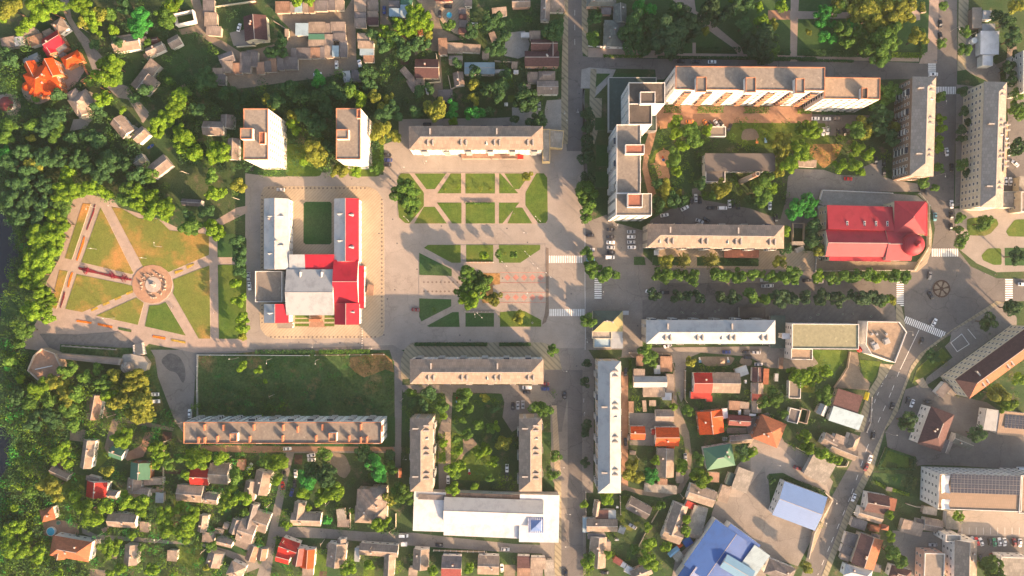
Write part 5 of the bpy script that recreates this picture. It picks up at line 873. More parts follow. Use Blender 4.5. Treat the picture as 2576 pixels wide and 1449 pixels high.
CARS='''00:2405,275,-75,white
10:1290,100,90,navy 1930,62,3,black 1850,142,90,black 810,652,88,white 1047,648,75,white_v 620,745,-8,white 1720,1250,0,black
20:1698,613,0,black 1850,618,0,black 2015,622,0,white 2540,630,0,black 275,1068,88,silver 1790,1223,0,orange 1950,1240,60,orange 2005,1250,55,black 2058,1240,55,white 2105,1240,60,black 2190,1280,-65,black
30:1735,240,85,black 1735,360,85,black 1668,748,0,white 480,1192,0,white 593,1195,0,white 703,1193,0,brown 556,1325,88,white 600,1315,88,white 712,1330,88,black 772,1320,80,black 505,1320,88,silver
01:2500,1330,90,silver 2510,1430,85,white 2530,225,90,black
11:248,458,3,silver 1320,110,0,black 1328,160,0,navy 1320,210,0,black
21:785,918,0,black 790,1062,0,silver 790,1165,0,teal 993,860,0,black 993,933,0,black 993,990,0,white 993,1040,0,silver 998,1090,0,black 985,1140,0,white_v 1200,882,0,silver 1200,934,0,white 1200,986,0,silver 1206,1038,0,white 1740,645,-28,white 1850,543,88,silver 1808,565,90,black 1892,560,85,black 1998,643,0,black 2118,645,0,white_v 2190,603,88,white 2232,600,88,black 2280,620,88,black 1888,775,20,silver 1960,762,30,black 1535,715,-10,white 2540,1370,0,silver 2550,1430,0,silver
31:808,350,3,red 1085,168,88,black 1170,183,90,black 1168,282,90,black 1800,80,85,white 1852,235,88,black 1562,465,25,black 1850,605,88,white 1682,733,92,teal 1846,715,88,black 1842,835,88,black 20,622,92,white 82,745,88,black 390,1372,0,black 515,1385,0,silver 15,1425,0,white 1630,1325,100,grey 2430,70,90,white_v 2485,195,40,white 2390,372,92,white 2438,375,92,white 2560,1410,0,white
02:1558,1070,0,white 1562,1140,0,white_v 1908,1262,90,white
12:1605,218,3,maroon
22:1385,42,20,white 1535,45,0,black_v 1565,580,-20,white 2160,643,0,navy 2358,646,0,black 2460,648,0,silver 2370,696,0,black 2482,768,0,silver 1142,845,90,black 150,1000,0,white_v 150,1047,0,black 335,965,0,maroon 335,1015,0,navy 530,1085,90,black 8,1190,90,black 60,1180,90,silver 110,1175,90,silver
32:1640,75,60,black 1675,345,-60,white 1548,533,-70,black 1252,1192,-75,black 1407,1132,-80,black 1450,1160,-70,white 1610,1145,5,black 2135,1320,95,white_v
03:2510,350,-55,white
13:315,168,-3,white 553,235,-10,white 557,280,0,white 398,420,88,white 268,540,88,red 285,435,88,black 358,610,-75,navy 388,520,88,black 1485,1042,3,white_v 1845,1138,5,black 2510,1180,3,silver 2525,365,90,white 2525,450,90,black 1933,480,90,white 2475,1370,88,white
23:1143,100,88,black 1745,255,88,silver 935,1415,0,black 1215,950,30,silver 545,1425,90,black
33:1060,40,-78,black 1028,272,-75,white 990,355,-70,maroon 862,660,-70,white 298,362,20,maroon 2020,1080,60,black 2065,1090,65,silver 2105,1100,70,red 2145,1105,70,white 2235,1105,80,black 2280,1110,80,green 2330,1105,85,white 2380,1108,85,white 2480,1110,80,maroon 2535,1115,88,white 1660,1135,0,silver 2550,370,0,white_v 2260,1260,60,maroon 2150,1270,60,black'''
CN=dict(grey='grey',teal='pale blue',navy='dark blue',brown='brown-grey')
for ln in CARS.split('\n'):
    c,b=ln.split(':')
    for q in b.split():
        x,y,a,col=q.split(','); van=col.endswith('_v'); col=col.replace('_v',''); bo,gl,rf,wh,hl,L,W=CM[van]
        px,py=loc(c,float(x),float(y),.8); z=gz(px,py)
        o=ob('parked_van' if van else 'parked_car',None,None,(px,py,z),-R(float(a))+(math.pi if random.random()<.5 else 0))
        for nm,me in(('body',bo),('car_roof',rf)):
            m_=ob(nm,me,o); m_.material_slots[0].link='OBJECT'; m_.material_slots[0].material=M['car_'+col]
        ob('windows',gl,o)
        for sx in(-1,1):
            for sy in(-1,1): ob('wheel',wh,o,(sx*(L/2-.85),sy*(W/2-.1),.32))
            ob('headlight',hl,o,(L/2-.1,sx*W*.33,.62))
        tag(o,CN.get(col,col)+(' van' if van else ' car'),'van' if van else 'car','vehicles in the streets and yards')
# ================================================================ PEOPLE
def person_mesh(stride):
    v=[(0,0,.95),(0,0,1.2),(0,0,1.42),(0,0,1.53),(0,0,1.66),(.0,.1,.9),(.0+stride*.2,.11,.5),(stride*.12,.11,.06),(.16+stride*.12,.12,.04),(0,-.1,.9),(-stride*.1,-.11,.5),(-stride*.38,-.11,.09),(-stride*.3+.08,-.12,.05),(0,.19,1.4),(-.1*stride,.24,1.13),(.02,.26,.88),(0,-.19,1.4),(.12*stride,-.24,1.13),(.2*stride,-.25,.9)]
    e=[(0,1),(1,2),(2,3),(3,4),(0,5),(5,6),(6,7),(7,8),(0,9),(9,10),(10,11),(11,12),(2,13),(13,14),(14,15),(2,16),(16,17),(17,18)]
    r=[.15,.15,.15,.06,.105,.1,.065,.045,.04,.1,.065,.045,.04,.065,.045,.035,.065,.045,.035]
    me=D.meshes.new('person'); me.from_pydata(v,e,[]); o=D.objects.new('person',me); C.objects.link(o); 
    md=o.modifiers.new('s','SKIN'); 
    for i,q in enumerate(r): me.skin_vertices[0].data[i].radius=(q,q)
    me.skin_vertices[0].data[0].use_root=True
    o.modifiers.new('b','SUBSURF').levels=1
    dg=bpy.context.evaluated_depsgraph_get(); m2=D.meshes.new_from_object(o.evaluated_get(dg)); D.objects.remove(o); m2.name='person'; m2.materials.clear()
    m2.materials.append(M['skin']); m2.materials.append(M['cloth']); m2.materials.append(M['black'])
    m2.polygons.foreach_set('material_index',[0 if p.center.z>1.5 else 1 if p.center.z>.92 else 2 for p in m2.polygons]); return m2
try: PM=[person_mesh(1),person_mesh(.15)]
except Exception as ex: print('person',ex); PM=[]
HM=MB(); HM.cone(0,0,1.66,1.79,.115,.06,10); HM=HM.me('hair',['black'])
if PM:
    for q in '12,608,550 11,865,500 02,2150,250 02,2165,430 02,2135,485 02,1740,190 02,1728,200 30,335,583 30,372,572 30,95,660 30,40,685 30,1690,610 20,2050,565 20,2318,562 20,1285,550 22,1707,203 22,1176,160 32,1692,577 31,2185,1302 31,2285,1312 21,20,700 12,1825,1045 13,285,620 21,1165,1070 32,850,262 31,1640,1045 12,1560,565'.split():
        t,x,y=q.split(','); px,py=loc(t,float(x),float(y),1); i=random.random()<.6
        o=ob('person',PM[0] if i else PM[1],None,(px,py,gz(px,py)),random.uniform(0,6.28)); ob('hair',HM,o)
        tag(o,'person '+('walking' if i else 'standing'),'person','people out walking')
# ================================================================ STREET FURNITURE
def lamp(t,x,y,h=8,ang=0,two=False):
    px,py=loc(t,x,y); z=gz(px,py); o=ob('street_lamp',None,None,(px,py,z),-R(ang))
    mb=MB(); mb.cone(0,0,0,h,.13,.07,8); ob('pole',mb.me('pole',['metalgrey']),o)
    for s in((1,-1) if two else (1,)):
        mb=MB(); mb.box(min(0,s*1.5),-.04,h-.06,max(0,s*1.5),.04,h+.04); ob('arm',mb.me('arm',['metalgrey']),o)
        mb=MB(); mb.box(-.32,-.12,-.08,.32,.12,.08); ob('lamp_head',mb.me('lamp_head',['canvas']),o,(s*1.7,0,h))
    tag(o,'double-headed street lamp' if two else 'slender street lamp','street lamp','street lamps')
for q in '01,1630,1035 01,975,1058 01,1475,1150 01,1210,640 01,960,640 02,1160,300 11,1700,200 11,1480,260 12,610,550 12,1160,600 21,705,742 21,150,905 21,690,640 12,160,710 12,640,715 31,1690,320 30,1700,1090 30,2040,1035 30,1830,320 30,1990,380 30,1920,520 32,1370,430 32,1180,1449 33,820,760 33,620,640 33,520,900 22,740,500 22,505,820 22,715,1260 23,480,320 23,540,780 23,560,1100 21,1040,860 20,650,1135 20,520,1150 20,540,1280 22,900,70 13,1500,240 13,740,700 12,2210,290 03,1060,1000 03,1630,1065 31,1890,345 31,1900,605 32,600,75 33,30,300 22,150,20 02,2400,700'.split():
    t,x,y=q.split(','); lamp(t,float(x),float(y),8,random.choice((0,90,180,270)))
for t,x,y in(('21',255,765),('11',1530,765),('21',230,1230),('21',360,1320),('21',150,1110),('11',2500,1210),('12',2255,270)): lamp(t,x,y,6.5,45,True)
def umbrella(t,x,y,s,m,desc):
    px,py=loc(t,x,y,2.6); o=ob('market_umbrella',None,None,(px,py,gz(px,py))); mb=MB(); mb.cone(0,0,0,2.5,.05,.05,8); ob('pole',mb.me('pole',['metalgrey']),o)
    mb,_=roof_mesh(s,s,'pyr',.9,m,0); ob('canopy',mb.me('canopy',[m,m,'canvas']),o,(0,0,2.5)); tag(o,desc,'umbrella','square sunshades',None,True)
umbrella('21',1455,1093,2.7,'canvas','white pyramid sunshade with blue marks in front of the boulevard block'); umbrella('10',2517,1050,1.9,'canvas','white pyramid sunshade in the bare yard above the north block')
umbrella('22',2118,735,2.6,'tan','brownish pyramid canopy in the playground garden')
def cyl(name,t,x,y,r,h,m,desc,cat,top=None,n=20):
    px,py=loc(t,x,y,h); z=gz(px,py); o=ob(name,None,None,(px,py,z)); mb=MB(); mb.cone(0,0,0,h,r,r,n); ob('rim',mb.me('rim',[m]),o)
    if top: mb=MB(); mb.cone(0,0,h-.2,h+.02,r*.88,r*.88,n); ob('water_surface' if 'water' in top else 'top',mb.me('top',[top]),o)
    return tag(o,desc,cat,None,None,True)
cyl('swimming_pool','03',510,1002,2.35,1.1,'frame','round turquoise pool in the paved yard by the river slope','pool','poolwater')
cyl('swimming_pool','10',1945,150,1.5,.9,'sky','small round blue pool between two black cars','pool','poolwater')
cyl('trampoline','03',585,915,1.1,.8,'metalgrey','small pale green round trampoline above the pool','trampoline','green')
cyl('parasol','02',1235,1422,.95,2.2,'metalgrey','round red parasol beside the dirt lane','parasol','red') if 0 else None
o=ob('parasol',None,None,(*loc('02',1235,1422,2.2),0)); mb=MB(); mb.cone(0,0,0,2.3,.04,.04,6); ob('pole',mb.me('pole',['metalgrey']),o); mb=MB(); mb.cone(0,0,2.0,2.5,1,.02,12); ob('canopy',mb.me('canopy',['red']),o); tag(o,'round red parasol beside the dirt lane loop','parasol',fixed=True)
o=ob('parasol',None,None,(*loc('32',925,618,3),0)); mb=MB(); mb.cone(0,0,0,2.8,.05,.05,6); ob('pole',mb.me('pole',['metalgrey']),o); mb=MB(); mb.cone(0,0,2.5,3.1,1.7,.02,8); ob('canopy',mb.me('canopy',['red']),o); tag(o,'pinkish red octagonal parasol between the two flat-roofed buildings','parasol',fixed=True)
o=ob('plastic_tarp',None,None,(*loc('00',1530,1470,.5),0)) if 0 else None
b_=ob('rowing_boat',None,None,(*loc('01',1515,25,.6),0),R(32)); mb=MB(); ring=lambda k,z:[(2.1*k*math.cos(q/14*6.283),.75*k*math.sin(q/14*6.283),z) for q in range(14)]
v=ring(.75,0)+ring(1,.7)+ring(.9,.7)+ring(.7,.15); mb.add(v,[(i+14*s,(i+1)%14+14*s,(i+1)%14+14*(s+1),i+14*(s+1)) for s in range(3) for i in range(14)]+[tuple(range(13,-1,-1)),tuple(range(42,56))]); ob('hull',mb.me('hull',['blue']),b_)
mb=MB(); mb.box(-.15,-.6,.5,.15,.6,.58); ob('thwart',mb.me('thwart',['wood']),b_); tag(b_,'blue upturned-looking boat lying in the dark yard','boat',fixed=True)
# round tower cap, bastion, terrace wall
def poly_thing(name,t,s,h,m,desc,cat,top=None,topm=None,par=None,z0=-.1,lean=True):
    p=pts(t+':'+s,h); cx=sum(q[0] for q in p)/len(p); cy=sum(q[1] for q in p)/len(p); p=[(a-cx,b-cy) for a,b in p]; o=ob(name,None,None,(cx,cy,0))
    mb=MB(); mb.prism(p,z0,h,0); ob('wall',mb.me('wall',[m]),o)
    k=[(a*.93,b*.93) for a,b in p]; 
    if topm: mb=MB(); mb.prism([(a*.985,b*.985) for a,b in p],h-.05,h+.02); ob('terrace_floor',mb.me('terrace_floor',[topm]),o)
    if par:
        mb=MB(); n=len(p)
        for i in range(n): mb.prism([p[i],p[(i+1)%n],k[(i+1)%n],k[i]],h,h+par)
        ob('parapet',mb.me('parapet',[m]),o)
    AVOID.append(([(a+cx,b+cy) for a,b in p],(-1e3,-1e3,1e3,1e3))); return tag(o,desc,cat,None,None,True)
BS=poly_thing('bastion','02','285,830 345,680 430,605 560,655 625,790 620,870 415,950',5,'w_stone','stone hexagonal bastion terrace above the river bank','bastion',topm='brickpath',par=1.0)
for sx,ex in((345,520),):
    a=loc('02',345,820,6); b=loc('02',515,785,6); mb=MB(); mb.box(0,-.2,0,math.hypot(b[0]-a[0],b[1]-a[1]),.2,.5); ob('bench',mb.me('bench',['w_white']),BS,(a[0]-BS.location.x,a[1]-BS.location.y,5.02),math.atan2(b[1]-a[1],b[0]-a[0]))
poly_thing('fortress_wall','02','560,658 1230,715 1215,775 560,705',4.2,'w_stone','long pale crenellated stone wall from the bastion to the round turret','wall',topm='stone' if 0 else 'path',par=.8)
a=loc('02',1258,802,8); o=ob('round_turret',None,None,(a[0],a[1],0)); mb=MB(); mb.cone(0,0,-.1,7.2,2.4,2.4,20); ob('wall',mb.me('wall',['w_stone']),o); mb=MB()
for q in range(14): mb.add([(2.9*math.cos(q/14*6.283),2.9*math.sin(q/14*6.283),7.1),(2.9*math.cos((q+1)/14*6.283),2.9*math.sin((q+1)/14*6.283),7.1),(0,0,9.2)],[(0,1,2)],q%2)
ob('roof',mb.me('roof',['slate3','cement']),o); tag(o,'round stone turret with fluted conical roof at the end of the fortress wall','turret',fixed=True)
poly_thing('ruined_tower_base','02','1240,670 1330,665 1440,690 1490,760 1470,830 1380,860 1310,760 1200,760',3.4,'w_stone','crumbled grey stone platform beside the round turret','ruin',topm='concrete',par=None)
st=ob('stairway',None,None,(*loc('02',1395,620,2),0),R(15)); mb=MB()
for q in range(9): mb.box(-2.2,-3.2+q*.72,-.1,2.2,-3.2+q*.72+.73,2.9-q*.3)
ob('steps',mb.me('steps',['w_stone']),st)
for s in(-1,1):
    mb=MB()
    for q in range(8): mb.box(s*2.4-.25,-3.2+q*.82,-.1,s*2.4+.25,-3.2+q*.82+.5,3.3-q*.22)
    ob('baluster_row',mb.me('baluster_row',['trim_white']),st)
tag(st,'pale stone stairway with toothed side walls','stairway',fixed=True)
cg=ob('colonnade',None,None,(*loc('02',900,600,1),0),-R(4)); 
for i in range(9):
    mb=MB(); mb.box(-.35,-.35,-.1,.35,.35,1.6); ob('pillar',mb.me('pillar',['w_stone']),cg,(-14+i*3.5,0,0))
mb=MB(); mb.box(-14.4,-.3,1.6,14.4,.3,2.0); ob('beam',mb.me('beam',['cement']),cg); tag(cg,'row of stone pillars joined by a beam along the sunken court','colonnade',fixed=True)
# monument of standing stones
mo=ob('monument',None,None,(*loc('01',1535,1415,1),gz(*loc('01',1535,1415)))); mb=MB(); mb.cone(0,0,0,.25,4.2,4.2,28); mb.cone(0,0,.25,.8,1.5,1.3,16); ob('plinth',mb.me('plinth',['stone']),mo)
mb=MB(); mb.cone(0,0,.8,3.0,.7,.25,7); mb.cone(0,0,3.0,3.9,.25,.05,6); ob('column',mb.me('column',['metalgrey']),mo)
for i in range(34):
    a=i/34*6.283+random.uniform(-.08,.08); r=random.choice((5.0,6.1,6.9))+random.uniform(-.3,.3); s=random.uniform(.35,.75)
    if 3.6<a<4.2: continue
    mb=MB(); mb.v=[(-s,-s*.6,-.1),(s,-s*.5,-.1),(s*.8,s*.6,-.1),(-s*.7,s*.7,-.1),(-s*.5,-s*.3,s*1.6),(s*.6,-s*.3,s*1.3),(s*.4,s*.4,s*1.9),(-s*.4,s*.3,s*1.1)]; mb.f=[(3,2,1,0),(4,5,6,7),(0,1,5,4),(1,2,6,5),(2,3,7,6),(3,0,4,7)]; mb.m=[0]*6
    ob('standing_stone',mb.me('standing_stone',['stone']),mo,(r*math.cos(a),r*math.sin(a),0),random.uniform(0,6))
tag(mo,'round memorial of rough standing stones where the park paths meet','monument',fixed=True)
# walls & fences
def fence(s,h,th,m,desc,posts=0,cat='fence'):
    p=pts(s); c=p[0]; o=ob('fence' if cat=='fence' else 'garden_wall',None,None,(c[0],c[1],0)); mb=MB()
    for a,b in zip(p,p[1:]):
        L=math.hypot(b[0]-a[0],b[1]-a[1]); 
        if L<.1: continue
        an=math.atan2(b[1]-a[1],b[0]-a[0]); mb.box(a[0]-c[0],a[1]-c[1]-th/2,-.05,a[0]-c[0]+L+th*.3,a[1]-c[1]+th/2,h,0,an,(a[0]-c[0],a[1]-c[1]))
        if posts:
            k=int(L/posts)
            for i in range(k+1):
                x=a[0]-c[0]+(b[0]-a[0])*i/max(k,1); y=a[1]-c[1]+(b[1]-a[1])*i/max(k,1); mb.box(x-.18,y-.18,-.05,x+.18,y+.18,h+.25,1)
    ob('wall_panel',mb.me('wall_panel',[m,'trim_white']),o); tag(o,desc,cat,'garden walls and fences',None,True)
for s,h,th,m,de,po in (('31:510,560 535,468 1200,497 1240,500',2,.3,'w_white','white wall with posts above the theatre grounds',3),('31:1510,500 1580,575 1610,620 1608,1030 1580,1080 1465,1270',1.6,.3,'w_cream','cream fence curving round the theatre corner',4),('31:470,1280 1470,1270',1.4,.2,'w_grey','low grey fence below the theatre',4),('31:470,1275 475,1130 520,1160',1.6,.2,'w_grey','short fence left below the theatre',3),
 ('12:-580,672 540,678',1.5,.2,'w_white','long white fence along the top of the meadow, left part',6),('12:600,675 1290,668',1.2,.15,'w_stone','short pale fence along the top of the meadow, right part',6),('02:1995,672 1990,900 1995,1290',1.6,.2,'w_grey','grey fence down the left side of the meadow',6),
 ('33:560,600 635,670 450,1010 395,1260',2.4,.5,'w_beige','pale wall beside the violet roof along the diagonal street',0),('22:1740,830 1735,1120 1760,1150',1.8,.25,'w_stone','garden wall left of the semi-detached house',4),('22:1175,650 1590,665 1635,830',1.6,.25,'w_stone','curved garden wall round the patched sheds',4),('22:1172,1140 1175,1449',1.7,.2,'w_beige','wall along the apartment yard',4),
 ('23:740,600 745,860',1.6,.2,'w_stone','short garden wall at the street corner',3),('23:1085,640 1090,820',1.6,.2,'w_beige','upright garden fence beside the sand paths',3),('13:1790,1185 2300,1200',1.6,.25,'w_stone','garden wall with pillars below the supermarket street',3),('13:1410,820 1410,960 1340,1000',1.3,.25,'w_cream','low wall round the old villa corner',3),
 ('13:950,760 955,955',1.8,.2,'w_beige','upright thin fence beside the crumbling shed',3),('10:1815,545 1858,830 1730,840',1.8,.3,'w_cream','pale wall round the big maroon-roofed house',0),('10:1935,765 1965,905 2010,880',1.6,.3,'w_beige','angled pale wall below the slate house with white ridge',0),('10:2400,622 2576,630',1.6,.3,'w_beige','pale wall beside the long pale blue warehouse',0),
 ('10:185,220 330,310 325,410',1.6,.3,'w_stone','stone wall corner on the dirt yard left edge',0),('10:70,170 145,400 0,450',1.8,.3,'w_cream','cream wall round the maroon steep roof',0),('00:2180,75 2576,20',1.6,.3,'w_cream','long cream garden wall at the top',0),('00:2390,480 2576,465',1.6,.3,'w_cream','short cream wall below the paved yard',0),
 ('00:960,740 1080,870',1.5,.4,'w_orange','orange garden wall beside the big bright tree',0),('00:1020,885 1110,930',1.5,.3,'w_orange','short orange wall below the big bright tree',0),('00:840,640 905,775',1.8,.4,'w_brick','brick gate wall of the orange mansion',0),('00:840,835 915,785',2.4,1.2,'w_orange','small orange gatehouse wall below the mansion gate',0),('00:540,140 660,195',1.6,.3,'w_orange','orange-lit garden wall by the lane',0),
 ('30:1560,40 1575,130 1530,135',1.2,.3,'w_stone','low wall at the park corner kiosk',0),('20:765,470 1180,490',1.6,.25,'w_white','white posts fence below the fan-hipped slate house',3),('20:520,0 525,130 470,128',1.8,.25,'w_pink','pink wall beside the main street top',3),('32:990,1449 1030,1350 1040,1100' ,.9,.2,'w_grey','low rail beside the brown flat roof',3),
 ('32:660,1000 790,800 815,640',1.8,.3,'w_stone','stone wall slanting up to the flat-roofed building',0),('33:420,1300 770,1449' if 0 else '33:270,150 450,245 450,300',1.8,.3,'w_beige','beige wall between clay yard and garden',0),('33:680,342 778,342 800,290',1.6,.3,'w_cream','cream corner wall at the diagonal street',0),('33:1380,715 1470,745 1740,775',1.6,.25,'w_beige','wavy wall beside the big white office block',0),
 ('03:1655,110 1650,640',1.4,.12,'w_cream','long upright thin fence through the hillside gardens',0),('23:2360,170 2440,20',1.6,.25,'w_beige','wall between green roof and clay yard',0),('23:1250,1190 1340,1010',1.3,.2,'w_beige','slanted thin garden fence left of the market',0),('23:1400,905 1480,770',1.3,.2,'w_beige','slanted thin fence beside the patchwork slate house',0),
 ('11:2115,1190 2388,1190',.8,.25,'w_pink','low red-topped rail at the south square upper lawn',2),('12:2105,238 2395,240',.9,.25,'w_stone','stone balustrade at the south square lower lawn',2),('32:1835,550 1945,462 2020,565 1900,640 1835,550',.5,.25,'w_white','white kerb wall round the square flower lawn',0),('32:2005,412 2085,508',.5,.25,'w_white','white kerb beside the trapezoid lawn',0)):
    fence(s,h,th,m,de,po,'wall' if 'wall' in de else 'fence')
# zig-zag bollards
for i in range(9):
    px,py=loc('12',1066,405+i*25,.4); o=ob('bollard',None,None,(px,py,gz(px,py))); mb=MB(); mb.cone(0,0,0,.5,.28,.18,8); mb.cone(0,0,.5,.72,.22,.05,8); ob('post',mb.me('post',['trim_white']),o); tag(o,'cream bollard in the short row below the school corner','bollard','cream bollards by the school',None,True)
# planters on the promenade
for i,(t,x,y) in enumerate((('22',1705,243),('22',1722,250),('22',1820,255),('22',1845,256),('22',2042,236),('22',2083,220),('32',497,270),('32',512,264),('32',752,262),('32',855,260),('32',428,298),('32',1037,287),('22',205,350))):
    px,py=loc(t,x,y,.5); o=ob('planter',None,None,(px,py,gz(px,py))); mb=MB(); mb.cone(0,0,0,.55,.35,.5,14); ob('bowl',mb.me('bowl',['kerb']),o); mb=MB(); mb.cone(0,0,.5,.58,.4,.3,12); ob('soil',mb.me('soil',['leaf_d']),o); tag(o,'round concrete planter bowl','planter','planter bowls on the promenade')
# playground pieces
for t,x,y,c1,c2,de in(('21',1523,160,'blue','orange','blue and orange slide tower on the sand playground'),('21',1530,78,'wood','wood','brown square sandpit on the playground'),('20',2466,1432,'car_orange','wood','yellow play frame on the inner lawn'),('20',2553,1425,'sky','sky','sky blue play bench on the inner lawn'),('22',1893,738,'sky','frame','turquoise bench table in the playground garden, left one'),('22',2177,737,'sky','frame','turquoise bench table in the playground garden, right one'),('13',2147,415,'red','frame','red and white seesaw on the courtyard lawn'),('12',2025,1140,'sky','red','small colourful play blocks in the courtyard')):
    px,py=loc(t,x,y,.6); o=ob('play_frame',None,None,(px,py,gz(px,py)),.1); mb=MB(); mb.box(-.7,-.7,.5,.7,.7,.62); ob('deck',mb.me('deck',[c1]),o); 
    for sx in(-.6,.6):
        for sy in(-.6,.6): mb=MB(); mb.box(-.06,-.06,0,.06,.06,1.1); ob('post',mb.me('post',['metalgrey']),o,(sx,sy,0))
    mb=MB(); mb.v=[(-.35,.7,.55),(.35,.7,.55),(.35,2.2,.1),(-.35,2.2,.1),(-.35,.7,.45),(.35,.7,.45),(.35,2.2,.0),(-.35,2.2,.0)]; mb.f=[(0,1,2,3),(7,6,5,4),(0,3,7,4),(1,5,6,2),(3,2,6,7),(0,4,5,1)]; mb.m=[0]*6; ob('slide',mb.me('slide',[c2]),o); tag(o,de,'play equipment',fixed=True)
# tents at the market and tensile canopies on the white office
for t,x,y,w,d,a,m,de in(('23',1630,1208,6.4,2.6,-40,'sky','turquoise roofed market tent'),('23',1770,1110,4.6,4.2,-32,'blue','blue gabled market tent'),('23',1693,1143,2.6,2.2,-32,'orange','small orange market awning'),('23',1925,1080,1.8,3,22,'white','white van-sized market awning'),('23',1675,1255,5,4.2,-40,'cement','grey market stall roof'),('32',1000,1090,2.2,4,15,'yellow','yellow striped street stall awning')):
    px,py=loc(t,x,y,3); o=ob('market_tent',None,None,(px,py,gz(px,py)),-R(a)); mb,_=roof_mesh(w,d,'gable',.8,m,.1); ob('canopy',mb.me('canopy',[m,m,m]),o,(0,0,2.4))
    for sx in(-1,1):
        for sy in(-1,1): mb=MB(); mb.box(-.05,-.05,0,.05,.05,2.3); ob('pole',mb.me('pole',['metalgrey']),o,(sx*w*.45,sy*d*.45,0))
    tag(o,de,'market tent',fixed=True)
for (x,y,wd,dp,rows,cols,h) in((2180,525,700,190,4,20,16),):
    a=loc('33',x,y,h); k=(H-h)/H/AP; o=ob('solar_array',None,None,(a[0],a[1],h+.12),-R(2)); W_,D_=wd*k,dp*k
    for i in range(rows):
        for j in range(cols):
            mb=None; pm=globals().setdefault('_SP',None)
            if pm is None:
                m2=MB(); m2.box(-.85,-1.15,0,.85,1.15,.07,1); m2.box(-.8,-1.1,.07,.8,-.03,.09,0); m2.box(-.8,.03,.07,.8,1.1,.09,0); _SP=m2.me('solar_panel',['solar','metalgrey'])
            ob('solar_panel',_SP,o,(-W_/2+W_*(j+.5)/cols,D_/2-D_*(i+.5)/rows,.3),0)
    tag(o,'big array of dark solar panels on the white office roof','solar array',fixed=True)
a=loc('32',2490,1345,6.5); o=ob('solar_array',None,None,(a[0],a[1],6.55),-R(5))
for i in range(3):
    for j in range(6): ob('solar_panel',_SP,o,(-5+1.9*j,-2.4+2.3*i,.3))
tag(o,'smaller dark solar array on the pale hall at the right edge','solar array',fixed=True)
for y in(530,735):
    a=loc('33',1795,y,18); n=8; S_=4.6 if y<600 else 2.6; o=ob('sail_canopy',None,None,(a[0],a[1],15.6)); mb=MB()
    v=[];f=[]
    for i in range(n+1):
        for j in range(n+1):
            u,w_=i/n*2-1,j/n*2-1; v.append((u*2.2*(1-.15*(1-w_*w_)),w_*S_*(1-.05*(1-u*u)),1.2+.9*abs(u*w_)-.3*(1-u*u)))
    for i in range(n):
        for j in range(n): q=i*(n+1)+j; f.append((q,q+n+1,q+n+2,q+1))
    mb.add(v,f); mb.add([(x_,y_,z_+.06) for x_,y_,z_ in v],[tuple(reversed(q)) for q in f]); ob('canopy',mb.me('canopy',['w_white']),o)
    for sx in(-1,1):
        for sy in(-1,1): mb=MB(); mb.cone(0,0,-.55,2,.07,.07,6); ob('mast',mb.me('mast',['metalgrey']),o,(sx*2.1,sy*S_*.96,0))
    tag(o,('upper larger' if y<600 else 'lower smaller')+' white sail canopy on the white office roof','canopy',fixed=True)
# round table pavilion
cyl('satellite_tank','30',2077,408,1.6,2.4,'w_white','white oval tank beside the white-roofed cafe','tank','frame')
for t,x,y,r_,de in(('20',640,535,.5,0),('20',676,640,.5,0),('20',628,1245,.5,0)): pass
# utility poles in the village
for q in '00,900,330 01,1900,300 01,2410,560 02,1165,1270 03,1060,1000 03,1720,70 03,2330,240 13,160,710 13,320,1055 13,690,1080 13,1185,1115 23,1250,240 13,210,400 03,2090,1160 13,2320,1200 12,185,1070 12,1480,1110 22,1195,680 23,1690,620 12,1580,1280'.split():
    t,x,y=q.split(','); px,py=loc(t,float(x),float(y)); o=ob('utility_pole',None,None,(px,py,0),random.random()*3); mb=MB(); mb.cone(0,0,-.1,8.5,.16,.11,8); ob('pole',mb.me('pole',['kerb']),o); mb=MB(); mb.box(-.9,-.06,7.8,.9,.06,7.95); ob('crossarm',mb.me('crossarm',['wood']),o)
    for s in(-.8,0,.8): mb=MB(); mb.cone(0,0,7.95,8.15,.06,.04,6); ob('insulator',mb.me('insulator',['trim_white']),o,(s,0,0))
    tag(o,'concrete utility pole with crossarm','utility pole','utility poles among the houses')
for q in '02,2130,2 12,545,1 '.split(): pass
a=loc('12',1150,80,1.5); b=bld('12','school_canopy','canopy','small brown canopy against the school east front','w_brown','1150,20,70,110,8,3,shed,.3,rust',fixed=True,win=False,chim=False)
bld('22','bus_shelter','bus shelter','small pale flat kiosk right of the green and gold roof','w_white','1145,250,58,42,0,2.8,slab,0,metal',fixed=True,chim=False)
bld('22','terrace_roof','shop canopy','dark flat terrace roof on the promenade','w_grey','2420,245,260,110,0,3.4,slab,0,feltd',fixed=True,chim=False)
bld('32','terrace_roof','shop canopy','dark green flat roof between the two boulevard buildings','w_grey','100,440,150,330,0,3.6,slab,0,dgreen',fixed=True,chim=False)
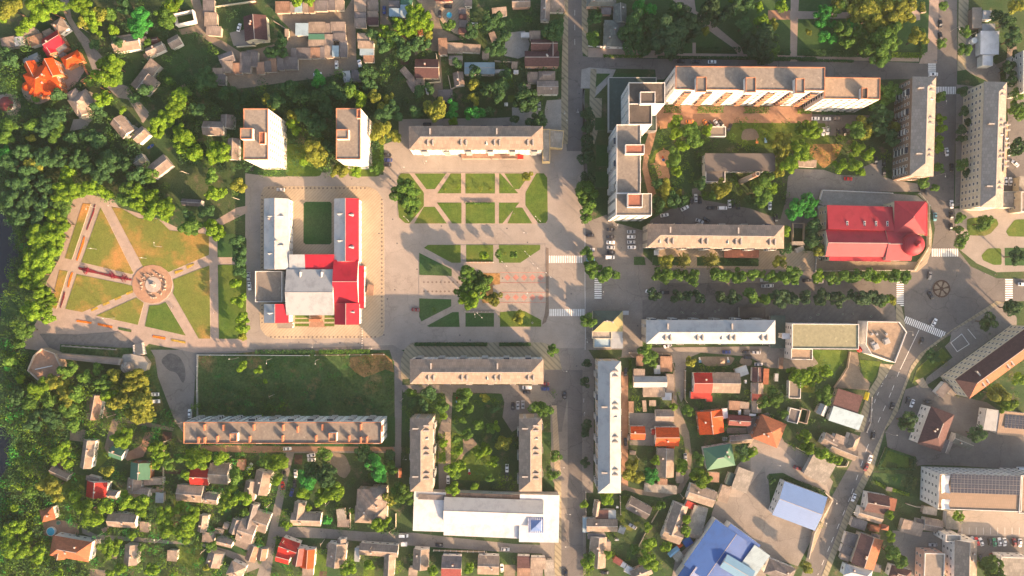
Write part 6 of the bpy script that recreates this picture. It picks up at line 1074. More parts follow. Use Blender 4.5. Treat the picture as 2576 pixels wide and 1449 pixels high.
# ================================================================ VEGETATION
# small vegetable and flower plots of the gardens
def smask(x,y):
    m=np.zeros(len(x),bool)
    for poly,bb,fl in SURFA:
        s=(x>bb[0])&(x<bb[2])&(y>bb[1])&(y<bb[3])
        if s.any(): idx=np.where(s)[0]; k=inpoly(poly,x[idx],y[idx]); m[idx[k]]=fl
    return m
def clear(p):
    q=np.array(p+[(sum(a[0] for a in p)/4,sum(a[1] for a in p)/4)]); x=q[:,0].copy(); y=q[:,1].copy(); m=np.zeros(len(x),bool)
    for poly,bb in AVOID: m|=inpoly(poly,x,y)
    return not (m|smask(x,y)).any()
random.seed(21); plots=0; used=[]
for zone,ang,n in (('o:450,20 640,0 560,140 420,280 300,200',-25,26),('o:1010,60 1420,20 1420,290 1020,290',0,40),('o:160,1040 720,1000 700,1449 150,1449',5,60),('o:740,1140 1000,1140 1000,1310 750,1310',3,14),('o:740,1380 1400,1400 1400,1449 740,1449',2,22),('o:1570,900 2200,890 2000,1449 1475,1449',3,60),('o:2130,1080 2420,1100 2300,1449 2120,1449',16,26),('o:1480,20 1560,20 1560,100 1480,100',0,5)):
    z=pts(zone); xs=[q[0] for q in z]; ys=[q[1] for q in z]
    for _ in range(n*2):
        x=random.uniform(min(xs),max(xs)); y=random.uniform(min(ys),max(ys)); w_,d_=random.uniform(3,11),random.uniform(2.5,7); a=-R(ang+random.uniform(-4,4))
        p=[(x+u*w_/2*math.cos(a)-v*d_/2*math.sin(a),y+u*w_/2*math.sin(a)+v*d_/2*math.cos(a)) for u,v in((-1,-1),(1,-1),(1,1),(-1,1))]
        if not inpoly(z,np.array([x]),np.array([y]))[0] or any(math.hypot(x-u,y-v)<(w_+r)*.55 for u,v,r in used) or not clear(p): continue
        used.append((x,y,w_)); m_=random.choice(['grass','grass_deep','weeds','dirt','grass_dry','bedbrown','earth','grass_deep','plotrows','plotrows'])
        surf('garden_plot',m_,None,wp=p,avoid=m_ in('dirt','concrete','plotrows','bedbrown'))
def quads(name,cent,nrm,size,mats,mi=None,up=None):
    n=len(cent); t=RNG.normal(size=(n,3)); t-=nrm*(t*nrm).sum(1)[:,None]; t/=np.linalg.norm(t,axis=1)[:,None]+1e-9; b=np.cross(nrm,t)
    s=size[:,None]; v=np.empty((n,4,3)); v[:,0]=cent-t*s-b*s*.8; v[:,1]=cent+t*s-b*s*.8; v[:,2]=cent+t*s*.7+b*s*.9; v[:,3]=cent-t*s*.7+b*s*.9
    v+=RNG.normal(size=v.shape)*s[:,:,None]*.12
    me=D.meshes.new(name); me.vertices.add(4*n); me.loops.add(4*n); me.polygons.add(n)
    me.vertices.foreach_set('co',v.reshape(-1)); me.loops.foreach_set('vertex_index',np.arange(4*n)); me.polygons.foreach_set('loop_start',np.arange(0,4*n,4)); me.polygons.foreach_set('loop_total',np.full(n,4))
    for q in mats: me.materials.append(M[q] if q else None)
    if mi is not None: me.polygons.foreach_set('material_index',mi)
    me.update(); me.validate(); return me
def crown_pts(n,K,lobe=(.30,.46),hz=.8):
    d=RNG.normal(size=(K,3)); d/=np.linalg.norm(d,axis=1)[:,None]; rr=RNG.uniform(.25,.86,K)[:,None]
    lc=d*rr*np.array([1,1,hz]); lc[:,2]+=.05; lr=RNG.uniform(*lobe,K)
    k=RNG.integers(0,K,n); u=RNG.normal(size=(n,3)); u/=np.linalg.norm(u,axis=1)[:,None]; u[:,2]=np.where(u[:,2]<-.3,-u[:,2],u[:,2])
    p=lc[k]+u*lr[k][:,None]*RNG.uniform(.8,1.06,n)[:,None]*np.array([1,1,.85])
    dd=np.linalg.norm(p[:,None]-lc[None],axis=2)/lr[None]
    keep=(dd<.72).sum(1)==0
    nn=u+RNG.normal(size=u.shape)*.5; nn/=np.linalg.norm(nn,axis=1)[:,None]
    return p[keep],nn[keep]
CROWN={}
def get_crown(kind,i,big):
    key=(kind,i,big)
    if key in CROWN: return CROWN[key]
    if kind=='c':
        n=1300; a=RNG.integers(0,11,n)/11*6.283+RNG.normal(size=n)*.07; lev=RNG.uniform(0,1,n); r=(1-lev*.9)*RNG.uniform(.1,1,n)
        a=a+np.floor(lev*5)*.8
        p=np.stack([np.cos(a)*r,np.sin(a)*r,lev*1.9-.7-.25*r],1); nn=np.stack([np.cos(a)*.5,np.sin(a)*.5,np.ones(n)],1)+RNG.normal(size=(n,3))*.4; nn/=np.linalg.norm(nn,axis=1)[:,None]
        me=quads('conifer_crown',p,nn,RNG.uniform(.035,.075,n),['leaf_c'])
    else:
        n=5200 if big else 2300; K=random.choice((17,22,28,34)) if big else random.choice((8,11,14,19))
        p,nn=crown_pts(n,K,(.17,.36) if big else (.22,.44))
        me=quads('tree_crown',p,nn,RNG.uniform(.032,.062,len(p)) if big else RNG.uniform(.05,.095,len(p)),['leaf_g'])
    CROWN[key]=me; return me
def trunk_mesh():
    mb=MB(); mb.cone(0,0,0,1,.075,.045,8)
    for k in range(5):
        a=k*1.256; 
        for s in range(3):
            r0=.04-.011*s; x0,y0=math.cos(a)*s*.16,math.sin(a)*s*.16; x1,y1=math.cos(a)*(s+1)*.16,math.sin(a)*(s+1)*.16; z0=.75+s*.17; z1=.75+(s+1)*.17
            v=[]
            for (x,y,z,r) in((x0,y0,z0,r0),(x1,y1,z1,r0*.7)):
                for q in range(4): v.append((x+r*math.cos(q*1.57),y+r*math.sin(q*1.57),z))
            mb.add(v,[(q,(q+1)%4,4+(q+1)%4,4+q) for q in range(4)])
    return mb.me('trunk',['bark'])
TRK=trunk_mesh()
TREES='''00:80,70,130,a 30,190,50,y 350,60,110,y 440,150,100,y 560,60,90,y 270,240,70,y 200,320,45,y 800,50,110,y 850,120,60,y 1020,140,75,a 1110,150,60,g 930,190,70,y 960,260,60,y 840,220,60,a 1140,300,50,y 1005,340,30,y 1400,170,100,e 1380,290,100,e 1440,240,80,e 1650,170,90,g 1700,250,80,g 1750,50,80,y 1490,420,35,g 1030,650,85,y 1150,660,95,y 1070,760,115,y 1180,780,60,g 1060,1000,75,y 980,970,35,y 1240,1110,38,y 1700,820,40,g 1820,1000,80,y 1760,1090,95,y 1620,1230,90,y 1570,1310,85,y 1720,1200,75,y 1820,1350,95,y 1910,1400,65,y 1880,930,50,g 2080,800,95,d 120,600,70,d 60,540,70,d 560,1180,100,d 450,1280,90,d 570,1330,80,g 80,1250,85,g 330,1260,75,g 60,1400,85,g 310,1400,50,a 600,950,70,d 900,820,50,g 1480,900,70,d 2300,950,80,d 2450,1000,90,d 1000,1100,70,d 1250,60,80,d 1180,420,50,d 950,440,50,d 2000,1100,70,d 1350,1000,50,d 900,1350,80,d 1000,1400,80,d 720,1380,70,d 350,1000,40,g
10:410,20,60,y 550,10,55,y 1610,150,115,y 1690,220,95,y 1440,240,85,y 1530,310,85,y 1290,310,60,y 1740,360,55,a 1380,380,75,g 1600,430,80,d 1480,520,80,d 1300,450,70,d 1180,340,60,d 200,520,85,d 260,420,65,d 1700,440,60,d 630,820,85,e 350,900,90,d 450,970,95,d 620,960,105,d 760,900,90,d 860,960,80,d 940,930,70,g 1045,960,60,y 1055,1050,50,y 200,1000,90,d 120,1020,65,a 150,1090,40,a 360,1170,60,a 380,1250,55,y 405,1320,50,y 600,1250,100,d 1200,980,65,a 1260,1100,65,a 1340,990,50,a 1250,1340,115,a 1390,1370,65,a 1300,1150,90,d 1400,1120,80,d 1120,750,80,d 1600,1130,70,d 1810,1100,110,a 1970,1060,62,e 1970,1140,58,e 1980,1225,45,y 2190,850,62,a 2170,980,40,a 2210,1020,40,a 2170,1130,80,e 2280,1130,52,e 2350,1130,50,d 2180,330,90,d 2210,730,65,d 2400,220,90,d 2420,480,90,d 2500,350,80,d 2520,750,60,d 2450,900,100,d 2330,900,80,d 1970,260,50,g 2020,640,50,d 1920,270,40,g 1640,920,60,d 1750,890,50,d 1450,430,70,d 700,1080,90,d 480,1150,80,d 1150,860,60,d
20:130,1000,115,d 240,1210,95,d 30,1200,50,d 450,320,80,d 380,340,70,d 460,250,70,d 840,200,70,d 820,400,75,g 1290,80,75,e 1410,110,62,e 1250,220,105,d 1380,250,105,d 1560,380,150,b 1480,490,90,b 1770,230,105,b 1800,350,85,b 1990,90,115,b 2180,110,85,b 1270,400,90,d 2240,30,60,y 2490,70,50,y 2530,210,80,y 2530,400,115,b 2330,250,80,d 2450,500,100,b 1950,310,40,a 760,1150,62,b 755,1270,68,b 760,1420,62,b 1635,1220,62,y 1640,1330,75,y 1960,1310,55,y 1800,1320,85,g 1690,1430,45,y 1860,1400,80,g 1640,130,80,d
20:1150,330,85,d 1180,480,70,d 1330,480,90,d 1420,400,90,d 1640,420,85,b 1700,120,80,b 1900,200,75,b 2080,180,80,b 2260,60,80,d 2380,60,70,d 2560,320,90,d 2380,420,90,b 2540,560,80,b 1600,560,60,b 1700,480,70,b
30:300,60,0,g 880,170,80,a 930,350,85,g 1150,330,90,g 1280,210,90,a 1400,180,70,a 700,90,70,g 800,400,70,g 1420,30,80,a 620,250,50,e 130,60,60,y 2480,380,90,d 2300,150,60,d 2450,800,60,d 1070,1200,80,d 1180,1180,70,d 1080,1050,70,g 550,150,88,e 520,230,60,e 830,250,55,e 750,310,95,g 560,350,62,e 640,400,50,e 405,325,32,a 680,10,75,a 960,60,115,a 1050,150,115,a 1180,140,115,a 1330,90,95,a 1060,260,95,a 1230,310,120,g 1100,420,135,g 1000,480,100,g 1130,560,105,g 1250,450,85,g 1500,380,90,a 30,250,60,a 40,400,75,g 40,510,75,g 1755,70,45,g 1740,440,50,g 1985,320,50,g 1985,490,62,g 1210,930,85,g 1200,1000,60,g 1730,975,50,g 1950,920,50,d 1960,1120,50,d 1730,1195,47,y 1735,1280,52,y 1720,1405,47,y 2010,1225,35,d 1950,1310,52,d 1940,1395,42,d 420,1310,95,y 340,1290,60,g 980,1270,80,a 950,1360,65,a 880,1300,95,g 1180,1275,42,a 1280,1270,55,a 1130,1130,90,d 2400,230,100,d 2480,1100,90,g 2550,1150,60,g 2520,950,65,g 2480,540,38,d 2440,680,75,d 150,1440,95,a 1130,1300,85,d 1250,1400,80,d 850,20,80,a 2500,60,70,a 1220,40,80,a
01:50,80,85,e 100,200,90,d 350,200,75,a 690,300,75,y 640,400,85,y 740,480,95,y 860,450,80,y 620,500,95,y 960,440,75,y 1080,510,55,y 640,610,85,g 540,720,85,y 640,800,80,y 480,860,95,y 350,900,95,y 570,930,95,y 400,1000,95,y 520,1060,90,y 330,1100,85,y 450,1180,95,y 300,1200,75,y 270,1300,75,y 380,1310,85,y 300,1400,85,y 1100,150,110,d 1250,200,90,d 1050,300,95,d 900,250,95,d 800,150,95,d 1300,450,90,g 1500,320,80,g 1380,500,85,y 1520,510,80,y 1280,570,75,g 1400,620,85,y 1560,640,85,y 1670,620,90,y 1500,720,60,y 1660,700,65,y 1920,820,98,g 1900,720,65,d 2060,680,80,d 2160,860,88,y 2180,500,75,y 2250,480,50,y 2100,520,45,y 2405,430,68,a 2150,320,75,g 2200,70,95,y 2150,150,62,y 1980,100,75,y 1830,40,60,y 1400,320,80,d 200,400,95,d 100,550,95,d 300,550,95,d 200,700,95,d 450,600,90,d 300,300,90,d 450,150,90,d 600,150,90,d 2400,980,62,d 2410,1080,62,d 2420,1180,58,d 2420,1280,58,d 2370,1400,55,y 450,420,90,d 250,80,90,d 380,760,80,d 2350,1000,50,d
11:1530,420,115,g 1450,510,98,g 1550,540,105,g 1560,650,85,g 600,80,108,a 630,170,75,a 480,180,50,y 845,260,98,a 1010,280,58,y 1220,230,68,g 2290,1130,48,y 2440,1110,42,g 2130,1310,92,g 2270,1410,98,g 2150,1420,90,g 2190,1330,70,g 80,270,0,g 750,20,60,d
21:755,130,72,b 745,60,52,b 760,350,62,b 160,310,58,a 750,480,112,g 720,520,82,g 760,580,80,g 740,660,62,g 740,750,57,g 750,1090,58,g 770,1210,78,g 820,1290,62,g 940,1300,78,g 1030,1320,48,g 20,1120,38,g 1550,1180,68,c 1740,1170,78,c 2020,1170,82,c 1530,1310,82,g 1470,1330,52,g 1600,1330,55,g 1690,1330,62,g 1810,1330,88,g 2070,1300,72,g 2180,1310,68,g 2300,1330,78,g 2420,1310,62,g 2500,1310,42,g 1720,30,55,y 1600,180,52,g 1640,270,55,y 1640,130,75,g 1550,450,85,a 1600,490,42,y 1680,500,38,a 1540,580,62,a 1620,560,72,d 1460,620,82,d 1480,400,62,d 2110,450,92,a 2090,500,60,a 2020,520,55,g 2480,430,112,g 2520,540,92,g 2400,560,50,d 2530,350,75,g 1720,580,60,d 1900,400,60,d
31:130,100,85,a 200,190,85,y 330,50,100,y 120,280,62,a 30,430,65,y 880,50,85,y 1000,100,62,y 870,220,85,y 720,220,65,y 930,270,52,y 300,640,98,e 400,600,92,e 250,700,75,e 420,680,75,e 180,870,55,y 490,1060,65,a 100,1190,65,c 230,1330,88,g 160,1340,72,g 30,1330,62,g 510,1330,62,y 650,1350,62,g 740,1330,62,g 810,1340,52,g 890,1340,68,g 990,1320,68,g 1080,1330,68,y 1150,1335,48,y 1260,1330,62,g 1370,1330,62,g 1715,45,47,y 1710,245,47,g 1555,395,62,g 1680,440,42,g 1945,220,62,g 1997,300,40,d 1925,750,55,g 1910,860,42,g 1940,970,70,g 2170,800,75,g 2500,1130,85,d 450,950,85,d 450,820,62,d 180,1060,60,d 2500,50,80,d
02:430,40,95,y 330,220,115,y 460,150,95,y 470,280,75,y 260,430,80,g 200,560,42,g 110,720,68,g 80,820,32,e 210,920,42,y 680,830,85,g 980,810,52,g 850,890,62,g 400,1010,95,y 560,960,92,a 680,1080,92,a 780,1060,75,g 1040,960,82,g 1150,870,75,a 1370,880,85,a 1320,990,95,a 1430,940,62,a 1100,1080,75,y 1250,1100,100,a 1420,1180,105,a 1380,1260,92,a 1480,1260,85,a 1150,1150,75,a 1450,1050,62,a 2440,790,52,y 2410,120,62,y 2440,300,62,y 2430,400,62,y 2440,480,42,a 480,1150,80,g 300,1150,85,g 700,1250,80,g 200,1100,80,d 350,1350,90,d 750,1380,70,g 500,1300,90,d
12:2150,110,112,y 2100,30,80,g 2240,20,80,g 2400,115,85,a 30,820,42,y 95,940,26,y 2110,1070,92,g 2300,1100,42,a 1880,1200,62,g 1880,1280,42,y 1740,1050,75,d 1700,1170,62,d
22:60,290,66,a 400,625,58,g 770,325,68,g 750,760,42,b 735,950,45,b 750,1360,52,b 740,1430,42,b 1370,670,80,g 1420,770,42,g 1430,80,67,b 1650,85,62,b 1760,80,57,b 1880,80,62,b 2110,100,75,b 2230,100,72,b 2400,90,72,g 2540,110,62,g 1630,1190,38,y 1770,1230,52,g 250,1200,75,g 330,1230,85,g 1790,740,52,a 2540,1150,62,g
32:20,90,35,y 130,100,78,b 240,100,67,b 370,100,67,b 530,100,78,b 700,110,82,b 840,80,52,b 990,110,82,b 1090,120,82,b 1160,120,62,g 1230,120,55,a 2200,340,78,d 2460,200,92,d 1660,690,62,d 260,860,75,y 350,900,92,y 440,900,85,y 590,830,62,y 560,1080,82,g 80,1130,92,g 160,1260,42,g 1400,1350,92,d 2320,1080,112,a 2380,1160,100,y 2530,920,62,y 40,1050,60,g
03:630,190,85,y 560,260,62,y 690,300,55,y 1250,70,85,y 1180,50,60,y 1590,160,85,y 1600,240,75,y 1570,320,52,y 1700,330,62,g 1990,260,110,y 1920,240,60,y 2230,250,75,y 1870,440,52,y 520,560,85,a 580,620,75,a 450,520,62,a 160,760,42,y 180,960,75,y 120,1150,92,y 250,1180,85,y 400,1200,62,y 270,1050,55,y 790,740,52,y 880,800,92,y 930,880,92,y 1050,740,75,y 1280,690,75,y 1440,700,75,y 1430,800,62,y 1330,1040,42,y 1100,1180,95,y 1170,1130,52,y 1660,830,92,y 1700,960,92,y 1850,1000,105,y 1930,850,92,y 1800,760,55,y 2300,700,85,y 2440,660,75,y 2400,440,75,g 2330,560,62,y 2470,800,42,g 1520,1390,62,y 1200,1380,55,y 1110,1420,42,y 590,1430,52,y 1440,1150,42,g 2080,1370,35,a 1090,400,62,a 300,600,55,g 2130,1150,52,g 380,1290,50,y 100,1000,70,y 760,640,60,y 1820,260,50,g 1330,720,60,y
12:2040,1180,50,g 2150,1200,45,g 2400,1200,50,d 2230,1390,55,g 2080,1330,42,g 2420,1390,45,y 1600,1150,60,d 1560,1060,50,g 2360,1420,50,g
13:2020,180,50,y 2010,420,55,g 2400,300,50,y 2130,30,55,g 2420,40,50,d 2050,330,60,y 2350,470,45,g 1890,120,45,y 1880,260,45,y 230,300,85,y 110,300,62,g 210,480,62,y 700,440,112,d 520,480,100,e 480,600,85,y 780,600,105,y 650,650,85,y 560,400,82,d 1200,320,105,e 1250,420,92,e 1150,280,75,d 1360,360,62,g 700,220,75,g 1080,210,75,d 1480,640,105,g 1420,600,75,g 1370,650,75,a 710,890,55,e 310,940,42,y 530,760,38,y 960,800,26,y 1240,940,85,y 1300,900,52,y 1980,580,65,y 1960,380,75,y 2270,200,82,y 2200,540,38,y 2480,110,72,a 2020,60,52,g 930,1370,72,y 1130,1340,52,y 1790,1400,52,y 2140,1370,52,y 1340,220,50,d
23:430,240,58,g 415,430,58,g 735,300,45,b 740,10,42,b 960,660,85,y 730,730,42,y 1210,330,85,a 1180,430,75,a 1280,450,62,a 1400,440,85,e 1430,280,52,y 1710,345,70,y 1870,260,65,g 1900,460,95,y 1750,870,47,y 1750,1000,52,y 1370,960,52,y 1380,1130,75,y 1540,1160,52,y 1360,1290,95,y 760,1330,62,y 770,1260,52,g 970,1230,42,y 2420,200,58,y 2310,170,62,d 2330,240,52,g 1500,740,42,g 1240,1180,50,g
33:360,40,75,y 400,150,75,y 520,210,70,y 640,260,52,y 700,290,42,y 380,1350,62,a 1240,1050,47,y 1230,1220,78,g 1330,1290,75,g 1900,850,55,y 1230,830,42,y 2250,1380,135,g 2100,30,75,d 30,480,38,d'''
KN=dict(a='golden',y='yellow-green',g='green',e='bright emerald',d='dark green',b='dense dark',c='pale spiky')
tl=[]
for ln in TREES.split('\n'):
    c,b=ln.split(':')
    for q in b.split():
        x,y,r,k=q.split(','); r=float(r)
        if r>0: tl.append((r,2576*int(c[0])+float(x),1449*int(c[1])+float(y),k))
tl.sort(reverse=True)
rest=[]; cnt={}
for i,(r,x,y,k) in enumerate(tl):
    rm=r/AP*(1.12 if k!='e' else 1.04); h=rm*1.25+(2.9 if k!='b' else 2.6); top=h+rm*.4
    wx,wy=P(x,y,h); 
    if i>=298: rest.append((wx,wy,rm,h,k)); continue
    big=r>80
    t=ob('conifer' if k=='c' else 'street_tree' if k=='b' else 'broadleaf_tree',None,None,(wx,wy,gz(wx,wy)-.05))
    tr=ob('trunk',TRK,t); tr.scale=(h*.85,h*.85,h*.9) if 0 else (rm*.9,rm*.9,h*.62)
    me=get_crown(k if k=='c' else 'x',random.randrange(14) if big else random.randrange(20),big)
    cr=ob('crown',me,t,(0,0,h),random.uniform(0,6.28)); cr.scale=(rm*random.uniform(.88,1.2),rm*random.uniform(.88,1.2),rm*random.uniform(.7,1.05))
    if k!='c': cr.material_slots[0].link='OBJECT'; cr.material_slots[0].material=M['leaf_'+k]
    sz='large ' if r>90 else 'small ' if r<52 else ''
    tag(t,sz+KN[k]+(' conifer' if k=='c' else ' tree'),'tree','trees around the town')
# the small trees and undergrowth nobody could count
def avoid_mask(x,y):
    m=smask(x,y)
    for poly,bb in AVOID:
        s=(x>bb[0])&(x<bb[2])&(y>bb[1])&(y<bb[3])
        if s.any():
            idx=np.where(s)[0]; m[idx]|=inpoly(poly,x[idx],y[idx])
    return m
ALLP=[];ALLN=[];ALLS=[];ALLM=[]
LM=['leaf_y','leaf_g','leaf_d','leaf_e','leaf_a','leaf_b','leaf_r']
def clump(x,y,z,r,n,mi,hz=.8):
    p,nn=crown_pts(n,7,(.4,.6),hz); ALLP.append(p*r+np.array([x,y,z])); ALLN.append(nn); ALLS.append(RNG.uniform(.10,.2,len(p))*max(.5,min(r,3)*.55)); ALLM.append(np.full(len(p),mi))
def flush(name,label):
    global ALLP,ALLN,ALLS,ALLM
    me=quads(name,np.concatenate(ALLP),np.concatenate(ALLN),np.concatenate(ALLS),LM,np.concatenate(ALLM)); o=ob(name,me)
    tag(o,label,'vegetation',None,'stuff',True); ALLP,ALLN,ALLS,ALLM=[],[],[],[]
def scatter(s,den,r0,r1,mix,hmul=1.0,n=70):
    poly=pts(s); xs=[p[0] for p in poly]; ys=[p[1] for p in poly]; A=(max(xs)-min(xs))*(max(ys)-min(ys)); k=int(A*den)
    x=RNG.uniform(min(xs),max(xs),k); y=RNG.uniform(min(ys),max(ys),k); m=inpoly(poly,x,y)&~avoid_mask(x,y); x=x[m];y=y[m]
    for a,b in zip(x,y):
        r=RNG.uniform(r0,r1); clump(a,b,r*.75*hmul,r,n if r>1.2 else 36,int(RNG.choice(len(mix)//2 and [q for q in mix])) if 0 else int(RNG.choice(mix)))
for wx,wy,rm,h,k in rest:
    LI={'y':0,'g':1,'d':2,'e':3,'a':4,'b':5,'c':4}[k]; p_,n_=crown_pts(1900,13,(.30,.46)); ALLP.append(p_*rm+np.array([wx,wy,h])); ALLN.append(n_); ALLS.append(RNG.uniform(.05,.095,len(p_))*rm); ALLM.append(np.full(len(p_),LI))
flush('small_trees','small garden trees filling the gaps among the houses')
# far woods and garden bushes
scatter('o:20,540 110,540 60,700 40,860 100,960 60,1100 50,1250 90,1449 0,1500 -10,1300 20,1150 10,950 20,860 70,700 10,620',.09,1.6,3.8,[2,2,1,3],1.2,120)
scatter('o:0,150 60,110 200,130 250,280 330,330 430,470 420,560 330,515 250,488 190,500 140,620 60,700 20,700 0,560',.085,1.8,4.4,[2,2,2,5,1,2],1.3,130)
scatter('o:20,720 60,560 120,540 180,490 150,620 110,760 70,860 110,960 160,960 280,950 380,900 400,1000 320,1060 250,1060 180,1100 130,1300 230,1449 0,1500 10,1250 60,1180 50,1000 10,900',.08,1.5,4.0,[2,1,1,0,2],1.2,120)
scatter('o:440,200 640,210 980,170 1000,300 950,440 620,440 480,420 400,330',.075,1.8,4.2,[2,2,5,1],1.2,120)
scatter('o:180,0 620,0 560,140 640,200 420,300 260,260 180,120',.055,1.3,3.2,[2,2,5,1],1.1,100)
scatter('o:960,50 1420,20 1420,300 960,300',.06,1.2,3.2,[2,2,5,1],1.1,100)
scatter('o:1480,30 1600,0 1600,130 1480,115',.03,1.2,3.0,[2,2,1],1.0,90)
scatter('o:1630,300 2250,300 2240,480 2000,560 1640,540 1620,400',.055,1.0,3.2,[2,1,1,0],1.0,90)
scatter('o:0,1040 720,1000 740,1449 0,1500',.12,.9,3.2,[1,0,3,1,2],1.0,90)
scatter('o:740,1130 1010,1130 1010,1340 740,1340',.05,1.0,2.8,[2,1,2],1.0,90)
scatter('o:740,1380 1400,1400 1400,1449 740,1449',.055,1.0,2.6,[1,2,0],1.0,80)
scatter('o:1570,900 2250,900 2000,1449 1470,1449',.06,.7,2.6,[1,2,2,0],1.0,80)
scatter('o:2230,1080 2576,1060 2576,1449 2080,1449',.03,.9,2.2,[1,2],1.0,80)
scatter('o:2350,880 2576,850 2576,1100 2450,1000 2350,1000',.03,1.0,2.6,[1,4,2],1.0,80)
scatter('o:2420,0 2576,0 2576,300 2530,300',.02,1.0,2.6,[2,1],1.0,80)
scatter('o:2000,480 2100,520 2060,640 2000,640',.05,.8,2.4,[1,2,0],1.0,70)
scatter('o:1000,960 1400,980 1400,1240 1040,1240',.05,1.0,2.8,[1,2,0],1.0,80)
scatter('o:510,895 985,893 990,1030 510,1035',.24,.5,1.9,[2,2,5,2,1,1,3],.5,60)
scatter('o:850,890 985,893 990,965 900,960',.14,.5,1.3,[4,4,2],.4,60)
scatter('o:510,960 985,960 990,1038 510,1038',.04,1.0,2.6,[2,5],.7,90)
scatter('o:530,520 640,440 620,860 600,860 590,520',.02,.9,2.4,[2,1],1.0,80)
flush('undergrowth','dense dark undergrowth and garden bushes between the houses')
# hedges
def hedge(s,w,h,mi,name='hedge',desc='clipped hedge'):
    p=pts(s); cs=[];ns=[]
    for a,b in zip(p,p[1:]):
        L=math.hypot(b[0]-a[0],b[1]-a[1]); n=int(L*26)
        if n<4: continue
        t=RNG.uniform(0,1,n); q=RNG.uniform(-1,1,n); side=RNG.random(n)<.35
        ux,uy=(b[0]-a[0])/L,(b[1]-a[1])/L; off=np.where(side,np.sign(q)*w/2,q*w/2); z=np.where(side,RNG.uniform(.1,h,n),h)+RNG.normal(size=n)*.08
        cs.append(np.stack([a[0]+ux*t*L-uy*off,a[1]+uy*t*L+ux*off,z],1)); nn=np.stack([np.where(side,-uy*np.sign(q),0),np.where(side,ux*np.sign(q),0),np.where(side,.2,1)],1)+RNG.normal(size=(n,3))*.4
        ns.append(nn/np.linalg.norm(nn,axis=1)[:,None])
    cs=np.concatenate(cs); ns=np.concatenate(ns); cs0=cs.mean(0); z0=gz(cs0[0],cs0[1]); cs[:,2]+=z0
    c0=np.array([cs0[0],cs0[1],z0]); o=ob(name,quads(name,cs-c0,ns,RNG.uniform(.18,.32,len(cs)),[LM[mi]]),None,tuple(c0))
    return tag(o,desc,'hedge','clipped hedges')
for s,w,mi in (('30:350,535 880,550',3.2,2),('30:1230,560 1530,565',2.6,0),('30:1540,290 1545,560',2,1),('30:1545,30 1545,130',2.2,4),('30:60,525 215,525',2.4,2),('20:1860,505 2290,505',2.4,2),('20:915,567 1310,575',1.2,1),('20:1460,580 3060,592',1,2),('30:0,602 215,605',1,2),('30:300,607 850,620',1,2),
  ('20:1525,1100 1695,1100',3.6,1),('20:1860,1110 2120,1110',3,1),('20:2325,1112 2576,1112',3,1),('30:290,1125 420,1125',2,0),('30:525,1118 770,1118',4,2),('11:1270,0 1265,230',1.8,1),('11:2115,600 2400,600',.8,1),('12:1600,565 2325,565',1.8,2),('12:2450,565 2760,565',1.8,2),
  ('13:1870,10 1875,310',3.4,0),('22:1190,720 1190,1000',1.4,1),('33:1190,165 1470,260 1455,370 1100,360 1190,165',.9,2),('33:1060,500 1200,560 1410,630',1.6,0),('33:1440,240 1450,380',3,5),('33:1420,420 1400,590',2.6,5),('33:130,470 330,520 560,610',2.6,2),('33:150,480 60,700',1.5,2),('21:2130,1180 2470,1190',3,2),('12:600,640 0,640',2,2),('21:2215,280 2260,440',2,1),('12:1150,635 640,640',2,1),('23:750,1220 745,1449',3,0)):
    hedge(s,w,1.1 if w<2 else 1.5,mi,desc=('narrow ' if w<1.5 else 'broad ' if w>2.9 else '')+('yellow-green ' if mi==0 else 'dark ' if mi in(2,5) else 'golden ' if mi==4 else 'green ')+'clipped hedge')
# clipped topiary and seedlings on the north square
for i,(t,x,y,r,mi) in enumerate((('11',1900,455,18,4),('11',2030,445,36,0),('11',2145,448,25,4),('11',2260,452,28,4),('11',2367,450,23,4),('11',2505,445,32,0),('12',1790,215,30,1),('12',2460,285,26,0),('11',2345,1052,18,1),('11',2505,1105,18,4),('32',2230,460,14,2),('23',2410,190,20,1))):
    x0,y0=loc(t,x,y,1); clump(0,0,r/AP*.75,r/AP,380,mi); p=np.concatenate(ALLP); o=ob('shrub',quads('shrub',p,np.concatenate(ALLN),np.concatenate(ALLS)*.7,[LM[mi]]),None,(x0,y0,gz(x0,y0))); ALLP,ALLN,ALLS,ALLM=[],[],[],[]
    tag(o,('yellow' if mi==4 else 'yellow-green' if mi==0 else 'green')+' clipped shrub','shrub','clipped shrubs on the lawns')
# the burgundy rosettes in the long memorial flower bed
for x,y in((870,1268),(1130,1322),(1255,1350)):
    x0,y0=loc('01',x,y); clump(0,0,.4,2.1,260,6,.3); o=ob('burgundy_shrub',quads('burgundy_shrub',np.concatenate(ALLP),np.concatenate(ALLN),np.concatenate(ALLS),[LM[6]]),None,(x0,y0,gz(x0,y0))); ALLP,ALLN,ALLS,ALLM=[],[],[],[]
    tag(o,'burgundy rosette shrub','shrub','burgundy rosettes in the memorial bed')
for i in range(7): clump(*loc('11',2140+36*i,610),.4,.45,30,0)
for i in range(7): clump(*loc('11',1850+30*i,610),.4,.4,30,0)
flush('seedling_row','rows of small seedlings along the square lawns')
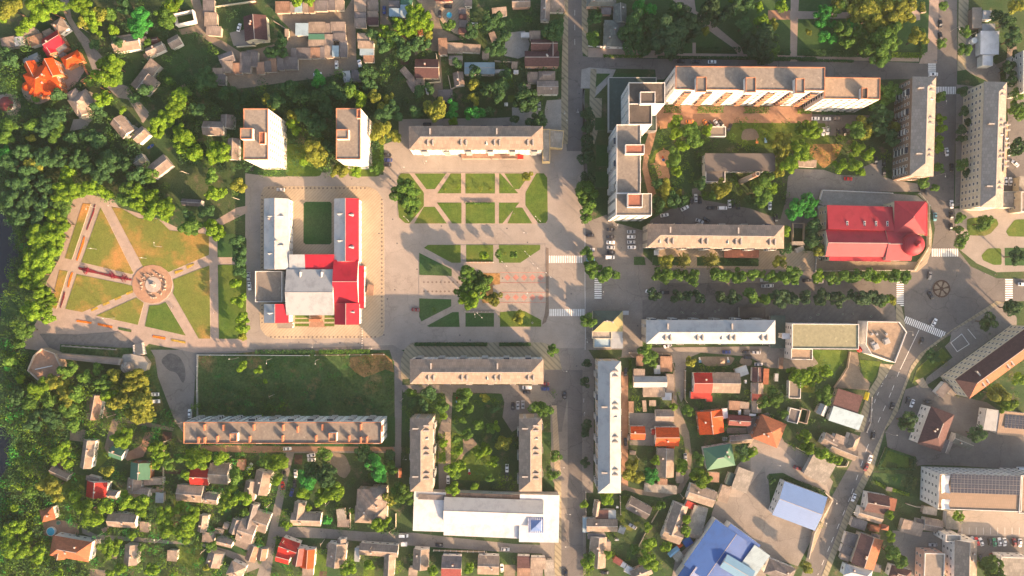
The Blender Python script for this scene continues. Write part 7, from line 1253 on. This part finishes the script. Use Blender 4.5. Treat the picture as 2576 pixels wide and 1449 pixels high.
# ================================================================ LABELS
LMK=[('the school courtyard',620,800,'11'),('the left tower block',0,1350,'10'),('the right tower block',930,1347,'10'),('the north lawns',2250,560,'11'),('the south lawns',2250,1500,'11'),('the north slate-roofed block',2212,1388,'10'),
 ('the roundabout',1743,1457,'31'),('the red-roofed theatre',1000,900,'31'),('the brick chimney',2400,330,'21'),('the huge nine-storey block',2395,790,'20'),('the blackened corner block',1330,1000,'20'),('the orange mansion',415,800,'00'),
 ('the stone memorial',1535,1410,'01'),('the hexagonal bastion',450,780,'02'),('the round turret',1258,802,'02'),('the white supermarket',2500,850,'13'),('the blue market hall',2100,1250,'23'),('the violet-roofed shop',320,745,'33'),
 ('the white solar-roofed office',2130,600,'33'),('the overgrown meadow',400,950,'12'),('the long flat-roofed block',2845,1455,'02'),('the old villa',1160,730,'13'),('the park crossroads',260,150,'30'),('the maroon villa',300,550,'20'),('the garage yard',600,400,'10'),
 ('the pale blue warehouse',2250,687,'10'),('the brick block',1560,1272,'30'),('the cream block',2260,1455,'30'),('the boulevard slate block',2050,928,'21'),('the boulevard metal block',2000,442,'22'),('the angular flat roof',1150,520,'32'),('the diagonal tiled block',2330,745,'32'),
 ('the scarlet half roof',1920,955,'22'),('the green hip roof',2090,250,'23'),('the green ridged roof',1412,390,'03'),('the round pool',510,1002,'03'),('the half-red roof',2110,430,'03'),('the inner courtyard',2250,1449,'12'),('the white cafe',2230,430,'30'),('the olive flat roof',575,488,'32'),
 ('the gold kiosk roof',965,333,'22'),('the brown office roof',1690,1420,'32'),('the maroon wall-ringed house',1720,690,'10'),('the long hillside fence',1650,400,'03'),('the slate hipped house',1232,892,'03'),('the river',100,1200,'01'),('the car park rows',1100,980,'21'),('the broad terracotta roof',20,1400,'32'),('the roofless ruin',1848,170,'00'),('the fan-hipped house',1030,335,'20')]
LMK=[(n,*loc(t,x,y)) for n,x,y,t in LMK]
ORD=['nearest','second nearest','third nearest','fourth nearest','fifth nearest','sixth nearest','seventh nearest','eighth nearest','ninth nearest','tenth nearest','eleventh nearest','twelfth nearest','thirteenth nearest','fourteenth nearest','fifteenth nearest']
bk={}
bpy.context.view_layer.update()
for o,desc,cat,fixed in THINGS:
    if fixed: o['label']=desc; continue
    x,y=o.location.x,o.location.y; L=min(LMK,key=lambda q:math.hypot(q[1]-x,q[2]-y)); dx,dy=x-L[1],y-L[2]; a=math.degrees(math.atan2(dy,dx))%360
    dr=['right of','above and right of','above','above and left of','left of','below and left of','below','below and right of'][int((a+22.5)//45)%8]
    bk.setdefault((desc,dr,L[0]),[]).append((math.hypot(dx,dy),o))
for (desc,dr,ln),v in bk.items():
    v.sort(key=lambda q:q[0])
    for i,(d_,o) in enumerate(v):
        o['label']=desc+' '+dr+' '+ln+('' if len(v)==1 else ', '+ORD[min(i,14)]+' of '+str(len(v)))
# ================================================================ LIGHT & CAMERA
SE=17.5; AZ=134
sun=D.lights.new('sun','SUN'); sun.energy=5; sun.angle=R(.6); sun.color=(1,.61,.345); so=D.objects.new('sun',sun); C.objects.link(so)
a=R(AZ); dv=(math.sin(a)*math.cos(R(SE)),math.cos(a)*math.cos(R(SE)),math.sin(R(SE)))
from mathutils import Vector
so.rotation_euler=Vector(dv).to_track_quat('Z','Y').to_euler(); so.location=(0,0,150)
w=D.worlds.new('World'); bpy.context.scene.world=w; w.use_nodes=True; nt=w.node_tree; bg=nt.nodes['Background']; sk=nt.nodes.new('ShaderNodeTexSky'); sk.sky_type='NISHITA'; sk.sun_disc=False; sk.sun_elevation=R(SE); sk.sun_rotation=R(AZ); sk.dust_density=5.0; sk.air_density=1.0; sk.ozone_density=.6
nt.links.new(sk.outputs[0],bg.inputs[0]); bg.inputs[1].default_value=.1
cam=D.cameras.new('camera'); co=D.objects.new('camera',cam); C.objects.link(co); co.location=(0,0,H); co.rotation_euler=(0,0,0); cam.sensor_width=36; cam.lens=36/(546.13/H); cam.clip_end=12000; cam.clip_start=1
s=bpy.context.scene; s.camera=co; s.view_settings.view_transform='Standard'; s.view_settings.look='None'; s.view_settings.gamma=1; s.view_settings.exposure=1.85; s.view_settings.use_curve_mapping=False
s.cycles.max_bounces=6; s.cycles.diffuse_bounces=3; s.cycles.glossy_bounces=2; s.cycles.transmission_bounces=2; s.cycles.use_denoising=True

hz=MB(); hz.box(-1520,-1520,-1.2,1520,1520,H+6); hm=D.materials.new('haze'); hm.use_nodes=True; nt=hm.node_tree; nt.nodes.clear(); oo=nt.nodes.new('ShaderNodeOutputMaterial'); pv=nt.nodes.new('ShaderNodeVolumePrincipled'); pv.inputs['Color'].default_value=(.82,.93,1,1); pv.inputs['Density'].default_value=.00005; pv.inputs['Anisotropy'].default_value=.2; nt.links.new(pv.outputs[0],oo.inputs['Volume']); M['haze']=hm
o=ob('haze',hz.me('haze',['haze'])); o['kind']='stuff'; o['label']='thin warm morning haze over the town'; o['category']='haze'
